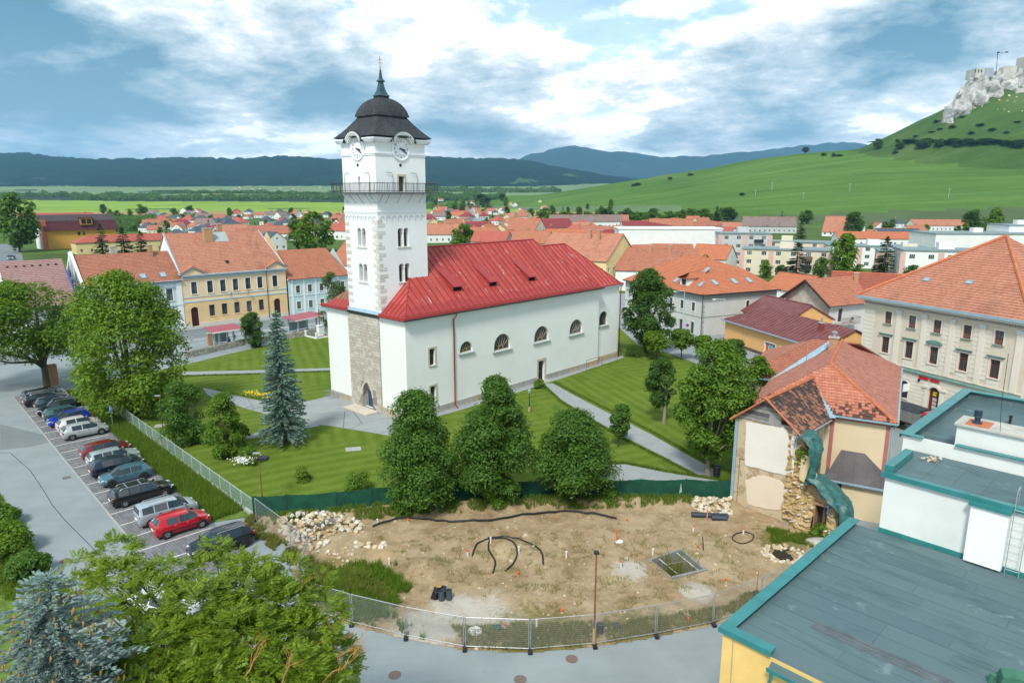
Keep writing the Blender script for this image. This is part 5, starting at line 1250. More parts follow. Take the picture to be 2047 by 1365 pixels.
# ------------------------------------------------------------------ house with the ruined wing
def hit(x,y,A,ang):
 "where the sight line over (x, y) crosses the vertical plane through A along ang: (distance along, z)"
 r=ray(x,y);dx,dy=math.cos(ang),math.sin(ang);det=r[0]*(-dy)+r[1]*dx
 s_=(A[0]*(-dy)+A[1]*dx)/det
 return((r[0]*s_-A[0])*dx+(r[1]*s_-A[1])*dy,HC+s_*r[2])
z8=lambda x,y:(1430+x/3.413,680+y/3.413)
RO=(29.65,50.8);RA=R(-30);MR=Matrix.Translation((*RO,0))@Matrix.Rotation(RA,4,'Z')
rh=thing('ruined_house','cream house with red tile roofs and a broken, half-demolished stone wing','house',RO,RA)
toL=lambda X,Y,Z=0:tuple(MR.inverted()@Vector((X,Y,Z)))
YEL=plaster('butter_plaster',(.72,.60,.40),.12);PINK=M('pink_trim',(.42,.16,.15),.8,.1)
EVZ=7.5
mb=MB();wall(mb,wallM(-10.1,0,0),0,10.1,-.3,EVZ);wall(mb,wallM(0,0,R(90)),0,20,-.3,EVZ);wall(mb,wallM(0,20,R(180)),0,10.1,-.3,EVZ);wall(mb,wallM(-10.1,20,R(-90)),0,20,-.3,EVZ)
ob('walls',mb,YEL,rh)
ob('corner_trim',MB().box(-.32,-.02,-.035,-.004,.0,7.1).box(-4.3,-4.0,-.035,-.004,0,7.1).box(-4.3,-.02,-.036,-.004,7.102,7.42).box(-4.3,-.02,-.05,-.037,0,.3),PINK,rh)
# tile slopes: real tiles on the near faces, coursed slopes on the rest
T_NR=tile('tile_near',(.48,.135,.065),(.60,.21,.11),dark=.12,w=.24,row=.3)
T_NB=tile('tile_near_old',(.33,.12,.075),(.43,.18,.12),dark=.35,w=.24,row=.3)
def lichen_mat():
 m,t,b=mat0('lichen_tiles');uv=t.n.new('ShaderNodeTexCoord').outputs['UV'];rnd=t.n.new('ShaderNodeNewGeometry').outputs['Random Per Island']
 n1=t.noise(uv,.55,5,.7,.5);sep=t.n.new('ShaderNodeSeparateXYZ');t.l.new(uv,sep.inputs[0])
 f=t.math('ADD',t.math('MULTIPLY',rnd,.35),t.math('SUBTRACT',n1,t.math('MULTIPLY',sep.outputs[1],.035)))
 c=t.ramp(f,[(.50,(.045,.034,.03)),(.62,(.11,.06,.042)),(.74,(.34,.15,.085))])
 t.put(b.inputs['Base Color'],c);b.inputs['Roughness'].default_value=.9;MATS['lichen_tiles']=m;return m
def near_tile_mat(name,c1,c2,soot):
 m,t,b=mat0(name);uv=t.n.new('ShaderNodeTexCoord').outputs['UV'];rnd=t.n.new('ShaderNodeNewGeometry').outputs['Random Per Island']
 n1=t.noise(uv,.8,5,.7);c=t.mix(t.ramp(t.math('ADD',t.math('MULTIPLY',rnd,.6),t.math('MULTIPLY',n1,.4)),[(.2,0.0),(.8,1.0)]),c1,c2)
 sep=t.n.new('ShaderNodeSeparateXYZ');t.l.new(uv,sep.inputs[0])
 f=t.math('ADD',t.math('MULTIPLY',rnd,.5),t.math('SUBTRACT',t.noise(uv,.7,4,.7),t.math('MULTIPLY',sep.outputs[1],.16)))
 c=t.mix(t.math('MULTIPLY',t.ramp(f,[(soot,0.0),(soot+.03,1.0)]),.9),c,(.035,.025,.022))
 t.put(b.inputs['Base Color'],c);b.inputs['Roughness'].default_value=.85;MATS[name]=m;return m
LICH=lichen_mat();TNEAR=near_tile_mat('near_tiles',(.40,.135,.08),(.52,.215,.135),.66);TNEAR2=near_tile_mat('near_tiles_side',(.34,.125,.085),(.45,.19,.13),5.0)
def tiles(mb,pts,w=.24,row=.33,lift=.045):
 P,n,e,s=slope_frame(pts);o=P[0];q=[((p-o).dot(e),(p-o).dot(s)) for p in P]
 y=min(a[1] for a in q);ym=max(a[1] for a in q);k=0
 ya=y
 while y<ym-.02:
  band_=clip2(clip2(q,0,1,y),0,-1,-min(y+row,ym))
  if len(band_)>=3:
   xa=min(a[0] for a in band_);xb=max(a[0] for a in band_);x=xa-(k%2)*w/2
   while x<xb:
    b_=clip2(clip2(band_,1,0,x+.006),-1,0,-(x+w-.006))
    if len(b_)>=3 and area2(b_)>.004:
     j=random.uniform(-.008,.012)
     f3=[o+e*X+s*Y+n*(lift*(1-(Y-y)/row)+j+.012*math.sin((X-x)/w*math.pi)) for X,Y in b_]
     if(f3[1]-f3[0]).cross(f3[2]-f3[0]).dot(n)<0:f3=f3[::-1];b_=b_[::-1]
     i=len(mb.v);mb.add(f3,[(X,Y-ya) for X,Y in b_])
     lo_=sorted([(X,Y) for X,Y in b_ if abs(Y-y)<1e-3])
     if len(lo_)>=2:
      A_,B_=lo_[0],lo_[-1];mb.v.append(tuple(o+e*A_[0]+s*y));mb.v.append(tuple(o+e*B_[0]+s*y))
      ia=i+[k2 for k2,v in enumerate(b_) if v==A_][0];ib=i+[k2 for k2,v in enumerate(b_) if v==B_][0]
      mb.f.append((len(mb.v)-2,len(mb.v)-1,ib,ia));mb.uv.append([(A_[0],y-ya)]*4);mb.m.append(0)
    x+=w
  y+=row;k+=1
 return mb
ap=(-5.06,4.5,10.6);rg=(-5.06,15.5,10.6);o_=.35;ez=EVZ
a,b,c,d=(-10.1-o_,-o_,ez),(o_,-o_,ez),(o_,20+o_,ez),(-10.1-o_,20+o_,ez)
base=ob('roof',MB().add([a,b,ap]).add([b,c,rg,ap]).add([c,d,rg]).add([d,a,ap,rg]),T_NB,rh)
up_=lambda pts,h=.03:[tuple(Vector(p)+Vector((0,0,h))) for p in pts]
mb=MB();tiles(mb,up_([a,b,ap]));tag(ob('front_tiles',mb,TNEAR,base),kind='stuff')
mb=MB();tiles(mb,up_([b,c,rg,ap]));tag(ob('side_tiles',mb,TNEAR2,base),kind='stuff')
mb=MB();tiles(mb,up_([d,a,ap,rg]));tag(ob('left_tiles',mb,TNEAR2,base),kind='stuff')
HT=[]
def ridge_tiles(parent,p,q,r=.14,step=.42):
 p,q=Vector(p),Vector(q);L=(q-p).length;d_=(q-p).normalized();k=int(L/step)
 for i in range(k):
  s0=p+d_*(L*i/k);s1=p+d_*(L*(i+1.12)/k);ob('ridge_tile',MB().tube([s0,s1],[r*1.12,r*.95],6),TERRA,parent)
ridge_tiles(base,(b[0],b[1],b[2]+.05),(ap[0],ap[1],ap[2]+.05));ridge_tiles(base,(ap[0],ap[1],ap[2]+.06),(rg[0],rg[1],rg[2]+.06))
ob('gutter',MB().box(-4.4,o_+.1,-o_-.16,-o_-.02,ez-.1,ez+.02).box(o_+.02,o_+.16,-o_,20,ez-.1,ez+.02),TIN,rh)
ob('downpipe',MB().tube([(o_+.08,-o_,ez),(.12,-.1,6.9),(.12,-.1,.1)],.06,6),TIN,rh)
# rear cross wing
p0,p1,p2,p3=(-13.2,8.8,ez),(-.5,8.8,ez),(-.5,21.5,ez),(-13.2,21.5,ez);q0,q1=(-7.6,15.4,10.5),(-3.5,15.4,10.5)
rw=MB();courses(rw,[p0,(-10.2,8.8,ez),(-5.0,15.4,10.5),q0],.33);courses(rw,[p3,p0,q0],.33);courses(rw,[p2,p3,q0,q1],.5)
ob('rear_wing_roof',rw,T_NB,rh);mb=MB();wall(mb,wallM(-12.8,9.2,0),0,2.7,-.3,EVZ);wall(mb,wallM(-12.8,21,R(-90)),0,11.8,-.3,EVZ);ob('rear_wing_wall',mb,YEL,rh)
ob('valley_flashing',MB().add(up_([(-10.45,8.2,ez+.05),(-9.6,8.6,ez+.05),(-5.3,14.6,10.75),(-6.0,14.6,10.75)],.06)).box(-13.2,-10.2,8.45,8.8,ez-.12,ez+.02),TIN,rh)
chimney(rh,-5.6,12.6,10.0,11.35,.8,.6);ob('flue_cowl',MB().lathe([(.14,0),(.14,.35),(.25,.36),(.25,.5),(.1,.55)],10),METAL,rh,(-5.6,12.6,11.46));ob('mast',MB().tube([(-7.4,8.0,9.2),(-7.4,8.0,11.5)],.04,5),METAL,rh)
# annex with bitumen roof
ob('annex_walls',MB().box(-4.0,.0,-2.5,-.01,-.2,3.0),YEL,rh)
BIT=M('bitumen_sheet',(.105,.095,.10),.85,.2,.8,stain=.4,stain_col=(.19,.18,.19));ra=[(-4.2,-2.75,2.95),(.2,-2.75,2.95),(-.2,-.05,4.5),(-3.0,-.05,4.5)]
ar=ob('annex_roof',MB().add([(-4.2,-2.75,2.9),(.2,-2.75,2.9),(.2,0,2.9),(-4.2,0,2.9)]),BIT,rh);panels(ar,[(-4.2,-2.75,2.95),(.2,-2.75,2.95),(-1.6,-.05,4.6),(-3.3,-.05,4.6)],1.0,BIT,rib=0,seed=5);panels(ar,[(.2,-2.75,2.95),(.2,-.05,2.95),(-1.6,-.05,4.6)],1.0,BIT,rib=0,seed=6)
ob('annex_gutter',MB().box(-4.2,.3,-2.92,-2.77,2.82,2.95),TIN,rh);ob('vent_window',MB().box(-3.4,-2.9,-2.52,-2.503,2.2,2.65),DKP,rh)
# ---- the broken wing
WA=(18.06,52.15);WAn=R(-45)
mW_=MR.inverted()@Matrix.Translation((*WA,0))@Matrix.Rotation(WAn,4,'Z')  # wing frame: x along the broken front, y inwards
PEEL2=peel_mat('peeled_front',(.55,.46,.31),(.40,.30,.18),(.60,.55,.44),.9,.5)
RUB=peel_mat('rubble_mortar',(.50,.36,.17),(.36,.25,.12),(.56,.47,.32),2.2,.5)
def inW(mb):
 for i in range(len(mb.v)):mb.v[i]=tuple(mW_@Vector(mb.v[i]))
 return mb
wv=MB();wall(wv,I4,0,4.9,-.3,7.45);wall(wv,wallM(4.9,0,R(90)),0,5.2,-.3,7.45);wall(wv,wallM(0,9,R(-90)),0,9,-.3,7.45);ob('wing_wall',inW(wv),PEEL2,rh)
pw=plaster('old_white_render',(.72,.70,.64),.35,(.52,.49,.43))
def patch(name,pxs,mat,proud=.05):
 pts=[hit(*z8(*p),WA,WAn) for p in pxs];P2=[]
 for i,(p,q) in enumerate(zip(pts,pts[1:]+pts[:1])):
  for k in range(4):t=k/4;j=.05 if k else.0;P2.append((p[0]+(q[0]-p[0])*t+random.uniform(-j,j),p[1]+(q[1]-p[1])*t+random.uniform(-j,j)))
 return ob(name,inW(MB().yprism(P2[::-1],-proud,-.004)),mat,rh)
patch('plaster_patch',[(210,555),(470,592),(500,640),(528,780),(525,930),(350,890),(205,850)],pw)
patch('plaster_patch',[(330,922),(440,955),(500,1010),(470,1060),(445,1155),(330,1145),(225,1120),(205,960),(255,928)],plaster('old_pink_render',(.70,.60,.48),.4,(.5,.42,.3)))
patch('plaster_patch',[(600,770),(650,790),(705,945),(640,975),(585,940)],plaster('old_ochre_render',(.66,.54,.34),.4,(.5,.42,.3)),.3)
patch('plaster_patch',[(535,600),(575,640),(545,780),(535,930),(520,760)],pw,.16)
ob('drain_post',inW(MB().box(-.12,.12,-.12,.05,0,7.4)),TIN,rh);ob('lath_frame',inW(MB().box(.42,.46,-.03,-.004,.3,4.1).box(.42,.85,-.03,-.004,4.05,4.1)),WOOD,rh)
# boards in the gable
for i in range(7):
 z=7.5+i*.27;hw=2.45*(1-(z-7.4)/2.15)
 if hw>.2:ob('gable_board',inW(MB().box(2.45-hw,2.45+hw*(.55 if i%3==1 else.98),-.05-.02*(i%2),-.01,z,z+.24)),M('grey_board_%d'%(i%3),((.28,.28,.27),(.20,.19,.18),(.10,.10,.11))[i%3],.9,.2,3),rh)
ob('gable_board',inW(MB().box(2.6,3.55,-.09,-.06,7.5,8.4)),MATS['grey_board_0'],rh)
ob('gable_back',inW(MB().add([(0,.05,7.45),(4.9,.05,7.45),(2.45,.05,9.4)])),M('dark_attic',(.03,.025,.02),1),rh)
A_,B_,C_=(-.35,-.45,7.28),(5.25,-.45,7.28),(2.45,-.45,9.55);mb=MB()
wr=ob('wing_roof',inW(MB().add([(2.45,-.45,9.5),(5.25,-.45,7.25),(5.25,6.2,7.25),(2.45,9.0,9.5)]).add([(-.35,-.45,7.25),(2.45,-.45,9.5),(2.45,9,9.5),(-.35,9,7.25)])),T_NB,rh)
tag(ob('wing_tiles',inW(tiles(MB(),[(5.25,-.45,7.29),(5.25,5.4,7.29),(2.45,8.6,9.55),(2.45,-.45,9.55)])),LICH,wr),kind='stuff');tag(ob('wing_tiles_left',inW(tiles(MB(),[(-.35,9,7.29),(-.35,-.45,7.29),(2.45,-.45,9.55),(2.45,9,9.55)])),TNEAR,wr),kind='stuff')
ridge_tiles(wr,mW_@Vector((2.45,-.4,9.6)),mW_@Vector((2.45,8.7,9.6)),.13);ob('verge',inW(MB().tube([(-.4,-.5,7.3),(2.45,-.5,9.6),(5.3,-.5,7.3)],.09,5)),TERRA,wr)
ob('valley',inW(MB().add([(5.1,5.2,7.37),(5.55,5.6,7.37),(2.75,8.9,9.62),(2.3,8.5,9.62)])),TIN,wr);ob('wing_gutter',inW(MB().tube([(5.35,-.5,7.2),(5.35,5.3,7.2)],.07,6)),METAL,wr)
# broken rubble wall with a doorway, stepping down from the corner
prof=[(4.92,7.3),(5.3,7.35),(5.75,6.6),(5.85,5.6),(5.75,4.6),(6.2,4.1),(6.8,3.6),(7.5,3.1),(8.2,2.7),(8.5,1.6),(8.6,0)]
sb=MB();th=.75
NX,NZ=26,46;grid={}
def top_at(x):
 for(xa,za),(xb,zb) in zip([(4.2,7.3),(5.35,7.2),(5.8,6.0),(6.0,4.3),(6.8,3.6),(7.6,3.1),(8.3,2.5),(8.7,0.2)],[(5.35,7.2),(5.8,6.0),(6.0,4.3),(6.8,3.6),(7.6,3.1),(8.3,2.5),(8.7,0.2),(9,0)]):
  if xa<=x<=xb:return za+(zb-za)*(x-xa)/(xb-xa)
 return 0
for side in(0,1):
 for j in range(NZ+1):
  for i in range(NX+1):
   x=4.3+i*(4.4/NX);zt=top_at(x);z=zt*j/NZ
   nz=mnoise.fractal(Vector((x*2.4,z*3.4,side*9.0)),.8,2,5)
   bulge=.9*max(0,1-z/3.2)**1.3*smooth((x-4.6)/1.2)  # rubble slumped at the foot
   y=(-.10-bulge+.22*nz) if side==0 else th+.15*nz
   grid[(side,i,j)]=len(sb.v);sb.v.append((x+.07*nz,y,z+.06*nz-.05))
def q4(a,b,c,d):sb.f.append((a,b,c,d));sb.uv.append(None);sb.m.append(0)
for j in range(NZ):
 for i in range(NX):
  x=4.3+(i+.5)*(4.4/NX);z=top_at(x)*(j+.5)/NZ
  if 6.72<x<7.62 and z<2.35:continue
  q4(grid[0,i,j],grid[0,i+1,j],grid[0,i+1,j+1],grid[0,i,j+1]);q4(grid[1,i+1,j],grid[1,i,j],grid[1,i,j+1],grid[1,i+1,j+1])
for i in range(NX):q4(grid[0,i,NZ],grid[0,i+1,NZ],grid[1,i+1,NZ],grid[1,i,NZ])
stub=ob('broken_wall',inW(sb),RUB,rh)
dwy=MB().box(6.66,6.74,-.3,th,0,2.4).box(7.6,7.68,-.3,th,0,2.4).box(6.6,7.75,-.42,th,2.36,2.52);ob('door_lining',inW(dwy),BRICK,stub);ob('doorway_void',inW(MB().box(6.74,7.6,.35,.4,0,2.36)),M('dark_brown_void',(.06,.035,.025),.9),stub);ob('jamb_post',inW(MB().box(7.25,7.42,-.1,.05,0,2.3)),WOOD,stub)
def rock_mesh(seed,sx=1,sy=1,sz=1,sub=2,rough=.35):
 bm=bmesh.new();bmesh.ops.create_icosphere(bm,subdivisions=sub,radius=.5);r2=random.Random(seed);off_=Vector((r2.uniform(0,99),)*3)
 cuts=[(Vector((r2.uniform(-1,1),r2.uniform(-1,1),r2.uniform(-1,1))).normalized(),r2.uniform(.26,.40)) for _ in range(7)]
 for v in bm.verts:
  for n_,d_ in cuts:
   k=v.co.dot(n_)-d_
   if k>0:v.co-=n_*k
  v.co*=1+rough*.4*mnoise.noise(v.co*3+off_)
  v.co=Vector((v.co.x*sx,v.co.y*sy,v.co.z*sz))
 me_=bpy.data.meshes.new('stone');bm.to_mesh(me_);bm.free();return me_
RKM=[M('rubble_stone_%d'%i,c,.95,.2,3,.6,12) for i,c in enumerate([(.56,.47,.32),(.62,.56,.44),(.48,.37,.22),(.52,.50,.45)])]
ROCK=[rock_mesh(i,random.uniform(.9,1.4),random.uniform(.7,1.1),random.uniform(.6,.9)) for i in range(8)]
for i,m_ in enumerate(ROCK):m_.materials.append(RKM[i%4])
for i in range(110):
 x=random.uniform(4.6,8.4);z=random.uniform(.2,top_at(x));
 if 6.6<x<7.75 and z<2.5:continue
 if x>5.9 and z>3.2:continue
 bulge=.9*max(0,1-z/3.2)**1.3*smooth((x-4.6)/1.2)
 p=mW_@Vector((x,-.12-bulge,z));s_=random.uniform(.16,.40);o2=link('wall_stone',ROCK[i%8],None,stub,p,(random.uniform(-.4,.4),random.uniform(-.3,.3),random.uniform(0,6)));o2.scale=(s_*1.3,s_,s_*.6)
 # green debris netting thrown over the broken edge
NET=M('green_netting',(.028,.115,.105),.45,.4,3.5,.7,5,spec=.5)
tp=MB();cols=[]
def tarp(path,wid,seed):
 path=[tuple(a[k]+(b[k]-a[k])*f/3 for k in range(4)) for a,b in zip(path,path[1:]) for f in range(3)]+[path[-1]];i0=len(tp.v);n=len(path);K=16
 for i,(x,y,z,w) in enumerate(path):
  for k in range(K+1):
   t=k/K;fold=.06*math.sin(t*15+i*.45+seed)+.16*mnoise.noise(Vector((t*5,i*.3,seed)))+.08*mnoise.noise(Vector((t*14,i*.9,seed)))
   tp.v.append((x+fold*1.3+(.42*math.sin(t*math.pi))-.25,y-1.0-.25*math.sin(t*math.pi)+t*w*1.25+.12*mnoise.noise(Vector((t*9,i*1.7,seed+4))),z+fold*.8-.18*abs(t-.5)))
 for i in range(n-1):
  for k in range(K):
   a=i0+i*(K+1)+k;tp.f.append((a,a+1,a+K+2,a+K+1));tp.uv.append(None);tp.m.append(0)
tarp([(4.95,.2,7.42,1.4),(5.4,.15,7.52,1.8),(5.95,.1,7.35,1.9),(6.35,.0,6.9,1.9),(6.5,-.05,6.2,1.8),(6.45,-.05,5.4,1.6),(6.4,-.05,4.6,1.4),(6.3,.0,3.95,1.3)],2,1)
tarp([(6.3,-.1,4.55,1.5),(6.9,-.1,4.3,1.9),(7.6,-.2,3.8,2.1),(8.2,-.2,3.2,2.2),(8.8,-.25,2.7,2.1),(9.1,-.25,1.9,2.0),(9.15,-.2,1.0,1.9),(9.1,-.2,.08,1.8)],2,2)
ob('debris_netting',inW(tp),NET,rh,smooth=True)
ob('blue_strap',inW(MB().tube([(6.6,-.9,4.2),(7.1,-.95,3.4),(7.9,-1.0,3.1),(8.6,-.9,3.1)],.035,4).tube([(5.05,-.75,7.3),(5.0,-.8,6.4)],.04,4).tube([(7.9,-1.05,3.0),(7.85,-1.1,2.2)],.04,4)),M('strap_blue',(.02,.18,.55),.5),rh)
# ------------------------------------------------------------------ flat-roofed building at lower right
FO=(7.65,22.0);FA=R(-46)
fb=thing('flat_roofed_building','white and yellow building with teal-edged grey felt flat roofs in the right corner','building',FO,FA)
TEAL=M('teal_flashing',(.035,.215,.215),.42,.15,1.2,metal=.15,coat=.2)
def felt(name,c1,c2):
 m,t,b=mat0(name);v=t.n.new('ShaderNodeTexCoord').outputs['Object'];oi=t.n.new('ShaderNodeObjectInfo').outputs['Random']
 n1=t.noise(v,.35,6,.65,.5);n2=t.noise(t.mapping(v,scale=(.3,1.2,1)),.9,6,.7,.6);n3=t.noise(v,40,3,.7)
 f=t.math('ADD',t.math('ADD',t.math('MULTIPLY',n1,.5),t.math('MULTIPLY',oi,.2)),t.math('MULTIPLY',n3,.25));c=t.mix(t.ramp(f,[(.3,0.0),(.7,1.0)]),c1,c2)
 c=t.mix(t.math('MULTIPLY',t.ramp(n2,[(.52,0.0),(.66,1.0)]),.6),c,sc3(c1,.6));c=t.mix(t.math('MULTIPLY',t.ramp(t.noise(v,.8,5,.7),[(.60,0.0),(.70,1.0)]),.55),c,(.25,.32,.325))
 t.put(b.inputs['Base Color'],c);t.put(b.inputs['Roughness'],t.ramp(n1,[(.35,.55),(.6,.85)]));b.inputs['Specular IOR Level'].default_value=.4
 bn=t.new('ShaderNodeBump',Height=t.math('ADD',n3,t.math('MULTIPLY',n1,2.0)),Strength=.25);bn.inputs['Distance'].default_value=.03;t.l.new(bn.outputs[0],b.inputs['Normal']);return m
FELT=felt('grey_green_felt',(.075,.13,.145),(.115,.175,.185))
WSTAIN=M('stained_white_wall',(.70,.73,.70),.9,.05,.6,.1,14,stain=.45,stain_col=(.47,.54,.50));YWALL=M('flaking_yellow_wall',(.72,.50,.17),.9,.08,1.0,.2,10,stain=.7,stain_col=(.66,.60,.48))
LX=26.0
wl=MB();wall(wl,wallM(0,0,0),0,LX,-.3,9.3);wall(wl,wallM(0,12.3,R(-90)),0,12.3,-.3,9.3);ob('lower_walls',wl,YWALL,fb)
lr=ob('lower_roof',MB().box(.02,LX,.02,12.28,9.1,9.28),FELT,fb)
# felt strips laid across, each its own sheet
y=.3;k=0
while y<12.2:
 w=min(.92,12.25-y);x=.3;rr_=random.Random(k)
 while x<LX-.1:
  l=rr_.uniform(2.5,7.5);x2=min(LX,x+l);ob('felt_sheet',MB().box(x,x2-.022,y,y+w-.022,9.284+.001*(k%2),9.292+.002*rr_.randrange(3)),FELT,lr);x=x2
 y+=w;k+=1
for i in range(3):ob('dark_patch',MB().add([(2.0+i*.02,2.6+.22*i,9.3),(6.6,2.6+.22*i,9.3),(6.4,2.76+.22*i,9.3),(2.1,2.76+.22*i,9.3)]),M('brown_felt_patch',(.105,.125,.135),.9,.25,2),lr)
pp=MB().box(0,.16,0,12.3,9.28,9.52).box(.16,1.8,0,.16,9.28,9.52);ob('parapet',pp,FELT,fb)
for i in range(5):ob('parapet_cap',MB().box(-.12,.32,i*2.5-(.12 if i==0 else 0),min(i*2.5+2.48,12.3),9.523,9.56+.004*(i%2)).box(-.14,-.121,i*2.5-.12,min(i*2.5+2.48,12.3),9.38,9.55),TEAL,fb)
ob('parapet_cap',MB().box(.322,1.85,-.12,.3,9.523,9.562).box(-.12,1.85,-.14,-.121,9.36,9.55),TEAL,fb)
ob('eaves_flashing',MB().add([(1.85,-.25,9.0),(LX,-.25,9.0),(LX,.3,9.31),(1.85,.3,9.31)]),FELT,fb)
ob('gutter',MB().xprism([(-.42,8.98),(-.25,8.98),(-.25,9.0),(-.40,9.06),(-.42,9.14),(-.44,9.14)],1.86,LX),TEAL,fb);ob('downpipe',MB().tube([(2.0,-.34,9.0),(2.0,-.3,8.7),(1.85,-.12,8.3),(1.85,-.1,.1)],.06,7),TEAL,fb);ob('cable',MB().tube([(.45,-.15,9.5),(.42,-.03,9.2),(.45,-.02,7),(.38,-.02,3)],.015,4),M('grey_cable',(.3,.3,.3),.6),fb)
# upper block with ladder
ax=1.2
wl=MB();wall(wl,wallM(ax,12.3,0),0,LX-ax,-.3,12.2);wall(wl,wallM(ax,16.6,R(-90)),0,4.3,-.3,12.2);ob('upper_wall',wl,WSTAIN,fb)
ur=ob('upper_roof',MB().box(ax+.02,LX,12.32,16.6,12.0,12.15),FELT,fb);x=ax+.2
while x<LX:ob('felt_sheet',MB().box(x,min(LX,x+1.15)-.012,12.5,16.5,12.151,12.163+.003*(int(x*7)%2)),FELT,ur);x+=1.15
ob('parapet_cap',MB().box(ax-.14,LX,12.16,12.46,12.2,12.28).box(ax-.14,LX,12.14,12.159,12.06,12.27),TEAL,fb);ob('parapet_cap',MB().box(ax-.14,ax+.25,12.462,15.4,12.2,12.56),TEAL,fb)
ob('wall_foot_flashing',MB().box(ax-.02,LX,12.24,12.298,9.3,9.52),TEAL,fb);ob('pier',MB().box(4.7,6.05,11.95,12.29,9.4,11.95),M('clean_white_pier',(.80,.82,.81),.9,.04),fb);ob('pier_cap',MB().box(4.62,6.12,11.85,12.135,11.952,12.1),TEAL,fb)
ld=thing('ladder','thin steel access ladder fixed to the white upper wall','ladder',tuple((Matrix.Translation((*FO,0))@Matrix.Rotation(FA,4,'Z'))@Vector((6.42,12.05,9.3))),FA)
for x in(-.24,.24):ob('rail',MB().tube([(x,0,.0),(x,.05,2.9),(x,.1,3.7),(x,.55,3.75),(x,.6,3.0)],.02,5),METAL,ld)
for i in range(9):ob('rung',MB().tube([(-.24,0.004*i,.25+i*.33),(.24,0.004*i,.25+i*.33)],.013,5),METAL,ld)
# rear block
bx=.6
wl=MB();wall(wl,wallM(bx,28.4,R(-90)),0,11.8,-.3,12.6);wall(wl,wallM(bx,16.62,0),0,LX-bx,11,12.9);wall(wl,wallM(LX,28.4,R(180)),0,LX-bx,-.3,12.6);ob('rear_walls',wl,WSTAIN,fb)
rr=ob('rear_roof',MB().box(bx+.02,LX,16.7,28.38,12.1,12.3),FELT,fb);y=16.9
while y<28.2:ob('felt_sheet',MB().box(bx+.3,LX,y,min(y+1.1,28.3)-.012,12.301,12.312+.003*(int(y*5)%2)),FELT,rr);y+=1.1
ob('parapet',MB().box(bx,bx+.2,16.7,28.4,12.3,12.85).box(bx+.2,LX,28.2,28.4,12.3,12.85),FELT,fb)
for i in range(5):ob('parapet_cap',MB().box(bx-.15,bx+.35,16.5+i*2.42,16.5+i*2.42+2.4,12.852,12.90+.004*(i%2)).box(bx-.17,bx-.151,16.5+i*2.42,16.5+i*2.42+2.4,12.7,12.9),TEAL,fb)
ob('parapet_cap',MB().box(bx+.352,LX,28.05,28.55,12.852,12.9),TEAL,fb);ob('parapet_cap',MB().box(2.9,LX,16.45,16.8,12.902,12.96).box(bx-.15,1.5,16.45,16.8,12.905,12.95),TEAL,fb)
pb=ob('plant_box',MB().box(2.7,8.5,17.3,18.7,12.3,13.75),WSTAIN,fb);ob('box_slab',MB().box(2.6,8.6,17.15,18.85,13.752,13.86),M('stained_concrete',(.46,.45,.40),.95,.2,2,stain=.5),pb);ob('terracotta_patch',MB().box(3.0,4.0,17.25,18.4,13.862,13.88),TERRA,pb);ob('roof_vent',MB().lathe([(.22,0),(.2,.08),(.13,.1),(.13,.3),(.19,.32),(.17,.36),(.17,.62),(.12,.66)],14),M('navy_vent',(.02,.04,.07),.4),pb,(3.4,17.8,13.89));ob('box_foot_flashing',MB().box(2.6,8.6,17.0,17.29,12.3,12.55),TEAL,pb)
ob('vent_pipe',MB().lathe([(.07,0),(.07,.45),(.11,.46),(.11,.52)],8),DKMETAL,fb,(3.7,24.4,12.31));ob('lightning_wire',MB().tube([(4.5,17.0,13.9),(4.35,17.2,15.2),(4.3,17.3,17.6)],.012,4),DKMETAL,fb)
for i in range(14):ob('debris',ROCK[i%8],None,fb,(2.2+random.uniform(-.4,.4),15.8+random.uniform(-.4,.4),12.2+random.uniform(0,.12)),(i,i*2,i)).scale=(.18,)*3
rc=ob('roof_cowl',MB().yprism([(-.55,0),(.55,0),(.42,.55),(.05,.62),(-.4,.5)],-.35,.35).tube([(-.75,-.1,0),(-.7,-.1,.42)],.12,8),M('green_cowl',(.05,.17,.11),.6,.25),fb,(7.9,4.2,9.3),R(20));rc.scale=(.8,)*3
ob('shaft',MB().box(-.3,.3,-.3,.3,-.01,.0),TEAL,rc)
# ------------------------------------------------------------------ vegetation
def leaves_mesh(name,C,Nrm,size,aspect=.55,fold=.18,rs_=rng):
 "one small folded leaf (4 corners) per point"
 n=len(C);Nrm=Nrm/np.maximum(1e-6,np.linalg.norm(Nrm,axis=1,keepdims=True))
 t=rs_.normal(size=(n,3));t-=Nrm*(t*Nrm).sum(1,keepdims=True);t/=np.maximum(1e-6,np.linalg.norm(t,axis=1,keepdims=True));b=np.cross(Nrm,t)
 s=size.reshape(-1,1) if isinstance(size,np.ndarray) else np.full((n,1),size)
 V=np.empty((n,4,3));V[:,0]=C-t*s*.5;V[:,1]=C+b*s*aspect*.5+Nrm*s*fold;V[:,2]=C+t*s*.5;V[:,3]=C-b*s*aspect*.5+Nrm*s*fold
 return quads_mesh(name,V)
def quads_mesh(name,V):
 n=len(V);me_=bpy.data.meshes.new(name);me_.vertices.add(n*4);me_.vertices.foreach_set('co',V.astype('f').ravel())
 me_.loops.add(n*4);me_.loops.foreach_set('vertex_index',np.arange(n*4,dtype='i'));me_.polygons.add(n)
 me_.polygons.foreach_set('loop_start',np.arange(0,n*4,4,dtype='i'));me_.update(calc_edges=True);return me_
def unit(n,rs_):v=rs_.normal(size=(n,3));return v/np.linalg.norm(v,axis=1,keepdims=True)
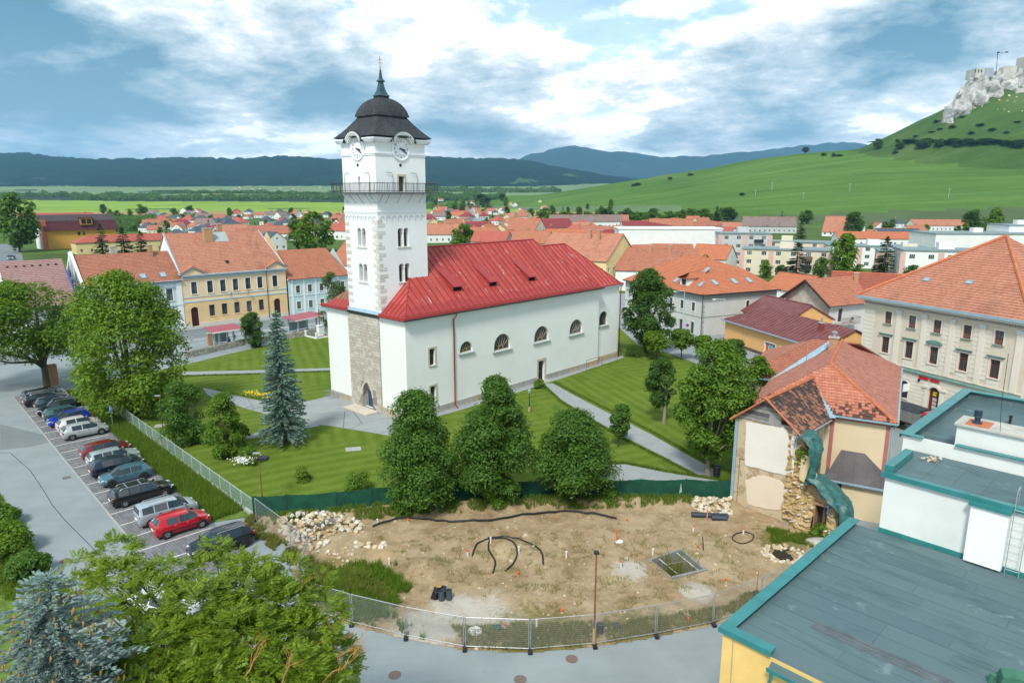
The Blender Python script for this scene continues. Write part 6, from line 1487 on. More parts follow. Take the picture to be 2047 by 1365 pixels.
PROF={'round':lambda t:math.sqrt(max(0.02,1-(2*t-1)**2)),'egg':lambda t:math.sqrt(max(.02,1-(2*t-1)**2))*(1.12-.35*t),'cone':lambda t:(1-t)**.75*1.0+.06,'dome':lambda t:math.sqrt(max(.02,1-t**2))*(.75+.5*min(1,t*3))/1.0,'linden':lambda t:min(1.0,.35+2.6*t)*(1-t)**.55*1.28+.03,'column':lambda t:min(1,.55+2*t)*(1-t**4)**.5}
def crown(seed,zb,zt,rad,prof='round',nl=40,nleaf=9000,lsize=.26,lobe=.30,up=.5,squash=.85,inner=.1):
 nleaf=int(nleaf*1.22);lsize*=1.12;lobe*=1.02;nl=int(nl*1.2)
 rs_=np.random.default_rng(seed);pf=PROF[prof];Lc,Lr=[],[]
 for i in range(nl):
  t=(i+rs_.random())/nl;th=rs_.random()*6.283;rr=rad*pf(t);r_=rad*lobe*rs_.uniform(.5,1.3)*(0.6+.5*min(1,rr/rad));d_=max(0,rr*1.06-r_*.8)*(rs_.random()**.28)
  Lc.append((d_*math.cos(th),d_*math.sin(th),zb+(zt-zb)*t));Lr.append(r_)
 Lc,Lr=np.array(Lc),np.array(Lr);Lc[:,2]=np.clip(Lc[:,2],zb+Lr*.5,zt-Lr*squash*.9)
 pick=rs_.choice(nl,nleaf,p=Lr**2/(Lr**2).sum());D=unit(nleaf,rs_);D[:,2]=np.where(rs_.random(nleaf)<.45,np.abs(D[:,2]),D[:,2])
 rad_=Lr[pick]*(1-inner*rs_.random(nleaf)**2*3+.12*rs_.normal(size=nleaf))*np.where(rs_.random(nleaf)<.10,rs_.uniform(1.05,1.38,nleaf),1);C=Lc[pick]+D*rad_[:,None]*np.array([1,1,squash])
 Nn=D*.8+np.array([0,0,up])+unit(nleaf,rs_)*.55
 return leaves_mesh('leaves',C,Nn,lsize*rs_.uniform(.7,1.35,nleaf),rs_=rs_),Lc,Lr
BARK=M('bark',(.085,.07,.055),.95,.3,3,.6,14);BARK2=M('pale_bark',(.26,.23,.19),.95,.25,3,.5,12)
def trunk_mb(h0,hcrown,r,Lc,seed,nb=8,fork=1):
 r2=random.Random(seed);mb=MB();top=Vector((r2.uniform(-.2,.2),r2.uniform(-.2,.2),hcrown))
 mb.tube([(0,0,-.15),(0,0,.25),(top.x*.3,top.y*.3,h0),tuple(top)],[r*1.45,r,r*.8,r*.3],8)
 for i in np.random.default_rng(seed).choice(len(Lc),min(nb,len(Lc)),replace=False):
  c=Vector(Lc[i]);s_=Vector((top.x*.3,top.y*.3,h0*r2.uniform(.75,1.1)));m_=s_.lerp(c,.5)+Vector((0,0,-.08*(c-s_).length));mb.tube([tuple(s_),tuple(m_),tuple(c)],[r*.5,r*.32,r*.1],6)
 return mb
LEAF=dict(maple=leafmat('leaf_maple',(0.048,0.124,0.010),(0.124,0.243,0.018),(0.228,0.367,0.036)),linden=leafmat('leaf_linden',(0.033,0.099,0.013),(0.083,0.190,0.026),(0.168,0.302,0.043)),dark=leafmat('leaf_dark',(0.027,0.081,0.013),(0.060,0.144,0.023),(0.118,0.230,0.035)),olive=leafmat('leaf_olive',(0.052,0.127,0.011),(0.115,0.233,0.021),(0.195,0.335,0.043)),lime=leafmat('leaf_lime',(0.069,0.154,0.010),(0.152,0.271,0.020),(0.251,0.378,0.040)),birch=leafmat('leaf_birch',(0.048,0.091,0.024),(0.095,0.158,0.043),(0.158,0.227,0.074)),spruce=leafmat('needle_blue',(0.114,0.190,0.166),(0.228,0.353,0.296),(0.409,0.550,0.455),.12),fir=leafmat('needle_dark',(0.013,0.033,0.013),(0.029,0.060,0.022),(0.053,0.095,0.034),.1))
def tree(name,label,base,ptop,pl,pr,kind='maple',prof='round',zb=1.5,seed=1,nl=40,n=9000,ls=.26,lobe=.3,trunk=.28,group=None,cat='tree',shift=0,bark=None,h0=None,**k):
 "tree standing at photo position base, crown between columns pl and pr, top at row ptop"
 X,Y=g(*base) if base[1]>420 else base;Zt=gz(base[0],ptop,Y)[2];rad=(pr-pl)/2/1365.0*math.hypot(Y,HC*.3)*1.0
 cx_=((pl+pr)/2-base[0])/1365.0*Y
 t=thing(name,label,cat,(X,Y,0),0,group)
 me_,Lc,Lr=crown(seed,zb,Zt,rad,prof,nl,n,ls,lobe,**k)
 Lc=Lc+np.array([cx_,0,0]);link('crown',me_,LEAF[kind],t,(cx_,0,0))
 ob('trunk',trunk_mb(h0 or max(zb,1.2),zb+(Zt-zb)*.7,trunk,Lc,seed),bark or BARK,t,smooth=True)
 return t
tree('maple_tree','broad maple with dark forked trunk beside the brick post at the car park end',(95,780),566,-75,172,'maple','dome',4.6,11,60,17000,.34,.24,.42,h0=3.6)
tree('maple_tree','big dense maple with crown down to the ground behind the car park fence',(268,832),545,140,386,'lime','egg',.4,12,75,24000,.32,.24,.4,h0=2.5)
tree('shrub_tree','drooping small tree behind the rusty lamp post near the fence',(378,887),763,325,420,'linden','column',.1,13,40,9000,.2,.3,.14)
tree('shrub_tree','bushy small tree right of the drooping one on the lawn',(455,912),786,412,496,'maple','column',.1,14,40,8000,.2,.3,.14)
tree('oval_shrub','clipped oval shrub by the stone wall below the school',(506,694),625,482,530,'dark','column',.1,15,30,5000,.26,.32,.12,cat='shrub')
LG='lindens along the green fence'
tree('linden_tree','leftmost of the three lindens along the green fence',(832,1022),783,752,922,'linden','linden',.9,16,60,24000,.21,.33,.22,LG)
tree('linden_tree','middle and tallest linden along the green fence',(982,1006),755,903,1076,'linden','linden',.9,17,60,24000,.21,.33,.22,LG)
tree('linden_tree','right linden along the green fence with visible trunk',(1138,1004),822,1060,1230,'linden','linden',1.6,18,60,22000,.21,.33,.24,LG)
tree('small_tree','small round-headed tree beside the path to the church side door',(1236,893),808,1214,1263,'linden','round',1.2,19,24,3600,.2,.34,.1)
tree('small_tree','dark oval tree with pale trunk right of the lawn',(1327,848),716,1284,1352,'dark','egg',1.9,20,34,7500,.22,.3,.2,bark=BARK2)
tree('big_yard_tree','large olive-green tree with several pale stems beside the ruined house',(1415,952),682,1336,1508,'olive','egg',1.9,21,75,20000,.26,.24,.28,bark=BARK2,h0=1.6)
tree('big_yard_tree','lighter tree leaning out behind the ruined house gable',(1490,900),712,1452,1552,'maple','egg',2.5,22,40,7000,.24,.28,.2)
SG='young trees along the street behind the churchyard'
for i,(b_,tp_,l_,r_,kd) in enumerate([((1312,722),664,1281,1342,'lime'),((1362,720),658,1338,1386,'maple'),((1400,722),672,1380,1424,'maple'),((1466,742),680,1444,1492,'linden')]):
 tree('street_tree',['round light green street tree nearest the church corner','street tree second from the church corner','street tree half hidden behind the large olive tree','dark round street tree in front of the orange shop'][i],b_,tp_,l_,r_,kd,'round',1.8,30+i,22,3600,.28,.34,.1,SG)
tree('dark_tree','tall dark tree at the east end of the church',(1290,706),538,1240,1348,'dark','egg',1.0,35,60,15000,.32,.26,.35)
tree('birch_tree','slender birch between the turquoise house and the church',(672,690),545,640,702,'birch','column',3.0,36,36,5000,.24,.25,.12,bark=BARK2)
# lawn shrubs
for i,(b_,tp_,l_,r_,kd,lb) in enumerate([((606,962),932,588,624,'lime','small round shrub alone in the middle of the lawn'),((720,985),945,686,757,'maple','low spreading shrub against the green fence'),((497,928),893,476,520,'maple','shrub with white blossom by the lawn lamp'),((489,878),850,478,500,'dark','little dark shrub behind the bushy tree'),((1075,776),758,1068,1090,'maple','tiny shrub by the church side door'),((1268,712),690,1246,1290,'dark','low dark shrubs under the tree at the church corner')]):
 tree('garden_shrub',lb,b_,tp_,l_,r_,kd,'dome',.02,50+i,16,1600,.16,.36,.05,cat='shrub')
LEAF['blossom']=M('white_blossom',(.75,.76,.72),.8,.1)
pX,pY=g(492,926);C=np.column_stack([rng.normal(0,.55,260),rng.normal(-.35,.4,260),rng.uniform(.45,1.0,260)]);bl_=link('blossom',leaves_mesh('blossom',C,unit(260,rng)+[0,-1,1],.13,1),LEAF['blossom'],None,(0,0,0));bl_.parent=[o for o in bpy.data.objects if o.get('label')=='shrub with white blossom by the lawn lamp'][0];bl_['kind']='stuff'
# ---- conifers
def conifer(seed,h,r,kind='spruce',lv=26,nb=11,shoot=.26,ns=9,droop=.18,zb=.5,wid=.30,taper=.9,jitter=.25,tuft=2):
 r2=np.random.default_rng(seed);Q=[];mb=MB().tube([(0,0,-.1),(0,0,h*.5),(0,0,h*.88)],[h*.017+.05,h*.011+.02,.015],7)
 for L in range(lv):
  z=zb+(h-zb)*(L+r2.uniform(-.3,.3))/lv;ln=r*max(.03,(1-(z-zb)/(h-zb)))**taper
  for b_ in range(max(4,int(nb*(.45+.55*ln/r)))):
   th=r2.uniform(0,6.283);l=ln*r2.uniform(1-jitter,1+jitter*.5);d=np.array([math.cos(th),math.sin(th),0]);s_=np.array([-d[1],d[0],0]);k=max(3,int(ns*l/r)+2)
   if l>.7:mb.tube([(0,0,z),tuple(d*l*.9+[0,0,z-droop*l*.6])],[.02,.008],4,cap=False)
   for j in range(k):
    f=(j+.8)/k;p=d*l*f+np.array([0,0,z-droop*l*f*f*1.0+.06*l*(f>.8)])
    for sd in range(tuft):
     side=(r2.random()*2-1)*.9;dirv_=d*(.75)+s_*side+np.array([0,0,r2.uniform(-.15,.35)]);dirv_/=np.linalg.norm(dirv_);ss=shoot*r2.uniform(.7,1.3)*(.6+.5*(1-f*.4));w=np.cross(dirv_,[0,0,1]);w/=max(1e-5,np.linalg.norm(w));w2=np.cross(dirv_,w)
     dirv_[2]+=.12*(f>.7);q0=p-dirv_*ss*.2;q1=p+dirv_*ss*.8
     for ww in(w,w2):Q.append([q0,(q0+q1)/2+ww*ss*wid,q1,(q0+q1)/2-ww*ss*wid])
 for a_ in range(40):
  zc=h*(.86+.14*a_/40);th=a_*2.4;d=np.array([math.cos(th),math.sin(th),.9])*shoot*.7;p=np.array([0,0,zc]);w=np.array([-math.sin(th),math.cos(th),0])*shoot*wid*.8;Q.append([p,p+d*.5+w,p+d,p+d*.5-w])
 return quads_mesh('needles',np.array(Q)),mb
def conifer_tree(name,label,X,Y,h,r,seed,kind,group=None,**k):
 t=thing(name,label,'tree',(X,Y,ground_z(X,Y)),0,group);q,tb=conifer(seed,h,r,kind,**k);link('crown',q,LEAF[kind],t);ob('trunk',tb,BARK,t);return t
bx_,by_=g(570,888);conifer_tree('blue_spruce','blue-grey spruce standing alone on the lawn before the church',bx_,by_,gz(556,622,by_)[2],2.45,61,'spruce',lv=46,nb=16,ns=10,shoot=.32,taper=.62,zb=.9)
# ---- foreground ash-like tree and blue spruce, crowns seen from above
AX,AY=-8.7,18.8
asht=thing('ash_tree','feathery light green tree with bare orange twigs in the lower left foreground','tree',(AX,AY,0),0)
def pinnate(seed,lobes,n,ll=.34,lw=.075,nl=5):
 r2=np.random.default_rng(seed);Lc=np.array([l[:3] for l in lobes]);Lr=np.array([l[3] for l in lobes]);pk=r2.choice(len(lobes),n,p=Lr**2/(Lr**2).sum());D=unit(n,r2);D[:,2]=np.where(r2.random(n)<.7,np.abs(D[:,2]),D[:,2])
 C=Lc[pk]+D*(Lr[pk]*r2.uniform(.72,1.08,n))[:,None]*[1,1,.8];out=D+r2.normal(size=(n,3))*.45;out[:,2]*=.45;out[:,2]-=.12;out/=np.linalg.norm(out,axis=1,keepdims=True)
 upv=np.array([0,0,1.0])+r2.normal(size=(n,3))*.3;sd=np.cross(out,upv);sd/=np.linalg.norm(sd,axis=1,keepdims=True);nrm=np.cross(sd,out);S=r2.uniform(.7,1.25,n)[:,None];Q=[]
 for k in range(nl):
  f=(k+.6)/(nl+.3);rx=C+out*S*ll*f-nrm*S*.05*f*f
  for s_ in(-1,1):
   dv=out*.55+sd*s_*.85-nrm*.12;l2=ll*.42*(1-.35*abs(f-.5));pv=np.cross(dv,nrm);tip=rx+dv*S*l2;mid=rx+dv*S*l2*.45
   Q.append(np.stack([rx,mid+pv*S*lw*.5+nrm*.004,tip,mid-pv*S*lw*.5+nrm*.004],1))
 tip=C+out*S*ll*1.3;mid=C+out*S*ll*1.1;Q.append(np.stack([C+out*S*ll*.9,mid+sd*S*lw*.5,tip,mid-sd*S*lw*.5],1))
 return quads_mesh('leaflets',np.concatenate(Q))
lobes=[];r2=random.Random(8)
# sprays that make up the visible crown: (photo x, photo y, distance, radius)
for(px_,py_,Yd,rr_) in[(235,1110,20.5,.62),(240,1165,19.8,.85),(165,1180,20.5,.6),(160,1130,21,.4),(330,1150,20.2,.6),(300,1210,19.0,1.0),(430,1100,21.2,.42),(420,1150,20.8,.75),(500,1140,20.5,.62),(500,1190,19.6,1.0),(580,1150,20.8,.6),(560,1220,19.3,1.0),(400,1230,18.6,1.15),(210,1260,18.6,.85),(640,1230,19.6,.75),(600,1290,18.4,1.0),(480,1290,17.6,1.15),(340,1310,17.3,1.15),(240,1330,17.0,.8),(420,1370,16.5,1.2),(560,1360,16.8,1.1),(620,1180,20.6,.45),(300,1400,16.2,1.1),(540,1180,20.9,.5),(640,1160,21.2,.35),(460,1240,18.9,.8)]:
 p=gz(px_,py_,Yd);lobes.append((p[0]-AX,p[1]-AY,p[2],rr_))
for i in range(34):  # the rest of the round crown, below and around
 th=r2.uniform(0,6.28);d_=3.9*math.sqrt(r2.random());z=r2.uniform(6.5,12.4-d_*.6);lobes.append((d_*math.cos(th)-.3,d_*math.sin(th)-.6,z,r2.uniform(.7,1.2)))
ASHL=leafmat('leaf_ash',(.075,.135,.010),(.19,.29,.020),(.36,.44,.055),.45)
tag(link('crown',pinnate(4,lobes,14500,.30,.058),ASHL,asht),kind=None)
tb=MB().tube([(0,0,-.2),(.1,0,3),(0,.2,7),(-.2,.1,11)],[.34,.27,.2,.08],9)
for l in lobes:tb.tube([(0,.1,6.2+.3*(l[2]-9)),(l[0]*.5,l[1]*.5,l[2]-2.0),(l[0],l[1],l[2]-.1)],[.09,.05,.014],5)
ob('trunk',tb,BARK,asht,smooth=True)
TW=M('orange_bark',(.36,.19,.05),.8,.25,4)
tw=MB()
def twig(p,d,l,r,dep):
 q=p+d*l;m_=p.lerp(q,.5)+Vector((r2.uniform(-.1,.1),r2.uniform(-.1,.1),r2.uniform(0,.12)))*l;tw.tube([p,m_,q],[r,r*.75,r*.5],5,cap=False)
 if dep:
  for k in range(3):dd=(d+Vector((r2.uniform(-.8,.8),r2.uniform(-.8,.8),r2.uniform(-.25,.6)))).normalized();twig(p.lerp(q,r2.uniform(.45,1.0)),dd,l*r2.uniform(.5,.75),r*.5,dep-1)
for(px_,py_,Yd,dx,dy,dz,l) in[(600,1300,18.6,1,.2,.25,1.0),(640,1330,18.0,1,.5,.3,.95),(620,1270,19.2,.9,.3,.1,.8),(480,1365,16.2,.5,.4,.9,.8),(560,1380,16.0,.3,.2,.9,.8),(600,1210,19.6,.1,.2,1,.8),(640,1370,16.9,.8,.1,.6,.9)]:
 tw=MB();p=gz(px_,py_,Yd);twig(Vector((p[0]-AX,p[1]-AY,p[2])),Vector((dx,dy,dz)).normalized(),l,.03,3);ob('bare_twig',tw,TW,asht)
SX,SY=-11.6,15.4;sh_=gz(55,1142,SY)[2]
sp_=thing('blue_spruce','silvery blue spruce hung with tan cones in the bottom left corner','tree',(SX,SY,0),0)
q,tb=conifer(71,sh_,4.2,'spruce',lv=62,nb=14,shoot=.19,ns=30,droop=.24,zb=5.0,wid=.17,taper=.58,tuft=4);link('crown',q,leafmat('needle_silver',(.17,.25,.24),(.32,.43,.41),(.50,.60,.57),.12),sp_);ob('trunk',tb,BARK,sp_)
cn=MB();r3=random.Random(12)
for i in range(150):
 z=sh_-r3.uniform(.35,3.6);l=4.2*((sh_-z)/(sh_-5.0))**.58*r3.uniform(.55,.98);th=r3.uniform(0,6.28);p=Vector((l*math.cos(th),l*math.sin(th),z-.2*l));cn.tube([p,p-Vector((0,0,.06)),p-Vector((.02,.02,.16))],[.012,.03,.008],6)
tag(ob('cones',cn,M('tan_cone',(.34,.19,.06),.8,.25,5),sp_),kind='stuff')
# shrubs along the left edge of the road
for i,(b_,tp_,l_,r_,lb,kd) in enumerate([((8,1052),1008,-40,34,'low shrub at the left picture edge by the road','maple'),((30,1108),1048,-40,66,'low shrub at the road edge behind the blue spruce','lime'),((62,1150),1105,20,96,'lowest shrub at the road edge above the spruce','linden')]):
 tree('roadside_shrub',lb,b_,tp_,l_,r_,kd,'dome',.05,80+i,26,5000,.17,.32,.06,cat='shrub')
sheet('roadside_verge',[(-60,975),(0,985),(28,1030),(78,1110),(130,1165),(170,1230),(60,1365),(-300,1365),(-300,1000)],.03,ROUGHGRASS)
# ---- grass: verge between the bays and the fence, bank below the green fence
GRASS=leafmat('grass_blade',(.085,.17,.016),(.16,.26,.03),(.28,.34,.08),.5);DRYG=leafmat('dry_grass',(.15,.18,.03),(.28,.26,.07),(.44,.36,.15),.5)
def blades(name,label,P,hmin,hmax,mat,w=.02,lean=.35,seed=5):
 r2_=np.random.default_rng(seed);n=len(P);h=r2_.uniform(hmin,hmax,n);th=r2_.uniform(0,6.283,n);d=np.column_stack([np.cos(th),np.sin(th),np.zeros(n)]);s_=np.column_stack([-d[:,1],d[:,0],d[:,2]]);tip=P+d*(h*lean*r2_.uniform(.3,1.3,n))[:,None]+np.column_stack([np.zeros(n),np.zeros(n),h]);mid=P+(tip-P)*.55+np.column_stack([np.zeros(n),np.zeros(n),h*.12])
 V=np.stack([P-s_*w,P+s_*w,mid+s_*w*.9,tip],1);V[:,3]+=s_*w*.2
 return tag(link(name,quads_mesh(name,V),mat),label,'grass',kind='stuff')
FEN0,FEN1=Vector(g(182,791)),Vector(g(507,1032))
def verge_pts(n,seed):
 r2_=np.random.default_rng(seed);k=r2_.uniform(-2.5,16.6,n);out=[]
 for i in range(n):
  a=Vector(bay(k[i],5.35+r2_.normal()*.12));t=(k[i]+2.0)/18.6;f=FEN0.lerp(FEN1,max(0,min(1,((a-FEN0).dot(FEN1-FEN0))/(FEN1-FEN0).length_squared)));s_=r2_.random();p=a.lerp(f,s_*.97);out.append((p.x,p.y,.03))
 return np.array(out)
mb=MB();pts=[bay(-2.5,5.4),bay(16.7,5.4),(FEN1.x,FEN1.y),(FEN0.x,FEN0.y)];mb.add([(p[0],p[1],.028) for p in pts]);struct('grass_verge',mb,ROUGHGRASS)
blades('verge_grass','tall unmown grass between the parking bays and the mesh fence',verge_pts(34000,3),.22,.62,GRASS)
# ------------------------------------------------------------------ cars
def paint(name,col,metal=.35):return M('paint_'+name,col,.28,.03,1,metal=metal,coat=.7,spec=.5)
CGLASS=M('car_glass',(.02,.032,.04),.05,.05,spec=.9);TYRE=M('tyre',(.018,.018,.02),.85);RIM=M('alloy',(.50,.52,.54),.3,.05,metal=.8);LAMPW=M('headlamp',(.62,.66,.68),.08,.05,spec=.8,coat=.5);LAMPR=M('tail_lamp',(.42,.01,.012),.15,.1,coat=.6)
CT={  # x, zlow, zbelt, ztop, wlow, wbelt, wtop, side-glass, top-glass (towards the next station)
'hatch':[(-2.10,.42,.70,.78,.62,.72,.62,0,0),(-2.05,.26,.92,.97,.72,.83,.70,0,0),(-1.97,.22,.99,1.03,.76,.86,.72,0,1),(-1.66,.20,.99,1.38,.79,.875,.57,0,0),(-1.22,.20,.98,1.45,.80,.88,.59,1,0),(-.36,.20,.96,1.48,.80,.88,.60,0,0),(-.28,.20,.96,1.48,.80,.88,.60,1,0),(.48,.20,.94,1.44,.80,.88,.58,1,1),(1.16,.20,.94,.985,.80,.87,.72,0,0),(1.62,.21,.86,.90,.79,.85,.70,0,0),(1.96,.24,.72,.76,.75,.78,.62,0,0),(2.10,.34,.56,.60,.60,.62,.5,0,0)],'wagon':[(-2.10,.42,.70,.80,.64,.74,.64,0,0),(-2.06,.26,.92,.98,.74,.84,.70,0,0),(-2.00,.22,.98,1.03,.77,.86,.70,0,1),(-1.80,.20,.98,1.38,.79,.87,.58,0,0),(-1.62,.20,.97,1.43,.80,.88,.59,1,0),(-.98,.20,.96,1.47,.80,.88,.60,0,0),(-.91,.20,.96,1.47,.80,.88,.60,1,0),(-.22,.20,.95,1.48,.80,.88,.60,0,0),(-.15,.20,.95,1.48,.80,.88,.60,1,0),(.45,.20,.93,1.44,.80,.88,.58,1,1),(1.08,.20,.92,.965,.80,.87,.72,0,0),(1.6,.21,.85,.89,.79,.85,.70,0,0),(1.96,.24,.71,.75,.75,.78,.62,0,0),(2.10,.34,.56,.60,.60,.62,.5,0,0)],'mpv':[(-2.10,.42,.80,.90,.66,.76,.68,0,0),(-2.06,.26,1.0,1.05,.76,.85,.72,0,1),(-1.98,.20,1.02,1.40,.79,.87,.63,0,0),(-1.80,.20,1.0,1.46,.80,.88,.63,1,0),(-1.05,.20,.98,1.48,.80,.88,.63,0,0),(-.98,.20,.98,1.48,.80,.88,.63,1,0),(-.12,.20,.96,1.48,.80,.88,.62,0,0),(-.05,.20,.96,1.48,.80,.88,.62,1,0),(.62,.20,.94,1.42,.80,.88,.60,1,1),(1.38,.20,.92,.965,.80,.87,.72,0,0),(1.78,.21,.84,.88,.79,.85,.70,0,0),(2.0,.24,.70,.74,.75,.78,.62,0,0),(2.10,.34,.56,.60,.60,.62,.5,0,0)]}
CARM={}
def car_meshes(tp):
 if tp in CARM:return CARM[tp]
 st=CT[tp];B,Gm=MB(),MB();rings=[]
 for(x,zl,zb,zt,wl,wb,wt,*_f) in st:
  zm=zl+(zb-zl)*.55
  rings.append([(x,0,zl),(x,wl*.9,zl),(x,wl,zl+.08),(x,wb,zm),(x,wb*.985,zb-.05),(x,wb*.95,zb),(x,wt,zt-.045),(x,wt*.72,zt-.008),(x,0,zt)])
 def fl(p):return(p[0],-p[1],p[2])
 for i in range(len(st)-1):
  sg_,tg=st[i][7],st[i][8];a,b=rings[i],rings[i+1]
  for k in range(8):
   tgt=Gm if(k==5 and sg_ and not(tg and k!=5)) or(k in(6,7) and tg) else B
   for s_ in(1,-1):
    q=[a[k],b[k],b[k+1],a[k+1]] if s_==1 else[fl(a[k+1]),fl(b[k+1]),fl(b[k]),fl(a[k])]
    tgt.add(q[::-1] if False else q)
 for r_,fwd in((rings[0],False),(rings[-1],True)):
  P_=r_+[fl(p) for p in reversed(r_[1:-1])];B.add(P_ if fwd else P_[::-1])
 out=[]
 for m_,nm in((B,'body'),(Gm,'windows')):
  bm=bmesh.new();vs={}
  for f in m_.f:
   vv=[]
   for i in f:
    key=tuple(round(c,4) for c in m_.v[i])
    if key not in vs:vs[key]=bm.verts.new(m_.v[i])
    if vs[key] not in vv:vv.append(vs[key])
   if len(vv)>=3:
    try:bm.faces.new(vv)
    except ValueError:pass
  bmesh.ops.recalc_face_normals(bm,faces=bm.faces) if nm=='body' else None
  for f in bm.faces:f.smooth=True
  me_=bpy.data.meshes.new(nm);bm.to_mesh(me_);bm.free();me_.set_sharp_from_angle(angle=R(38));out.append(me_)
 CARM[tp]=out;return out
wt_=MB().lathe([(.20,-.10),(.30,-.11),(.315,-.06),(.315,.06),(.30,.11),(.20,.10)],20,(0,0,0),'y',cap=False)
TY_ME=wt_.mesh('tyre',True);rm_=MB().lathe([(.21,-.085),(.205,-.02),(.0,-.03)],20,(0,0,0),'y',cap=False)
for k in range(7):
 a=2*math.pi*k/7;d=(math.cos(a),math.sin(a));p=(-d[1],d[0])
 rm_.add([(d[0]*.04+p[0]*.03,-.075,d[1]*.04+p[1]*.03),(d[0]*.04-p[0]*.03,-.075,d[1]*.04-p[1]*.03),(d[0]*.2-p[0]*.022,-.09,d[1]*.2-p[1]*.022),(d[0]*.2+p[0]*.022,-.09,d[1]*.2+p[1]*.022)])
RIM_ME=rm_.mesh('rim');ARCH_ME=MB().lathe([(.385,-.004),(.385,.03)],20,(0,0,0),'y').mesh('wheel_arch')
HUBD=M('rim_shadow',(.05,.05,.055),.6)
def car(label,k,into,col,tp='hatch',out=False,L=4.2,H=1.48,rails=False,cname='c',stripe=False,pos=None,rz=None,group='cars parked in the bays'):
 p=bay(k,into) if pos is None else pos;a=math.atan2(linto.y,linto.x)+(math.pi if out else 0) if rz is None else rz
 t=thing('parked_car',label,'car',(p[0],p[1],.022),a,group);bm_,gm_=car_meshes(tp);sx_,sz_=L/4.2,H/1.48
 body=link('body',bm_.copy(),paint(cname,col),t);body.scale=(sx_,1,sz_)
 for p_ in body.data.polygons:p_.material_index=0
 gl=link('windows',gm_.copy(),CGLASS,t);gl.scale=(sx_,1.004,sz_)
 for x in(-1.30*sx_,1.30*sx_):
  for s_ in(1,-1):
   w=link('wheel',TY_ME,TYRE,t,(x,s_*.80,.315),(0,0,0 if s_==-1 else math.pi));link('rim',RIM_ME,RIM,w)
   link('wheel_arch',ARCH_ME,BLACKP,t,(x,s_*.872,.33))
 fx=2.0*sx_
 for s_ in(1,-1):
  ob('headlight',MB().prism([(fx-.28,s_*.84),(fx-.02,s_*.70),(fx+.04,s_*.52),(fx-.1,s_*.52),(fx-.32,s_*.70)][::s_],.62*sz_,.76*sz_),LAMPW,t)
  ob('tail_light',MB().box(-2.075*sx_,-1.93*sx_,min(s_*.62,s_*.845),max(s_*.62,s_*.845),.78*sz_,.96*sz_),LAMPR,t)
  ob('mirror',MB().box(.95*sx_,1.08*sx_,min(s_*.88,s_*1.02),max(s_*.88,s_*1.02),.95*sz_,1.08*sz_),MATS['paint_'+cname],t)
  for hx_ in(-.75,.15):ob('door_handle',MB().box(hx_*sx_,(hx_+.16)*sx_,min(s_*.87,s_*.895),max(s_*.87,s_*.895),.83*sz_,.86*sz_),BLACKP if not stripe else METAL,t)
  if stripe:ob('side_trim',MB().box(-.95*sx_,.95*sx_,min(s_*.87,s_*.90),max(s_*.87,s_*.90),.50,.56),BLACKP,t)
  if rails:ob('roof_rail',MB().tube([(-1.5*sx_,s_*.60,1.40*sz_),(-1.35*sx_,s_*.61,1.50*sz_),(.2*sx_,s_*.61,1.52*sz_),(.4*sx_,s_*.58,1.43*sz_)],.022,5),METAL,t)
 if rails=='bars':
  for x in(-1.0,-.1):ob('roof_bar',MB().box(x*sx_-.03,x*sx_+.03,-.62,.62,1.50*sz_,1.535*sz_),METAL,t)
 ob('number_plate',MB().box(-2.125*sx_,-2.085*sx_,-.26,.26,.60,.71),WHITEP,t);ob('number_plate',MB().box(2.07*sx_,2.115*sx_,-.26,.26,.42,.53),WHITEP,t)
 ob('grille',MB().box(2.03*sx_,2.09*sx_,-.42,.42,.34,.41).box(1.99*sx_,2.045*sx_,-.4,.4,.60*sz_,.67*sz_),BLACKP,t);ob('underbody',MB().box(-1.9*sx_,1.9*sx_,-.72,.72,.12,.26),BLACKP,t)
 return t
BLK=(.012,.013,.015)
car('black wagon furthest from the camera, nearest the forked maple',-1.75,2.6,BLK,'wagon',L=4.6,cname='black1')
car('black estate car with chrome window line beside the furthest wagon',-.87,2.5,(.014,.016,.018),'wagon',L=4.75,H=1.5,cname='black2',rails=True)
car('dark blue-grey hatchback between two black cars at the far end',.22,2.9,(.035,.06,.085),'hatch',cname='dkblue1')
car('black crossover parked nose out towards the road',1.24,2.75,(.012,.016,.02),'wagon',True,4.4,1.62,True,'black3')
car('teal-grey saloon nose in beside the bright blue car',2.25,3.0,(.05,.13,.15),'hatch',L=4.5,H=1.42,cname='teal1')
car('bright royal blue hatchback parked nose out',3.25,2.75,(.012,.04,.38),'hatch',True,4.1,1.46,cname='blue')
car('white hatchback with red tail lamps between the blue and the silver car',4.42,3.05,(.75,.72,.68),'hatch',L=4.1,H=1.5,cname='white',)
car('silver hatchback with a clear empty bay in front of it',5.44,3.07,(.52,.54,.54),'hatch',L=4.3,H=1.48,cname='silver1')
car('dark red hatchback beside the light silver estate',8.42,3.2,(.22,.012,.015),'hatch',L=4.3,H=1.46,cname='dkred')
car('light silver estate with white window pillars',9.45,3.2,(.42,.50,.51),'wagon',L=4.4,H=1.44,cname='silver2')
car('dark navy crossover with upright red tail lamps',10.45,2.85,(.010,.022,.04),'hatch',L=4.45,H=1.56,cname='navy')
car('steel blue coupe parked nose out',11.53,2.8,(.075,.17,.22),'hatch',True,4.1,1.40,cname='steel')
car('long black estate with two silver roof bars',13.47,2.75,(.010,.011,.014),'wagon',L=4.85,H=1.5,cname='black4',rails='bars')
car('silver people carrier with dark glass beside the red hatchback',15.45,3.1,(.44,.50,.54),'mpv',L=4.4,H=1.66,cname='silver3',rails=True)
car('bright red hatchback with black side trim',16.5,3.25,(.58,.008,.018),'hatch',L=4.0,H=1.5,cname='red',stripe=True)
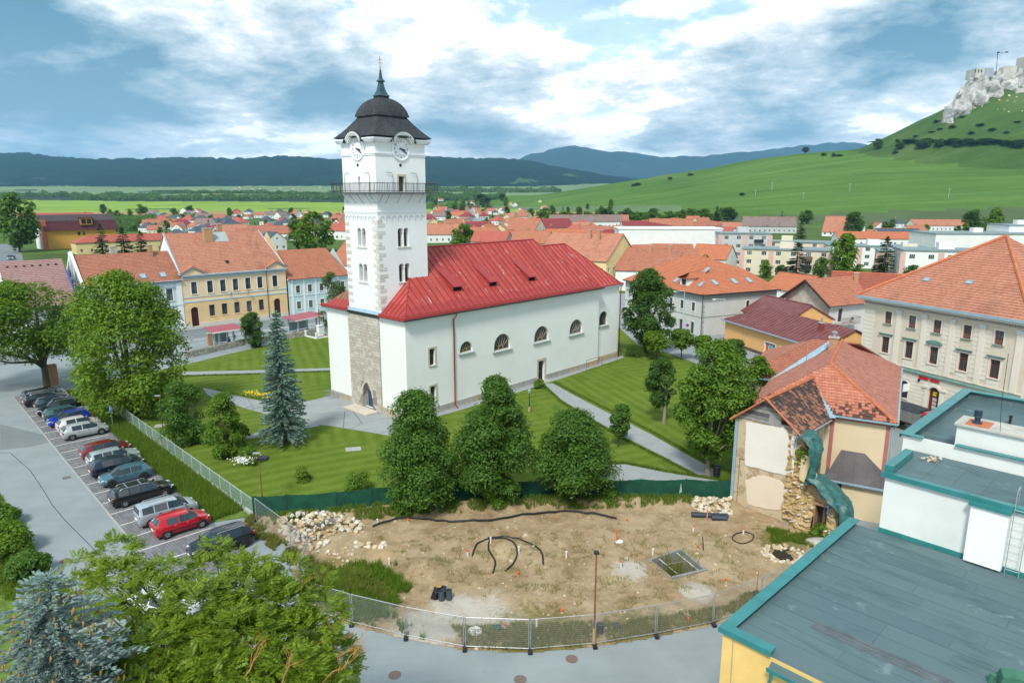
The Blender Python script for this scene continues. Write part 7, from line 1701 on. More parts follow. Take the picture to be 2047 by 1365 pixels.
car('black crossover nose out nearest the camera, half behind leaves',18.5,4.25,(.010,.012,.016),'hatch',True,4.4,1.6,True,'black5')
car('white car under the foreground tree',0,0,(.72,.73,.74),'hatch',pos=g(330,1225),rz=R(-20),cname='white2',group=None,L=4.3)
car('white hatchback parked in the side street between van and truck',0,0,(.7,.72,.75),'hatch',pos=g(10,536),rz=R(-62),cname='white3',group=None)
# van and flat-bed truck in the far left street
def van(label,pos,rz,col,cn,truck=False):
 t=thing('delivery_van' if not truck else 'truck',label,'van' if not truck else 'truck',(*pos,.012),rz);pt=paint(cn,col,.0)
 ob('cab',MB().xprism([(-.95,.35),(.95,.35),(.95,1.1),(.82,2.05),(-.82,2.05),(-.95,1.1)],.9,2.2).yprism([(2.2,.35),(2.85,.4),(2.8,1.05),(2.2,1.25)],-.93,.93),pt,t)
 ob('windscreen',MB().add([(2.62,-.85,1.14),(2.62,.85,1.14),(2.22,.78,2.0),(2.22,-.78,2.0)]).box(1.2,2.0,-.957,-.93,1.2,1.85).box(1.2,2.0,.93,.957,1.2,1.85),CGLASS,t)
 ob('cargo_box' if not truck else 'load_bed',MB().box(-2.6,.898,-1.0,1.0,.45,2.45) if not truck else MB().box(-2.8,.85,-1.05,1.05,.7,.85).box(-2.8,.85,-1.05,-1.0,.85,1.3).box(-2.8,.85,1.0,1.05,.85,1.3),pt if not truck else DKMETAL,t)
 for x in(-1.7,1.9):
  for s_ in(1,-1):w=link('wheel',TY_ME,TYRE,t,(x,s_*.86,.33));w.scale=(1.08,1,1.08);link('rim',RIM_ME,RIM,w)
 ob('grille',MB().box(2.83,2.88,-.6,.6,.5,.9),BLACKP,t)
 for s_ in(1,-1):ob('headlight',MB().box(2.8,2.87,min(s_*.6,s_*.9),max(s_*.6,s_*.9),.75,.98),LAMPW,t);ob('mirror',MB().box(2.1,2.2,min(s_*.97,s_*1.2),max(s_*.97,s_*1.2),1.3,1.7),BLACKP,t)
 return t
van('white delivery van in the far left side street',g(11,581),R(-62),(.75,.77,.8),'vanwhite');van('grey flat-bed truck further up the side street',g(23,519),R(-62),(.45,.5,.55),'truckgrey',True)
# tipper behind the ruined house
tx,ty=g(1812,858);tk=thing('tipper_truck','grey tipper truck with covered load behind the ruined house','truck',(tx,ty,.012),R(-66))
TPM=M('tipper_grey',(.22,.23,.24),.6,.2,2,stain=.5,stain_col=(.25,.13,.06))
ob('tipper_body',MB().xprism([(-1.2,1.2),(1.2,1.2),(1.3,2.4),(-1.3,2.4)],-3.4,2.0),TPM,tk);ob('load_cover',MB().xprism([(-1.3,2.41),(1.3,2.41),(.7,2.75),(-.7,2.8)],-3.3,1.9),M('dark_load',(.04,.045,.055),.8,.3,3,.5,5),tk)
ob('chassis',MB().box(-3.6,4.0,-.5,.5,.75,1.15),M('rusty_chassis',(.16,.09,.05),.8,.3),tk);ob('cab',MB().xprism([(-1.2,.6),(1.2,.6),(1.2,1.7),(1.05,2.75),(-1.05,2.75),(-1.2,1.7)],2.3,4.2),paint('cabred',(.45,.02,.03),0),tk);ob('windscreen',MB().box(4.2,4.23,-1.0,1.0,1.7,2.6).box(2.7,3.9,-1.16,-1.14,1.75,2.5),CGLASS,tk)
for x in(-2.6,-1.3,3.3):
 for s_ in(1,-1):w=link('wheel',TY_ME,TYRE,tk,(x,s_*1.05,.5));w.scale=(1.6,1.8,1.6);link('rim',RIM_ME,RIM,w)
 # ------------------------------------------------------------------ fences
def meshmat(name,col,sc,cover,metal=.3):
 m,t,b=mat0(name);uv=t.n.new('ShaderNodeTexCoord').outputs['UV'];t.put(b.inputs['Base Color'],col);b.inputs['Roughness'].default_value=.5;b.inputs['Metallic'].default_value=metal
 f=[]
 for a in(0,90):
  w=t.n.new('ShaderNodeTexWave');w.bands_direction='X';t.put(w.inputs['Vector'],t.mapping(uv,rot=(0,0,R(a+(45 if sc>5.5 else 0)))));w.inputs['Scale'].default_value=sc*(1 if a==0 else.45 if sc<5.5 else 1);f.append(t.ramp(w.outputs['Fac'],[(1-cover,0.0),(1-cover+.05,1.0)]))
 t.put(b.inputs['Alpha'],t.math('MAXIMUM',f[0],f[1]));return m
LINKM=meshmat('chain_link',(.34,.46,.44),6.0,.24);TEMPM=meshmat('temporary_mesh',(.34,.36,.37),5.0,.055)
fd=FEN1-FEN0;FL=fd.length;fd.normalize();fang=math.atan2(fd.y,fd.x);NP=int(FL/2.05)
fen=thing('mesh_fence','galvanised wire mesh fence on a concrete kerb beside the car park','fence',(FEN0.x,FEN0.y,0),fang)
PALEG=M('pale_green_post',(.50,.62,.60),.5,.08,metal=.3)
ps=FL/NP;PM=MB().tube([(0,0,0),(0,0,1.55)],.035,6).mesh('post');pm=MB()
pm.add([(0.04,0,.32),(ps-.04,0,.32),(ps-.04,0,1.46),(.04,0,1.46)],[(0,0),(ps,0),(ps,1.1),(0,1.1)]);PAN=pm.mesh('mesh_panel');FRM=MB().tube([(.03,0,0),(ps-.03,0,0)],.022,5).mesh('rail');KB=MB().box(.0,ps-.02,-.13,.13,-.1,.24).mesh('kerb_block')
for i in range(NP+1):
 link('post',PM,PALEG,fen,(i*ps,0,0))
 if i<NP:link('mesh_panel',PAN,LINKM,fen,(i*ps,0,0));link('top_rail',FRM,PALEG,fen,(i*ps,0,1.48));link('bottom_rail',FRM,PALEG,fen,(i*ps,0,.32));link('kerb_block',KB,KERB,fen,(i*ps,0,0))
 # green windbreak fence
GF=[g(507,1033),g(575,1030),g(673,1024),g(745,1015),g(835,1008),g(905,1004),g(1000,1001),g(1090,999),g(1190,998),g(1280,997),g(1370,997),g(1461,999)]
gf=thing('screen_fence','dark green fabric windbreak fence along the building site','fence',(0,0,0),0)
GSM=M('green_screen_fabric',(.010,.072,.045),.75,.3,1.2,.5,3,spec=.3);DGP=M('green_post',(.02,.07,.04),.5)
def bank_z(p):return.22
for i,p in enumerate(GF):
 ob('post',MB().tube([(p[0],p[1],-.2),(p[0],p[1],1.85)],.03,5),DGP,gf)
 if i:
  a,b=Vector(GF[i-1]),Vector(p);N,K=12,5;mb=MB();n_=Vector((-(b-a).y,(b-a).x)).normalized()
  for r_ in range(K+1):
   for c_ in range(N+1):
    t=c_/N;q=a.lerp(b,t)+n_*(.07*mnoise.noise(Vector((i*7+t*5,r_*.8,2)))+.05*math.sin(t*math.pi));sag=.12*math.sin(t*math.pi)*(r_/K);mb.v.append((q.x,q.y,.08+1.66*r_/K-sag+.05*random.random()*(r_ in(0,K))))
  for r_ in range(K):
   for c_ in range(N):v0=r_*(N+1)+c_;mb.f.append((v0,v0+1,v0+N+2,v0+N+1));mb.uv.append(None);mb.m.append(0)
  ob('fabric_panel',mb,GSM,gf,smooth=True)
for(px_,py_) in((1356,975),(1448,975)):
 q=g(px_,997);ob('torn_gap',MB().add([(q[0],q[1]-.12,.5),(q[0]+.25,q[1]-.13,.7),(q[0]+.12,q[1]-.12,1.5)]),M('pale_rag',(.35,.45,.42),.8),gf)
 # temporary mesh panels on rubber feet
def tfence(name,label,pts,hgt=2.0,lean=0):
 t=thing(name,label,'fence',(*pts[0],0),0);o0=Vector(pts[0])
 for i,(a,b) in enumerate(zip(pts,pts[1:])):
  a,b=Vector(a)-o0,Vector(b)-o0;d=(b-a).normalized();L=(b-a).length;z0=.12
  fr=MB()
  for q in(a+d*.05,b-d*.05):fr.tube([(q.x,q.y,.06),(q.x,q.y,hgt)],.028,5)
  for z in(z0+.05,hgt-.03):fr.tube([(*(a+d*.05),z),(*(b-d*.05),z)],.022,5)
  p_=ob('panel_frame',fr,METAL,t);w=MB();A,B_=a+d*.06,b-d*.06;w.add([(A.x,A.y,z0+.05),(B_.x,B_.y,z0+.05),(B_.x,B_.y,hgt-.03),(A.x,A.y,hgt-.03)],[(0,0),(L,0),(L,hgt),(0,hgt)]);ob('wire_mesh',w,TEMPM,p_)
 for p in pts:
  q=Vector(p)-o0;ang=math.atan2(pts[-1][1]-pts[0][1],pts[-1][0]-pts[0][0])+1.57;ob('foot_block',MB().box(-.36,.36,-.12,.12,0,.14),BLACKP,t,(q.x,q.y,.012),ang)
 return t
TF=[(613,1219),(704,1247),(812,1274),(929,1296),(1059,1301),(1188,1290),(1311,1270),(1425,1247),(1520,1212),(1578,1182)]
tfence('temporary_fence','curved run of temporary wire panels between road and building site',[g(*p) for p in TF])
tfence('temporary_fence','temporary wire panels between the car park and the stone heap',[g(512,1042),g(582,1097),g(618,1124),g(606,1170),g(613,1217)])
# ------------------------------------------------------------------ lamps, signs, street furniture
RUST=M('rusty_steel',(.20,.10,.055),.85,.3,3)
def lamp(label,px_,py_,ptop,mat=RUST,head='dish'):
 X,Y=g(px_,py_);h=gz(px_,ptop,Y)[2];t=thing('lamp_post',label,'lamp',(X,Y,.04),0,'rusty pole lamps')
 ob('pole',MB().tube([(0,0,0),(0,0,.9)],.08,8).tube([(0,0,.9),(0,0,h)],[.05,.04],7),mat,t);ob('base_collar',MB().lathe([(.14,0),(.14,.5),(.08,.56)],10),M('ochre_base',(.50,.30,.16),.8),t)
 ob('lamp_head',MB().box(-.45,.12,-.1,.1,h-.02,h+.06) if head=='dish' else MB().lathe([(.05,h),(.16,h+.15),(.2,h+.45),(.05,h+.6)],8),M('lamp_grey',(.30,.36,.38),.5),t);return t
lamp('rusty lamp pole beside the drooping tree near the fence',329,888,792);l2=lamp('rusty lamp pole at the corner of the lawn by the green fence',525,1008,907)
ob('floodlight',MB().box(-.2,.55,-.3,.3,0,.25).box(.1,.2,-.05,.05,-.1,.0),BLACKP,l2,(.2,0,gz(525,907,g(525,1008)[1])[2]-.55))
lt=lamp('lantern post by the church side door',1058,823,788,DKMETAL,'lantern')
X,Y=g(1187,1290);h=gz(1186,1106,Y)[2];sp=thing('site_post','rusty pole with a small camera head standing in the building site fence','post',(X,Y,0));ob('pole',MB().tube([(0,0,0),(0,0,h)],[.06,.045],7),RUST,sp);ob('camera_head',MB().box(-.14,.14,-.12,.12,h,h+.12),DKMETAL,sp);ob('sleeve',MB().tube([(0,0,0),(0,0,1.1)],.09,7),M('timber_sleeve',(.4,.28,.15),.9),sp)
X,Y=g(226,856);ps_=thing('parking_sign','blue square parking sign with white letter P on a grey post','sign',(X,Y,.02),R(-35));h=gz(226,818,Y)[2]
ob('post',MB().tube([(0,0,0),(0,0,h+.4)],.035,6),METAL,ps_);ob('plate',MB().box(-.34,.34,-.06,-.04,h-.36,h+.36),M('sign_blue',(.01,.13,.50),.4),ps_);ob('plate_border',MB().box(-.38,.38,-.045,-.036,h-.4,h+.4),WHITEP,ps_);link('letter',text_mesh('P',.62,.004),WHITEP,ps_,(0,-.066,h),(R(90),0,0))
# street lamps near the corner house
for(px_,py_,pt,dx,lb) in((1443,684,598,-1.6,'grey street lamp with long arm in front of the orange shop'),(1364,672,582,-1.5,'grey street lamp before the corner house')):
 X,Y=g(px_,py_);h=gz(px_,pt,Y)[2];t=thing('street_lamp',lb,'lamp',(X,Y,0.01),0,'grey street lamps');ob('pole',MB().tube([(0,0,0),(0,0,h)],[.08,.05],7),PALEG,t);ob('arm',MB().tube([(0,0,h),(dx,0,h+.02)],.04,6),PALEG,t);ob('lamp_head',MB().box(dx-.45,dx+.1,-.15,.15,h-.12,h+.02),WHITEP,t)
X,Y=g(1362,670);rs_=thing('road_sign','small round purple road sign on the lamp by the corner house','sign',(X+.9,Y-.4,.01),R(0));ob('post',MB().tube([(0,0,0),(0,0,2.2)],.03,6),METAL,rs_);ob('disc',MB().lathe([(.3,-.06),(.3,-.04)],18,(0,0,1.9),'y'),M('purple_sign',(.25,.03,.25),.4),rs_)
# bus shelters, wall and cross along the street north of the churchyard
SHR=M('shelter_maroon',(.34,.085,.11),.5,.1);SHP=M('shelter_blue_post',(.38,.52,.58),.5,.06)
def shelter(label,px0,px1,w=2.4):
 a,b=g(*px0),g(*px1);L=math.dist(a,b);ang=math.atan2(b[1]-a[1],b[0]-a[0]);t=thing('bus_shelter',label,'bus shelter',(*a,.05),ang,'open bus shelters on the churchyard wall')
 for x in(.6,L-.8):ob('post',MB().box(x-.12,x+.12,-.12,.12,0,3.0),SHP,t);ob('post',MB().box(x-.09,x+.09,w-.3,w-.1,0,3.2),SHP,t)
 ob('canopy',MB().add([(-.8,-.8,3.0),(L+.6,-.8,3.0),(L+.6,w,3.45),(-.8,w,3.45)]).add([(-.8,w,3.38),(L+.6,w,3.38),(L+.6,-.8,2.93),(-.8,-.8,2.93)]).add([(-.8,-.8,2.93),(L+.6,-.8,2.93),(L+.6,-.8,3.0),(-.8,-.8,3.0)]),SHR,t);ob('fascia',MB().box(-.8,L+.6,-.86,-.81,2.82,3.02),WHITEP,t)
 ob('back_glass',MB().box(.8,L-1.0,w-.22,w-.18,.6,2.2),M('shelter_glass',(.30,.40,.42),.1,.05,spec=.7),t);ob('bench',MB().box(1,L-1.2,w-.9,w-.5,.42,.48).box(1.2,1.3,w-.8,w-.6,0,.42).box(L-1.5,L-1.4,w-.8,w-.6,0,.42),WOOD,t);return t
shelter('maroon-roofed bus shelter left of the clipped oval shrub',(433,699),(478,692),2.6);shelter('maroon-roofed bus shelter right of the oval shrub, by the stone cross',(592,673),(640,662),2.6)
# dry stone wall, stone by stone along the street
sw=thing('stone_wall','low rough stone wall between the lawn and the street','wall',(0,0,0));WP=[g(375,716),g(432,703),g(487,690),g(590,676),g(645,665)]
SWM=M('wall_mortar',(.20,.19,.17),.95,.2,3)
SWS=[M('wall_stone_%d'%i,c,.95,.2,4,.4,14) for i,c in enumerate([(.42,.39,.32),(.34,.32,.27),(.50,.47,.40)])];SQ=[]
for i in range(6):
 r2_=random.Random(i);q=MB();q.prism([(-.28+r2_.uniform(-.04,.04),-.06),(.26,-.08),(.30,.1),(-.27,.1)],0,.22);me_=q.mesh('wall_stone');me_.materials.append(SWS[i%3]);SQ.append(me_)
for(a,b) in zip(WP,WP[1:]):
 a,b=Vector(a),Vector(b);d=(b-a).normalized();L=(b-a).length;ang=math.atan2(d.y,d.x);nn=Vector((d.y,-d.x));mb=MB();q=[a+nn*.05,b+nn*.05,b-nn*.45,a-nn*.45];mb.prism([(p.x,p.y) for p in q],-.1,1.0);ob('core',mb,SWM,sw)
 for r_ in range(4):
  x=random.uniform(0,.3)
  while x<L-.3:
   s_=random.uniform(.8,1.5);p=a+d*(x+.28*s_)+nn*.04;o2=link('wall_stone',random.choice(SQ),None,sw,(p.x,p.y,.02+r_*.25),ang);o2.scale=(s_,1,1.05);x+=.60*s_*1.02
bp_=g(421,690);br_=thing('brick_pillar','reddish brick pillar with flat cap standing on the stone wall','pillar',(*bp_,0),SCA);ob('shaft',MB().box(-.45,.45,-.35,.35,0,2.0),BRICK,br_);ob('cap',MB().box(-.52,.52,-.42,.42,2.002,2.12),STONE,br_)
bp_=g(107,773);br_=thing('brick_pillar','brick post behind the forked maple at the car park end','pillar',(*bp_,0),SCA);ob('shaft',MB().box(-.6,.6,-.5,.5,0,3.0),BRICK,br_);ob('foot',MB().box(-.7,.7,-.6,.6,-.05,.3),STONE,br_);ob('gate_rail',MB().tube([(.9,0,1.1),(4.2,.6,1.1)],.04,5).tube([(.9,0,.2),(.9,0,1.1)],.04,5).tube([(4.2,.6,.1),(4.2,.6,1.1)],.04,5),METAL,br_)
# wayside cross in a railed plot
cx_,cy_=g(640,672);wc=thing('wayside_cross','rusty cross on a white pedestal inside a low railed plot','monument',(cx_,cy_,0),CA);ob('pedestal',MB().box(-.6,.6,-.6,.6,0,.3).box(-.42,.42,-.42,.42,.3,1.9).box(-.5,.5,-.5,.5,1.902,2.05),WHITE,wc);ob('cross',MB().box(-.07,.07,-.07,.07,2.05,4.9).box(-.6,.6,-.06,.06,4.1,4.24).box(-.35,.35,-.05,.05,3.5,3.6),RUST,wc)
for(x,y) in((-1.8,-1.8),(1.8,-1.8),(1.8,1.8),(-1.8,1.8)):ob('corner_post',MB().box(x-.18,x+.18,y-.18,y+.18,0,1.15),WHITE,wc)
rl=MB()
for(a,b) in(((-1.8,-1.8),(1.8,-1.8)),((-1.8,-1.8),(-1.8,1.8)),((1.8,-1.8),(1.8,1.8)),((-1.8,1.8),(1.8,1.8))):
 rl.tube([(*a,.95),(*b,.95)],.03,4);rl.tube([(*a,.3),(*b,.3)],.02,4)
 for i in range(1,16):t=i/16;rl.box(a[0]+(b[0]-a[0])*t-.015,a[0]+(b[0]-a[0])*t+.015,a[1]+(b[1]-a[1])*t-.015,a[1]+(b[1]-a[1])*t+.015,.2,1.0)
ob('railing',rl,METAL,wc);ob('plot_kerb',MB().box(-2,2,-2,-1.6,0,.2).box(-2,-1.6,-1.598,2,0,.2).box(1.6,2,-1.598,2,0,.2),WHITE,wc);pk=MB()
for i in range(10):pk.lathe([(.0,0),(.13,.1),(.0,.2)],6,(random.uniform(-1.3,1.3),-1.2+random.uniform(-.2,.2),.15))
tag(ob('flowers',pk,M('pink_flowers',(.60,.08,.28),.7,.3),wc),kind='stuff')
# bicycle rack by the tower foot
bk=thing('bicycle_rack','steel bicycle rack against the church plinth','rack',(*g(662,795),.06),CA+R(90))
for i in range(7):ob('hoop',MB().tube([(i*.35-1.0,-.3,0),(i*.35-1.0,-.3,.75),(i*.35-1.0,.25,.75),(i*.35-1.0,.25,0)],.022,5),METAL,bk)
ob('ground_bar',MB().tube([(-1.2,-.3,.03),(1.3,-.3,.03)],.025,5).tube([(-1.2,.25,.03),(1.3,.25,.03)],.025,5),METAL,bk)
# people at the bus stop
def person(label,X,Y,rz,joints,edges,rad,mat,skin_at,parts=()):
 t=thing('person',label,'person',(X,Y,.03),rz);bm=bmesh.new();vs=[bm.verts.new(j) for j in joints]
 for a,b in edges:bm.edges.new((vs[a],vs[b]))
 me_=bpy.data.meshes.new('body');bm.to_mesh(me_);bm.free();o=link('body',me_,mat,t);o.modifiers.new('skin','SKIN');me_.skin_vertices[0].data[0].use_root=True
 for i,r_ in enumerate(rad):me_.skin_vertices[0].data[i].radius=(r_,r_*.85)
 s_=o.modifiers.new('sub','SUBSURF');s_.levels=2;s_.render_levels=2;return t
SKIN=M('skin',(.45,.27,.19),.6,.05);HAIR=M('dark_hair',(.03,.02,.015),.8);DKCL=M('black_clothes',(.012,.014,.022),.85,.2)
def head(t,x,y,z,face=-1):
 hd=MB().lathe([(.02,-.12),(.065,-.1),(.088,-.03),(.09,.04),(.075,.1),(.02,.135)],12,(x,y,z));h_=ob('head',hd,SKIN,t,smooth=True);ob('hair',MB().lathe([(.094,-.05),(.1,.04),(.082,.115),(.02,.15)],12,(x,y+.02,z+.01)),HAIR,t,smooth=True);ob('face',MB().box(x-.014,x+.014,y-.112,y-.08,z-.03,z+.02).box(x-.045,x-.02,y-.09,y-.083,z+.015,z+.03).box(x+.02,x+.045,y-.09,y-.083,z+.015,z+.03).box(x-.03,x+.03,y-.088,y-.08,z-.06,z-.05),M('face_detail',(.25,.10,.08),.7),t)
def hand(t,x,y,z,s_=1):
 mb=MB().box(x-.02,x+.02,y-.045,y+.045,z-.09,z)
 for k in range(4):mb.tube([(x,y-.035+k*.023,z-.085),(x-.01,y-.035+k*.023,z-.12),(x-.02,y-.035+k*.023,z-.15+.008*abs(k-1.5))],.009,5)
 mb.tube([(x,y-.045,z-.02),(x-.01,y-.07,z-.05),(x-.015,y-.07,z-.085)],.01,5);ob('hand',mb,SKIN,t)
wx,wy=g(469,686)
pp_=person('person in dark clothes walking past the bus shelter',wx,wy,R(60),[(0,0,.95),(0,0,1.2),(0,0,1.42),(0,0,1.52),(-.19,0,1.40),(-.24,.06,1.12),(-.22,-.02,.88),(.19,0,1.40),(.24,-.08,1.13),(.22,-.20,.92),(-.10,0,.9),(-.10,-.16,.5),(-.10,-.10,.09),(-.10,-.24,.05),(.10,0,.9),(.10,.10,.5),(.10,.30,.12),(.10,.20,.05)],[(0,1),(1,2),(2,3),(2,4),(4,5),(5,6),(2,7),(7,8),(8,9),(0,10),(10,11),(11,12),(12,13),(0,14),(14,15),(15,16),(16,17)],[.15,.145,.15,.06,.075,.055,.04,.075,.055,.04,.095,.075,.05,.04,.095,.075,.05,.04],DKCL,());head(pp_,0,-.02,1.64);hand(pp_,-.22,-.02,.87);hand(pp_,.22,-.21,.91)
wx,wy=g(459,689)
p2_=person('person in grey-blue jacket sitting low by the shelter wall',wx,wy,R(-10),[(0,0,.48),(0,.02,.75),(0,.03,.98),(0,.02,1.07),(-.18,.02,.95),(-.24,-.08,.72),(-.12,-.26,.62),(.18,.02,.95),(.24,-.08,.72),(.12,-.26,.62),(-.1,-.05,.47),(-.12,-.42,.50),(-.12,-.46,.1),(-.12,-.6,.06),(.1,-.05,.47),(.12,-.42,.50),(.12,-.46,.1),(.12,-.6,.06)],[(0,1),(1,2),(2,3),(2,4),(4,5),(5,6),(2,7),(7,8),(8,9),(0,10),(10,11),(11,12),(12,13),(0,14),(14,15),(15,16),(16,17)],[.16,.15,.15,.06,.075,.055,.04,.075,.055,.04,.095,.075,.05,.04,.095,.075,.05,.04],M('grey_blue_jacket',(.10,.13,.20),.85,.2),());head(p2_,0,0,1.19);hand(p2_,-.1,-.28,.65);hand(p2_,.1,-.28,.65);ob('seat_block',MB().box(-.3,.3,-.15,.3,0,.34),STONE,p2_)
# litter bin by the large tree, manholes
for(px_,py_,lb,cm,r_) in((1432,955,'black litter bin under the large olive tree',None,.3),):
 t=thing('litter_bin',lb,'bin',(*g(px_,py_),.06));ob('bin_body',MB().lathe([(.28,0),(.32,.9),(.34,.92),(.34,1.0),(.26,1.0),(.24,.6)],14),BLACKP,t);ob('bin_lid',MB().lathe([(.35,1.002),(.3,1.12),(.1,1.18)],14),DKMETAL,t)
MHM=M('manhole_iron',(.17,.13,.11),.8,.2,6,.4,40)
for i,(px_,py_,lb) in enumerate([(1143,1317,'large brown manhole cover in the road below the site'),(789,1349,'small manhole cover at the bottom of the road'),(1040,1358,'broken drain cover at the bottom edge of the road'),(133,955,'manhole cover beside the parking bays'),(130,1121,'manhole cover near the foreground tree')]):
 t=tag(ob('manhole_cover',MB().lathe([(.34,0),(.34,.012),(.28,.014),(.28,.008),(.0,.012)],20,cap=False),MHM,None,(*g(px_,py_),.012)),lb,'manhole')
mb=MB();ks=[(-.3,905),(20,905),(60,940),(90,985),(105,1010),(130,1040),(180,1090),(222,1135)];pts=[g(max(0,a),b) for a,b in ks]
tb_=MB().tube([(p[0],p[1],.012) for p in pts],.025,4);tag(ob('road_seam',tb_,M('tar_seam',(.03,.035,.04),.6)),'dark tar seam snaking down the asphalt road','road seam')
# sidewalk and road edge by the school
n_=Vector((-math.sin(SCA),math.cos(SCA)));u_=Vector((math.cos(SCA),math.sin(SCA)));o_=Vector(SCO)
def strip(name,x0,x1,y0,y1,z0,z1,mat):mb=MB();mb.prism([tuple(o_+u_*x+n_*y) for x,y in((x0,y0),(x1,y0),(x1,y1),(x0,y1))],z0,z1);return struct(name,mb,mat)
strip('sidewalk',-40,60,-2.6,-.12,-.05,.13,CONC);strip('street',-60,70,-11.5,-2.62,.0,.014,ASPH2)
mb=MB()
for i in range(22):a=o_+u_*(-20+i*3.2)+n_*-7;b=a+u_*1.6;mb.add([(a.x,a.y,.018),(b.x,b.y,.018),(b.x+n_.x*.12,b.y+n_.y*.12,.018),(a.x+n_.x*.12,a.y+n_.y*.12,.018)])
tag(ob('lane_marking',mb,LINE),'dashed white centre line of the street by the school','road marking',kind='stuff')
strip('sidewalk',-5,34,-14.0,-11.6,-.05,.12,CONC)
for i,y in enumerate((24,26.5)):pass
# ------------------------------------------------------------------ building site
SITE_PX=[(507,1038),(575,1034),(673,1027),(745,1018),(835,1011),(905,1007),(1000,1004),(1090,1002),(1190,1001),(1280,1000),(1370,1000),(1464,1002),(1540,1030),(1600,1062),(1660,1078),(1640,1110),(1578,1184),(1520,1214),(1425,1250),(1311,1273),(1188,1293),(1059,1304),(929,1299),(812,1277),(704,1250),(613,1222),(604,1170),(612,1128),(582,1100),(540,1066)]
SITE=[g(*p) for p in SITE_PX]
def inside(x,y,P=SITE):
 c=False
 for i in range(len(P)):
  (x1,y1),(x2,y2)=P[i],P[i-1]
  if(y1>y)!=(y2>y) and x<(x2-x1)*(y-y1)/(y2-y1)+x1:c=not c
 return c
def segd(x,y,P,closed=True):
 p=Vector((x,y));best=1e9;n=len(P)
 for i in range(n if closed else n-1):
  a,b=Vector(P[i]),Vector(P[(i+1)%n]);d=b-a;t=max(0,min(1,(p-a).dot(d)/d.length_squared));best=min(best,(p-a-d*t).length)
 return best
PIT=[g(1297,1122),g(1360,1101),g(1411,1144),g(1343,1160)]
MOUNDS=[(g(640,1075),3.2,.45),(g(850,1140),2.2,.55),(g(770,1115),1.6,.25),(g(1010,1100),1.8,.3),(g(1480,1080),2.5,.2),(g(700,1180),2.4,.35),(g(1010,1190),2.5,.15),(g(560,1060),2.0,.3)]
def site_h(x,y):
 fe=segd(x,y,GF,False);e=segd(x,y,SITE);h=.30*smooth(1-fe/1.0)+.55*smooth(1-max(0,fe-.3)/2.4)
 for(c,r_,hh) in MOUNDS:h+=hh*smooth(1-math.hypot(x-c[0],y-c[1])/r_)
 n1=mnoise.fractal(Vector((x*.8,y*.8,3)),1,2,5);n2=mnoise.fractal(Vector((x*.25,y*.25,8)),1,2,3)
 h+=(.10*n1+.13*n2+.12);return.03+max(0.0,h)*smooth(e/.8+.1*(fe<1.2))
def dirt_mat():
 m,t,b=mat0('site_dirt');p=t.n.new('ShaderNodeNewGeometry').outputs['Position']
 n1=t.noise(p,.35,7,.65,.6);n2=t.noise(p,2.2,6,.7,.4);n3=t.noise(p,14,4,.75)
 f=t.math('ADD',t.math('MULTIPLY',n1,.5),t.math('ADD',t.math('MULTIPLY',n2,.3),t.math('MULTIPLY',n3,.2)))
 c=t.ramp(f,[(.34,(.20,.14,.075)),(.45,(.34,.245,.14)),(.56,(.45,.345,.215)),(.70,(.56,.465,.32))])
 def spot(px_,r_,soft=.5):
  q=g(*px_);v=t.n.new('ShaderNodeVectorMath');v.operation='DISTANCE';t.l.new(p,v.inputs[0]);v.inputs[1].default_value=(*q,.1)
  return t.ramp(t.math('ADD',t.math('DIVIDE',v.outputs['Value'],r_),t.math('MULTIPLY',t.math('SUBTRACT',n2,.5),2.2)),[(.55,1.0),(.95,0.0)])
 for px_,r_ in(((850,1262),2.3),((960,1232),2.6),((905,1215),1.8),((1260,1142),1.5),((1395,1185),1.3),((655,1050),1.2),((1030,1252),1.5)):
  c=t.mix(t.math('MULTIPLY',spot(px_,r_),t.ramp(n3,[(.3,.55),(.6,1.0)])),c,(.52,.49,.43))
 for px_,r_,cc in(((770,1112),1.6,(.50,.36,.20)),((1270,1050),1.6,(.46,.36,.22)),((1010,1090),1.5,(.42,.30,.17))):c=t.mix(t.math('MULTIPLY',spot(px_,r_),.8),c,cc)
 for px_,r_,cc in(((720,1190),3.4,(.12,.13,.02)),((1080,1275),3.6,(.17,.15,.04)),((1290,1262),2.6,(.15,.14,.035)),((650,1215),2.4,(.09,.11,.02)),((1560,1085),2.2,(.14,.13,.03)),((660,1140),1.8,(.22,.18,.05))):c=t.mix(t.math('MULTIPLY',spot(px_,r_),.75),c,cc)
 gr=t.noise(t.mapping(p,loc=(7,3,1)),1.1,6,.7);c=t.mix(t.math('MULTIPLY',t.ramp(gr,[(.60,0.0),(.68,1.0)]),.55),c,(.11,.12,.025))
 t.put(b.inputs['Base Color'],c);b.inputs['Roughness'].default_value=1;b.inputs['Specular IOR Level'].default_value=.1
 bn=t.new('ShaderNodeBump',Height=t.math('ADD',n3,t.math('MULTIPLY',n2,1.2)),Strength=.9);bn.inputs['Distance'].default_value=.09;t.l.new(bn.outputs[0],b.inputs['Normal']);return m
DIRT=dirt_mat()
mb=MB();mb.add([(p[0],p[1],.022) for p in SITE]);SITE_FLOOR=MB()
ctr=Vector((sum(p[0] for p in SITE)/len(SITE),sum(p[1] for p in SITE)/len(SITE)))
for i in range(len(SITE)):
 a,b=Vector(SITE[i]),Vector(SITE[(i+1)%len(SITE)]);SITE_FLOOR.add([(a.x,a.y,.022),(b.x,b.y,.022),(*b.lerp(ctr,.12),.022),(*a.lerp(ctr,.12),.022)])
struct('site_margin',SITE_FLOOR,DIRT)
xs_=[p[0] for p in SITE];ys_=[p[1] for p in SITE];st=.22;nx=int((max(xs_)-min(xs_))/st)+2;ny=int((max(ys_)-min(ys_))/st)+2;idx={};V,F=[],[]
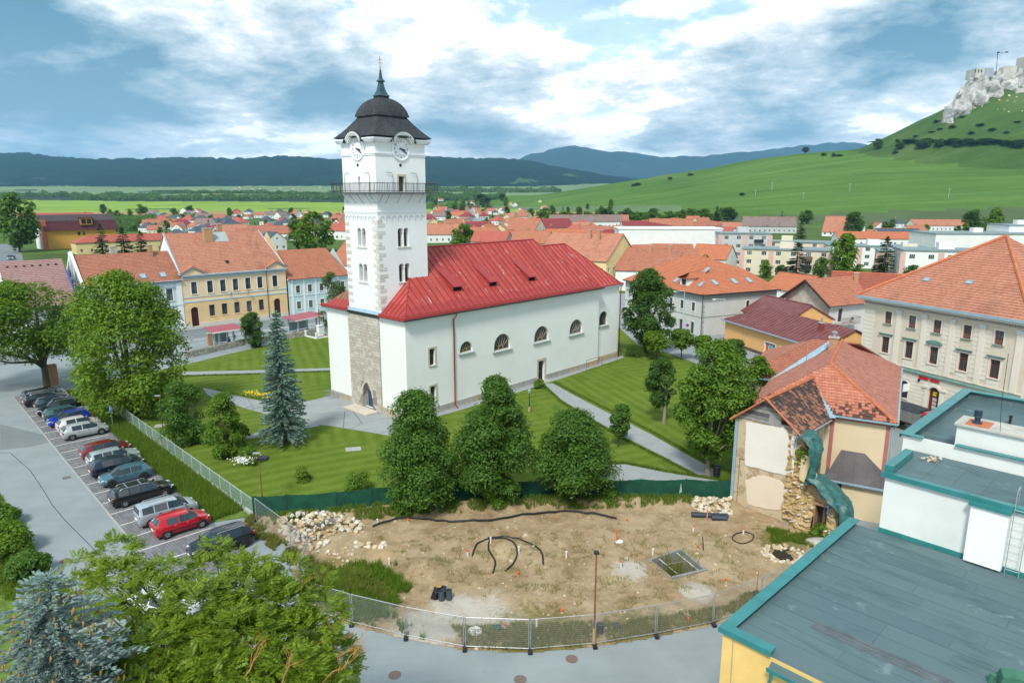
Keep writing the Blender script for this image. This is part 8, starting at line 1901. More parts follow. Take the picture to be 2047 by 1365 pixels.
for j in range(ny):
 for i in range(nx):
  x,y=min(xs_)+i*st,min(ys_)+j*st;cx_,cy_=x+st/2,y+st/2
  if inside(cx_,cy_) and not inside(cx_,cy_,PIT):
   q=[]
   for(a,b) in((i,j),(i+1,j),(i+1,j+1),(i,j+1)):
    if(a,b) not in idx:X_,Y_=min(xs_)+a*st,min(ys_)+b*st;idx[(a,b)]=len(V);V.append((X_,Y_,site_h(X_,Y_)))
    q.append(idx[(a,b)])
   F.append(q)
me=bpy.data.meshes.new('site_earth');me.from_pydata(V,[],F);me.polygons.foreach_set('use_smooth',[True]*len(F));me.update();tag(link('site_earth',me,DIRT),kind='structure');PITX=[tuple(Vector(pc_)+(Vector(p)-Vector(pc_))*1.0) for pc_ in[((PIT[0][0]+PIT[2][0])/2,(PIT[0][1]+PIT[2][1])/2)] for p in PIT]
def sz(p):return site_h(p[0],p[1])
# loose pebbles
pv=[];r4=np.random.default_rng(9)
mb=MB();cnt=0
while cnt<1300:
 x,y=r4.uniform(min(xs_),max(xs_)),r4.uniform(min(ys_),max(ys_))
 if not inside(x,y) or inside(x,y,PIT):continue
 s_=abs(r4.normal())**1.6*.03+.018;z=site_h(x,y);mb.lathe([(0,-s_*.4),(s_*r4.uniform(.7,1.2),0),(s_*.7,s_*.5),(0,s_*.75)],5,(x,y,z),cap=False);cnt+=1
tag(ob('pebbles',mb,M('pale_pebbles',(.46,.39,.28),.95,.3,.8)),'loose pale pebbles strewn over the bare earth','pebbles',kind='stuff')
# stone heaps: every stone an object
def heap(label,pts_px,n,smin,smax,hmax,grp):
 P=[g(*p) for p in pts_px];X0,X1,Y0,Y1=min(p[0] for p in P),max(p[0] for p in P),min(p[1] for p in P),max(p[1] for p in P);k=0;rr_=random.Random(len(label));par=thing('stone_heap',label,'stone heap',(sum(p[0] for p in P)/len(P),sum(p[1] for p in P)/len(P),0));c=par.location
 while k<n:
  x,y=rr_.uniform(X0,X1),rr_.uniform(Y0,Y1)
  if not inside(x,y,P):continue
  e=segd(x,y,P);s_=rr_.uniform(smin,smax)*rr_.choice((1,1,1.3));z=max(.02,site_h(x,y) if inside(x,y) else.02)+hmax*smooth(e/1.6)*rr_.uniform(.25,1)
  o2=link('stone',ROCK[rr_.randrange(8)],None,par,(x-c.x,y-c.y,z+s_*.1),(rr_.uniform(-.5,.5),rr_.uniform(-.5,.5),rr_.uniform(0,6.3)));o2.scale=(s_,)*3;k+=1
 return par
heap('big heap of pale building stones at the left end of the site',[(555,1050),(600,1034),(680,1036),(735,1050),(722,1068),(670,1078),(640,1108),(590,1102),(560,1075)],290,.20,.46,.7,'h')
heap('stacked pale stones against the foot of the ruined wall',[(1385,1008),(1462,1006),(1464,1032),(1384,1028)],110,.2,.42,.7,'h')
heap('scatter of pale stones below the big heap',[(640,1110),(690,1098),(715,1120),(705,1150),(665,1150)],40,.14,.34,.08,'h')
heap('few flat stones beside the mound in the site',[(712,1088),(775,1086),(775,1100),(712,1102)],14,.3,.5,.1,'h')
wl_=heap('ring of stones round the old well',[(1,1000),(3,1000),(3,1002),(1,1002)],0,1,1,0,'h');wx,wy=g(1568,1112);wl_.location=(wx,wy,0)
ring_h=sz((wx,wy))
for i in range(44):
 a=2*math.pi*(i%22)/22+random.uniform(-.08,.08);r_=(1.15 if i<22 else 1.45)+random.uniform(-.1,.1);s_=random.uniform(.3,.48);o2=link('stone',ROCK[i%8],None,wl_,(r_*math.cos(a),r_*.85*math.sin(a),ring_h+.05),(random.random(),random.random(),i));o2.scale=(s_,)*3
ob('well_shaft',MB().lathe([(1.0,-.9),(1.0,.04)],20,(0,0,ring_h+.02),cap=False).lathe([(.98,0),(.98,.005)],20,(0,0,ring_h+.02)),M('well_shade',(.03,.022,.014),1),wl_)  # dark disc across the top paints in the shade of the hole
bo=link('boulder',rock_mesh(77,1.5,1.1,.8,3),STONE,None,(*g(1632,1092),.35));bo.scale=(1.1,)*3;tag(bo,'large grey boulder beside the well ring','boulder')
# concrete pit
pc=((PIT[0][0]+PIT[2][0])/2,(PIT[0][1]+PIT[2][1])/2);pt_=thing('concrete_pit','open square concrete pit with reeds growing in it','pit',(*pc,0));PITM=M('pit_concrete',(.24,.25,.23),.95,.2,2,.4,12,stain=.5,stain_col=(.10,.11,.09))
for i in range(4):
 a,b=Vector(PIT[i])-Vector(pc),Vector(PIT[(i+1)%4])-Vector(pc);ao,bo_=a*random.uniform(1.02,1.1),b*random.uniform(1.02,1.1);mb=MB();mb.prism([tuple(ao),tuple(bo_),tuple(b*.93),tuple(a*.93)],-2.4,.16+.05*(i%3));ob('pit_wall',mb,PITM,pt_)
ob('pit_floor',MB().add([(*(Vector(p)-Vector(pc)),-2.3) for p in PIT]),M('pit_mud_shade',(.03,.024,.016),1),pt_)  # mud colour darkened, painting in the shade of a deep pit
ob('reinforcement',MB().tube([(-1.2,.2,.5),(.3,-.6,-.5)],.03,5).tube([(.2,1.0,.5),(1.5,-.2,-.2)],.03,5).tube([(-.8,-.2,.3),(.9,.5,.2)],.02,5),METAL,pt_)
Pp=np.column_stack([rng.normal(-.1,.4,110),rng.normal(.1,.4,110),np.full(110,-1.9)])+np.array([*pc,0]);rd=blades('reeds','green and straw reeds growing out of the concrete pit',Pp,1.8,2.9,DRYG,.018,.25,21)
# pipes and hoses
HOSE=M('black_hose',(.014,.018,.024),.4,.1)
def hose(label,pxs,r_=.06,lift=.05):
 P=[g(*p) for p in pxs];out=[]
 for i in range(len(P)-1):
  p0,p1,p2,p3=[Vector(P[max(0,min(len(P)-1,i+k))]) for k in(-1,0,1,2)]
  for k in range(8):
   t=k/8;q=.5*((2*p1)+(p2-p0)*t+(2*p0-5*p1+4*p2-p3)*t*t+(3*p1-p0-3*p2+p3)*t**3);out.append((q.x,q.y,(site_h(q.x,q.y) if inside(q.x,q.y) else.05)+lift))
 out.append((*P[-1],sz(P[-1])+lift));return tag(ob('water_pipe',MB().tube(out,r_,7),HOSE,smooth=True),label,'pipe')
hose('long black plastic pipe along the foot of the bank',[(745,1060),(790,1045),(830,1040),(885,1046),(940,1048),(1000,1044),(1060,1034),(1120,1028),(1180,1032),(1232,1043)],.07,.16)
hose('black pipe bent into a wide hoop, right one',[(975,1080),(1010,1078),(1050,1085),(1080,1105),(1086,1132)]);hose('black pipe bent into a hoop, left one',[(944,1113),(955,1090),(985,1081),(1020,1090),(1034,1110),(1022,1135),(1010,1145)]);hose('black pipe trailing down from the hoops',[(978,1085),(977,1105),(990,1125),(985,1148)])
hose('coil of thin black hose near the ruined wall',[(1505,1076),(1490,1071),(1468,1076),(1464,1087),(1480,1093),(1502,1087),(1506,1078)],.04)
for i,(p,q,r_,lb) in enumerate([((1382,1034),(1455,1038),.22,'long dark drain pipe lying by the stones'),((1422,1042),(1453,1044),.24,'short dark drain pipe lying before the long one')]):
 a,b=g(*p),g(*q);z=sz(a)+r_*.8;d_=(Vector(b)-Vector(a)).normalized();n2_=Vector((-d_.y,d_.x));mb=MB();K=16;ring=[]
 for(pt__,rr_) in((a,r_),(b,r_),(b,r_*.88),(a,r_*.88)):
  ring.append(len(mb.v));[mb.v.append((pt__[0]+n2_.x*rr_*math.cos(6.2832*k/K),pt__[1]+n2_.y*rr_*math.cos(6.2832*k/K),z+rr_*math.sin(6.2832*k/K))) for k in range(K)]
 for s_ in range(4):
  A_,B_=ring[s_],ring[(s_+1)%4]
  for k in range(K):mb.f.append((A_+k,A_+(k+1)%K,B_+(k+1)%K,B_+k));mb.uv.append(None);mb.m.append(0)
 tag(ob('drain_pipe',mb,M('pipe_navy',(.03,.045,.06),.45,.1),smooth=False),lb,'pipe')
 # bundle of upright duct pieces with black sack
bx_,by_=g(882,1200);bd_=thing('duct_bundle','black sack and upright duct pipe pieces standing on the gravel','pipes',(bx_,by_,sz((bx_,by_))))
for i,(x,y,h_) in enumerate(((.15,.25,.6),(.05,-.2,.62),(.5,-.1,.62),(-.1,.45,.55))):ob('duct_piece',MB().lathe([(.19,0),(.19,h_),(.16,h_),(.16,.05)],16,(x,y,0)),M('duct_grey',(.055,.07,.085),.5,.1),bd_)
sk=rock_mesh(5,.9,.8,1.1,3,.6);o2=link('black_sack',sk,M('sack_black',(.012,.012,.013),.25,.1,4,.5,8),bd_,(-.35,.0,.32));o2.scale=(.8,)*3;o2=link('ochre_cloth',rock_mesh(6,1,.8,.4),M('ochre_cloth',(.35,.22,.07),.9,.2),bd_,(-.15,.25,.7));o2.scale=(.5,)*3
# marker stakes
STW,STO=M('stake_white',(.74,.70,.68),.6),M('stake_orange',(.70,.13,.04),.6)
SL_=[(935,1113,0,'left of the pipe hoops'),(981,1091,0,'at the top of the pipe hoops'),(1037,1110,0,'inside the right pipe hoop'),(1132,1118,0,'between the hoops and the tall pole'),(1232,1087,2,'tall orange one with a white bag'),(1253,1046,1,'near the end of the long pipe'),(1386,1065,0,'below the dark drain pipes'),(1413,1044,3,'in front of the dark drain pipes'),(1305,1112,0,'at the corner of the pit'),(1241,1138,0,'on the pale gravel left of the pit'),(1395,1102,1,'behind the pit beside a weed'),(1451,1168,1,'right of the pit'),(1036,1153,1,'below the pipe hoops'),(1123,1228,1,'in the lower middle of the site'),(1010,1258,1,'beside the green lid'),(1073,1256,0,'near the temporary fence'),(1376,1246,1,'orange one at the lower right fence'),(778,1135,0,'white one in the grass by the mound'),(755,1055,0,'at the start of the long pipe'),(816,1047,1,'beside the long pipe under the left linden'),(1485,1076,0,'inside the hose coil')]
for(px_,py_,kd,lb) in SL_:
 q=g(px_,py_);h_=(.5,.28,1.1,.85)[kd];t=thing('marker_stake','marker stake '+lb,'stake',(*q,sz(q)),random.uniform(0,3));ob('stake_body',MB().box(-.05,.05,-.04,.04,-.05,h_*(.8 if kd!=1 else.3)),STW if kd in(0,1) else STO if kd==2 else M('stake_pink',(.55,.22,.2),.7),t);ob('stake_top',MB().box(-.065,.065,-.05,.05,h_*(.8 if kd!=1 else.3)+.001,h_),STO if kd else(STO if px_ in(1386,1241,1485,935) else STW),t)
q=g(1238,1087);o2=link('white_bag',rock_mesh(9,1.1,.9,.6),M('bag_white',(.78,.78,.78),.6),None,(*q,sz(q)+.12));o2.scale=(.55,)*3;tag(o2,'crumpled white bag at the foot of the tall orange stake','bag')
q=g(1406,1105);tag(ob('black_rod',MB().tube([(q[0],q[1],sz(q)-.1),(q[0]-.12,q[1],1.25)],.035,6),BLACKP),'black rod leaning up behind the pit','rod')
for(px_,py_,c,r_,lb) in((950,1268,(.70,.68,.64),.42,'round white lid lying in the grass by the fence'),(994,1259,(.03,.08,.07),.26,'round dark green lid lying in the grass'),(1232,1256,(.04,.06,.055),.25,'dark round chamber lid right of the rusty pole'),(1512,1193,(.02,.02,.025),.30,'black tyre-like ring by the fence near the flat roof')):
 q=g(px_,py_);tag(ob('round_lid',MB().lathe([(r_,0),(r_,.10),(r_*.92,.13),(r_*.3,.15),(0,.15)],22,cap=False),M('lid_%d'%px_,c,.7,.15,4),None,(*q,sz(q))),lb,'lid')
q=g(1512,1190);tag(ob('thin_rod',MB().tube([(q[0],q[1],.1),(q[0]+.02,q[1],1.75)],.02,5),RUST),'thin rusty rod standing in the black ring','rod')
q=g(1190,1270);t=thing('tank_drum','small dark drum beside the rusty pole','drum',(q[0]+.25,q[1],sz(q)));ob('drum_body',MB().lathe([(.2,0),(.21,.1),(.2,.2),(.21,.35),(.2,.5)],14),M('drum_dark',(.03,.045,.05),.5),t);ob('drum_rim',MB().lathe([(.22,.5),(.22,.54),(.18,.54)],14,cap=False),DKMETAL,t)
# weeds
def scatter(poly_px,n,seed,thr=.12):
 P=[g(*p) for p in poly_px];r2_=np.random.default_rng(seed);out=[]
 X0,X1,Y0,Y1=min(p[0] for p in P),max(p[0] for p in P),min(p[1] for p in P),max(p[1] for p in P)
 while len(out)<n:
  x,y=r2_.uniform(X0,X1),r2_.uniform(Y0,Y1)
  if inside(x,y,P) and mnoise.noise(Vector((x*.9,y*.9,seed)))*.7+.35*mnoise.noise(Vector((x*2.6,y*2.6,seed)))+min(segd(x,y,P),1.4)*.45>thr:out.append((x,y,site_h(x,y)-.02 if inside(x,y) else.02))
 return np.array(out)
blades('site_weeds','long green grass on the slope at the lower left of the site',scatter([(640,1140),(740,1125),(800,1130),(830,1180),(800,1225),(850,1282),(705,1248),(615,1218)],13000,31,.30),.2,.6,GRASS,.018)
blades('site_straw','straw-coloured dry grass beside the stone heap',scatter([(610,1110),(700,1150),(770,1170),(790,1215),(640,1215),(605,1170)],9000,32,.25),.15,.5,DRYG,.016,.8)
blades('fence_weeds','weeds along the inside of the temporary fence',scatter([(900,1255),(1080,1250),(1300,1240),(1430,1215),(1560,1165),(1575,1185),(1425,1248),(1190,1292),(1060,1303),(930,1297)],15000,33,-.05),.08,.34,DRYG,.014)
blades('bank_weeds','weeds on the bank under the green fence',scatter([(507,1036),(690,1024),(860,1009),(1200,1000),(1400,999),(1380,1016),(1200,1022),(1000,1026),(860,1032),(740,1046),(640,1040),(540,1062)],15000,34),.12,.5,GRASS,.018)
blades('fence_foot_grass','rough grass outside the site at the car park corner',scatter([(505,1030),(545,1065),(600,1105),(604,1150),(560,1110),(505,1075),(480,1050)],4000,35),.15,.5,DRYG,.018)
blades('well_weeds','weeds round the well and the foot of the ruin',scatter([(1530,1060),(1650,1070),(1640,1110),(1580,1090),(1540,1090)],3500,36),.12,.4,GRASS,.016)
for i,(b_,tp_,l_,r_,lb) in enumerate([((805,1030),1000,780,830,'bush on the bank under the left linden'),((690,1015),985,668,706,'creeper climbing the green fence'),((985,1020),985,955,1010,'bush at the foot of the middle linden'),((1215,1005),975,1195,1240,'bush at the foot of the right linden'),((1640,1075),1050,1620,1665,'bush growing at the foot of the ruined wall'),((1612,870),850,1592,1618,'sprig of green growing out of the broken wall')]):
 if i==5:
  X,Y,Z=gz(1606,900,48.4);t=thing('wall_plant',lb,'plant',(X,Y,4.9));me_,Lc,Lr=crown(95,0,1.5,.55,'round',12,700,.14,.4);link('crown',me_,LEAF['lime'],t);ob('stem',MB().tube([(0,.1,-.1),(0,0,.9)],.02,5),BARK,t)
 else:tree('bank_bush',lb,b_,tp_,l_,r_,'maple','dome',.05,90+i,14,1300,.15,.36,.04,cat='shrub')
 # flower-edged borders of the paths
def edge_pts(pxs,n,sd=.1):
 P=[Vector(g(*p)) for p in pxs];out=[]
 for _ in range(n):i=random.randrange(len(P)-1);q=P[i].lerp(P[i+1],random.random());out.append((q.x+random.gauss(0,sd),q.y+random.gauss(0,sd),.05))
 return out
blades('path_border','low leafy edging along the church paths',np.array(edge_pts([(1108,765),(1155,789),(1215,820),(1305,865),(1375,905),(1430,936)],3400)+edge_pts([(1086,772),(1120,803),(1180,840),(1245,878),(1325,918),(1390,952)],3400)+edge_pts([(1185,928),(1250,927),(1330,943),(1460,964)],2000)+edge_pts([(365,753),(500,749),(665,743)],1800)+edge_pts([(430,779),(500,795),(545,803)],500)),.10,.32,leafmat('edging_leaf',(.07,.14,.015),(.14,.22,.03),(.24,.30,.08)),.03)
r5=np.random.default_rng(44);q_=[g(x,y) for x,y in((505,789),(522,793),(540,797))];FP=np.array([(*(Vector(q_[i%3])+Vector((r5.normal()*.5,r5.normal()*.35))),.15+.3*r5.random()) for i in range(260)])
tag(link('flower_bed',leaves_mesh('flower_bed',FP,unit(260,r5)+[0,-.5,1],.16,1),M('yellow_flowers',(.75,.55,.03),.7,.2)),'yellow flowers beside the forecourt path','flowers',kind='stuff')
blades('roadside_grass','long grass along the left edge of the road',scatter([(-60,980),(0,988),(28,1035),(78,1115),(130,1170),(60,1230),(-80,1150)],12000,51),.15,.5,GRASS,.02)
blades('site_tufts','sparse grass tufts scattered over the bare earth of the site',scatter([(700,1065),(1000,1050),(1400,1050),(1540,1075),(1540,1170),(1400,1225),(1100,1250),(830,1180)],9000,61,.74),.06,.22,DRYG,.014)
# ------------------------------------------------------------------ town beyond
CRM=plaster('house_cream',(.70,.64,.50),.1);GRYW=plaster('house_grey',(.52,.54,.54),.1);YLW=plaster('house_yellow',(.74,.60,.30),.1);PKW=plaster('house_pink',(.64,.43,.38),.1)
DOM={'o':T_OR,'n':T_OR2,'b':T_BR,'p':T_PK,'r':T_RD,'g':T_GY,'m':T_MA,'s':T_SL};WAL={'w':WHITE,'c':CRM,'g':GRYW,'y':YLW,'k':PKW}
for(x,y,rz,w,d,e,ri,wl,rf,kind,ch,lb) in[(1172,570,-36,22,18,8,6.5,'y','p','gable',((2,-2,1),(5,-2.4,1)),'house with broad yellow gable and two white-capped chimneys behind the church'),(1312,576,-14,21,15,5.5,5.2,'w','b','gable',((-2,-1.5,1),(3,-1.5,1)),'long house with brown tiled roof and two red chimneys behind the dark tree'),(1322,526,-6,22,9,4.2,2.8,'y','b','gable',(),'house with brown roof and solar panels before the white block'),(1135,506,-12,19,10,6,4.2,'w','n','gable',((4,1,.8),),'house with bright white gable and long orange roof'),(1064,510,-18,16,11,5.5,4.6,'c','o','gable',((-3,2,1),),'house with cream gable just over the church ridge'),(984,507,-20,16,10,5.5,4,'g','r','gable',(),'house with light grey gable and red roof over the church ridge'),(1030,506,-25,18,11,5,4,'w','b','gable',((2,1,1),),'brown-roofed house between grey and cream gables'),(962,488,-10,18,9,5,3.5,'w','o','gable',((-4,1,1),(3,1,1)),'long low orange-roofed house with roof lights behind the grey gable'),(1052,480,-35,19,12,6,6,'c','o','gable',(),'large house with steep orange double roof'),(1105,474,25,22,12,6,5,'y','m','gable',(),'old house with dull red roof and yellow window front'),(884,484,10,22,11,4.5,5,'w','p','gable',((-2,1,1),(4,1,1)),'brown-roofed white house right of the tower'),(956,468,15,17,10,4,4,'w','m','gable',(),'low house with dark maroon roof'),(1170,456,4,56,12,5,5,'w','g','gable',((-2,0,5),),'long barn with weathered grey-brown roof and white chimney'),(1165,470,-8,22,10,4,4,'c','p','hip',(),'wide low house with pale orange hipped roof'),(1200,487,-30,20,10,5,4,'y','b','gable',(),'house with brown roof and cream side left of the white block'),(1428,512,-60,20,12,7,5,'w','r','gable',(),'house with dark red roof beside the pink flats'),(1340,462,-5,30,10,4,4.5,'w','o','gable',(),'orange-roofed house above the white block'),(1290,462,0,34,10,4,3,'w','m','gable',(),'dark red-roofed building above the white block'),(1405,462,0,26,9,4,2.5,'w','b','gable',(),'flat brown-roofed house at the right of the white block'),(1425,545,-40,12,9,5,4,'w','n','gable',(),'small orange-roofed house with white gable behind the corner house'),(1535,465,-12,34,14,4.5,6,'g','g','gable',(),'stone barn with sagging brown roof at the field edge'),(1494,464,-8,34,11,3.5,3,'g','p','gable',(),'open shed with faded orange roof left of the stone barn'),(1672,472,-40,14,12,3,9,'w','p','gable',(),'steep brown-roofed house among the right-hand trees'),(1880,462,0,44,12,4,4,'w','p','gable',(),'long pale brown roof behind the white hall'),(1590,616,-62,10,9,4.5,3.0,'w','n','gable',(),'orange-roofed house squeezed before the peeled gable'),(1740,492,-10,34,12,4,3,'w','n','gable',(),'orange-roofed row between the right-hand trees'),(1790,488,-10,20,11,5,3,'w','s','gable',(),'blue-grey roofed house beside the orange row'),(118,466,47,44,16,8,5,'w','r','gable',((17,0,1),),'red-roofed block behind the mansard house'),(470,477,30,16,11,4,4,'w','p','gable',(),'white-gabled house with balcony behind the school roof'),(500,484,20,14,11,4,3,'g','b','gable',((2,0,1.5),),'dark timber-gabled house behind the school chimney'),(545,480,12,26,12,4,4,'w','b','gable',(),'long brown-roofed house behind the school'),(545,500,-50,12,9,5,3.5,'w','s','gable',(),'house with blue-slate roof right of the school ridge'),(475,452,10,16,14,3.5,3.5,'w','r','hip',(),'bungalow with bright red pyramid roof'),(690,478,-20,20,12,5,4,'w','r','hip',(),'red pyramid-roofed house left of the tower')]:
 X,Y=g(x,y);house(lb,(X,Y,0),R(rz),w,d,e,ri,WAL[wl],DOM[rf],kind,course=.55,chims=ch)
 # far houses: a few kinds, placed one by one
PROTO=[]
for rf,wl,nm in(('o','w','orange roof and white walls'),('b','c','brown roof and cream walls'),('r','w','red roof and white walls'),('s','w','slate-blue roof and white walls'),('p','y','faded tile roof and yellow walls'),('m','g','maroon roof and grey walls'),('n','c','bright orange roof and cream walls'),('g','w','grey roof and white walls')):
 PROTO.append((house('p',(0,0,0),0,13,9.5,3.8,3.8,WAL[wl],DOM[rf],'gable' if rf in 'obpng' else 'hip',course=1.0,chims=((2,.8,.9),),nwin=3),nm,[False]))
FAR=[];rf_=random.Random(21)
def free(X,Y,m):return all(math.hypot(X-a,Y-b)>m for a,b in FAR)
def far_house(X,Y,where,k=None):
 k=rf_.randrange(8) if k is None else k;h,nm,used=PROTO[k];lb='house with %s %s'%(nm,where);s_=rf_.uniform(.62,1.05)*(1.15 if 'close' in where else 1);rz=rf_.choice((0,90,20,-30,60))+rf_.uniform(-8,8);FAR.append((X,Y));Z=ground_z(X,Y)
 if not used[0]:used[0]=True;h.location=(X,Y,Z);h.rotation_euler=(0,0,R(rz));h['label']=lb;h['group']='far houses '+where;h.scale=(s_,s_,s_)
 else:copy_tree(h,None,(X,Y,Z),R(rz),lb,'far houses '+where,(s_,s_,s_))
for(n,x0,x1,y0,y1,wh,ks) in((38,853,937,407,474,'right of the tower',None),(24,962,1095,416,456,'right of the straight street',None),(86,290,690,426,478,'left of the tower',(3,3,7,2,1,5,0,3)),(12,300,430,438,470,'above the blue house',(0,1,7,2)),(9,1240,1420,440,462,'beyond the white block',(0,1,6)),(9,1700,1840,455,485,'between the right-hand flats',(0,3,7)),(12,852,900,400,410,'at the valley edge',(0,7,6)),(26,925,1240,452,500,'close behind the church',(0,1,2,4,6,5))):
 c=t_=0
 while c<n and t_<400:
  t_+=1;x,y=rf_.uniform(x0,x1),rf_.uniform(y0,y1);X,Y=g(x,y)
  if abs(x-(945+(y-408)*.1))<13:continue
  if free(X,Y,12.5):far_house(X,Y,wh,rf_.choice(ks) if ks else None);c+=1
for i in range(9):
 y=412+i*3.4
 for s_ in(-1,1):
  X,Y=g(935+(y-408)*.42+s_*(6+(y-408)*.42),y);far_house(X,Y,'lining the straight street')
sheet('far_street',[(931,407),(938,407),(966,446),(940,446)],.06,ASPH)
# blocks of flats and halls
def block(label,x,y,rz,w,d,h,wm,floors,n,pier=None,roofc=None,name='apartment_block',cat='building',win=(1.5,1.3)):
 X,Y=g(x,y);t=thing(name,label,cat,(X,Y,0),R(rz));mb=MB();fs=[(wallM(-w/2,-d/2,0),w,n),(wallM(w/2,-d/2,R(90)),d,2),(wallM(-w/2,d/2,R(-90)),d,2),(wallM(w/2,d/2,R(180)),w,0)];ws=[]
 for Mw,L,k in fs:
  ops=[]
  for f in range(floors):
   for j in range(k):xc=L*(j+.5)/max(1,k);z=.9+f*h/floors;ops.append((xc-win[0]/2,xc+win[0]/2,z,z+win[1]));ws.append((Mw,xc,z))
  wall(mb,Mw,0,L,-.3,h,ops,.15)
 ob('walls',mb,wm,t);[window(t,Mw,xc,z,win[0],win[1],WHITEP,3,(),.1) for Mw,xc,z in ws]
 ob('roof',MB().box(-w/2-.3,w/2+.3,-d/2-.3,d/2+.3,h,h+.35),roofc or M('flat_roof_grey',(.20,.27,.28),.8,.15,.5),t);n and ob('roof_hut',MB().box(-2,2,-1.5,1.5,h+.35,h+2.2),wm,t)
 if pier:
  for j in range(0,n+1,2):xc=-w/2+w*j/n;ob('pier',MB().box(xc-.7,xc+.7,-d/2-.25,-d/2-.004,0,h-.4),pier,t)
  for f in range(1,floors):ob('balcony',MB().box(w*.18,w*.18+3,-d/2-1.2,-d/2-.26,f*h/floors,f*h/floors+1.0),DKMETAL if f%2 else WOOD,t)
 return t
block('four-storey pink and grey block of flats right of the white block',1480,530,-8,17,11,11.5,GRYW,4,4,PKW);block('low cream and pink flats behind the corner house',1568,548,-22,26,11,8,CRM,3,6,PKW);block('rear flats with grey roof behind the low pink flats',1570,522,-22,34,11,7.5,CRM,3,7,PKW);block('cream flats with pink piers left of the cream palace roof',1880,566,-16,24,12,9.5,WHITE,3,5,PKW);block('shorter pale flats at the left of the white flats',1810,556,-22,17,11,8.2,CRM,3,4,PKW);block('rear flats behind the dark pine',1740,534,-16,30,11,7.5,WHITE,3,6,PKW)
block('large white windowless block behind the church',1330,522,-3,38,16,12.5,WHITE,1,0,roofc=WHITE,name='white_block');block('white industrial hall with flat roof at the right edge',1945,508,-4,44,22,9,WHITE,1,4,name='white_hall');block('taller white annex of the hall',2030,505,-4,18,16,12,WHITE,2,3,name='white_hall')
X,Y=g(1322,524);sp2=thing('solar_panels','row of blue solar panels on the brown roof','solar panels',(X,Y,0),R(-6))
for i in range(3):o2=ob('panel',MB().box(-1.9,1.9,-.8,.8,0,.08),M('solar_blue',(.03,.08,.22),.2),sp2,(-3.5+i*4.2,-2.0,6.4),(R(32),0,0))
# yellow street house and mansard house at the upper left
X,Y=-172,312;ys=house('long yellow building with low red hipped roof at the upper left',(X,Y,0),R(41),46,12,4.9,2.6,YLW,T_RD,'hip',course=.5,nwin=12,name='yellow_building',cat='building')
X,Y=g(147,502);mh=thing('mansard_house','orange house with dark maroon mansard roof and dormer','house',(-210.5,335.5,0),R(44));mh.scale=(.92,1,1.08);OC=plaster('ochre_orange',(.66,.36,.08),.12);MSL=M('maroon_shingle',(.115,.035,.045),.7,.15,1);DKS=M('dark_shingle',(.07,.055,.06),.8,.25,1)
mb=MB();wall(mb,wallM(-16,-6,0),0,32,-.3,8,[(14,15.3,5.6,7.2),(16.2,17.5,5.6,7.2)],.2);wall(mb,wallM(-16,6,R(-90)),0,12,-.3,8,[(2,4,1,4),(7,9,4.5,7)],.2);wall(mb,wallM(16,-6,R(90)),0,12,-.3,8);ob('walls',mb,OC,mh)
for x in(14.65,16.85):window(mh,wallM(-16,-6,0),x,5.6,1.3,1.6,BROWNF,1,(),.1)
ob('mansard',MB().xprism([(-7,8),(7,8),(6.2,12),(-6.2,12)],-16.8,16.6),MSL,mh);ob('roof_top',MB().xprism([(-6.3,12.01),(6.3,12.01),(2.2,14.6),(-2.2,14.6)],-16.9,16),DKS,mh);dm=ob('dormer',MB().box(-.5,5,-7.4,-3,10.2,13.2),M('dormer_ochre',(.5,.24,.05),.7),mh);ob('dormer_pane',MB().box(.0,2.1,-7.45,-7.401,10.6,12.6).box(2.5,4.6,-7.45,-7.401,10.6,12.6),DKP,dm);ob('dormer_roof',MB().box(-1,5.5,-7.8,-2.5,13.2,13.5),MSL,dm)
ob('timber_balcony',MB().box(-19,-16.9,-6,5,9.5,12.2),WOOD,mh);ob('bay',MB().box(-18.5,-16.1,-5,5,.1,9.4),WHITE,mh);ob('gable_tower',MB().box(-17.5,-15.5,-6.6,-4.6,0,12.6),M('terracotta_render',(.52,.17,.08),.8,.1),mh)
# ------------------------------------------------------------------ far vegetation
def ray_ground(x,y):
 r=ray(x,y);t=150.0
 while t<9000:
  X,Y,Z=r[0]*t,r[1]*t,HC+r[2]*t
  if Z<=ground_z(X,Y):return X,Y,ground_z(X,Y)
  t*=1.006
 return r[0]*2000,r[1]*2000,0
TP=[]
for i,(kd,pf) in enumerate((('linden','round'),('maple','egg'),('dark','round'),('olive','dome'))):
 t=thing('far_tree','p','tree');me_,Lc,Lr=crown(200+i,.8,8.5,3.2,pf,26,1500,.62,.34);link('crown',me_,LEAF[kd],t);ob('trunk',trunk_mb(1.5,6,.2,Lc,i,4),BARK,t);TP.append((t,[False],'leafy'))
for i in range(2):
 t=thing('far_conifer','p','tree');q,tb=conifer(300+i,10,2.4,'fir',lv=18,nb=9,ns=6,shoot=.7,wid=.22,tuft=1);link('crown',q,LEAF['fir' if i==0 else 'spruce'],t);ob('trunk',tb,BARK,t);TP.append((t,[False],'conifer'))
def far_tree(x,y,ytop,k,lb,group=None,wid=None):
 X,Y,Z=ray_ground(x,y);h=max(1.2,gz(x,ytop,Y)[2]-Z);t,used,_k=TP[k];s_=h/(8.5 if k<4 else 10);w_=s_ if wid is None else(wid/1365*Y)/(6.4 if k<4 else 4.8)
 if not used[0]:used[0]=True;t.location=(X,Y,Z);t['label']=lb;t.scale=(w_,w_,s_);t.rotation_euler=(0,0,rf_.uniform(0,6));(group and t.__setitem__('group',group));return t
 return copy_tree(t,None,(X,Y,Z),rf_.uniform(0,6),lb,group,(w_,w_,s_))
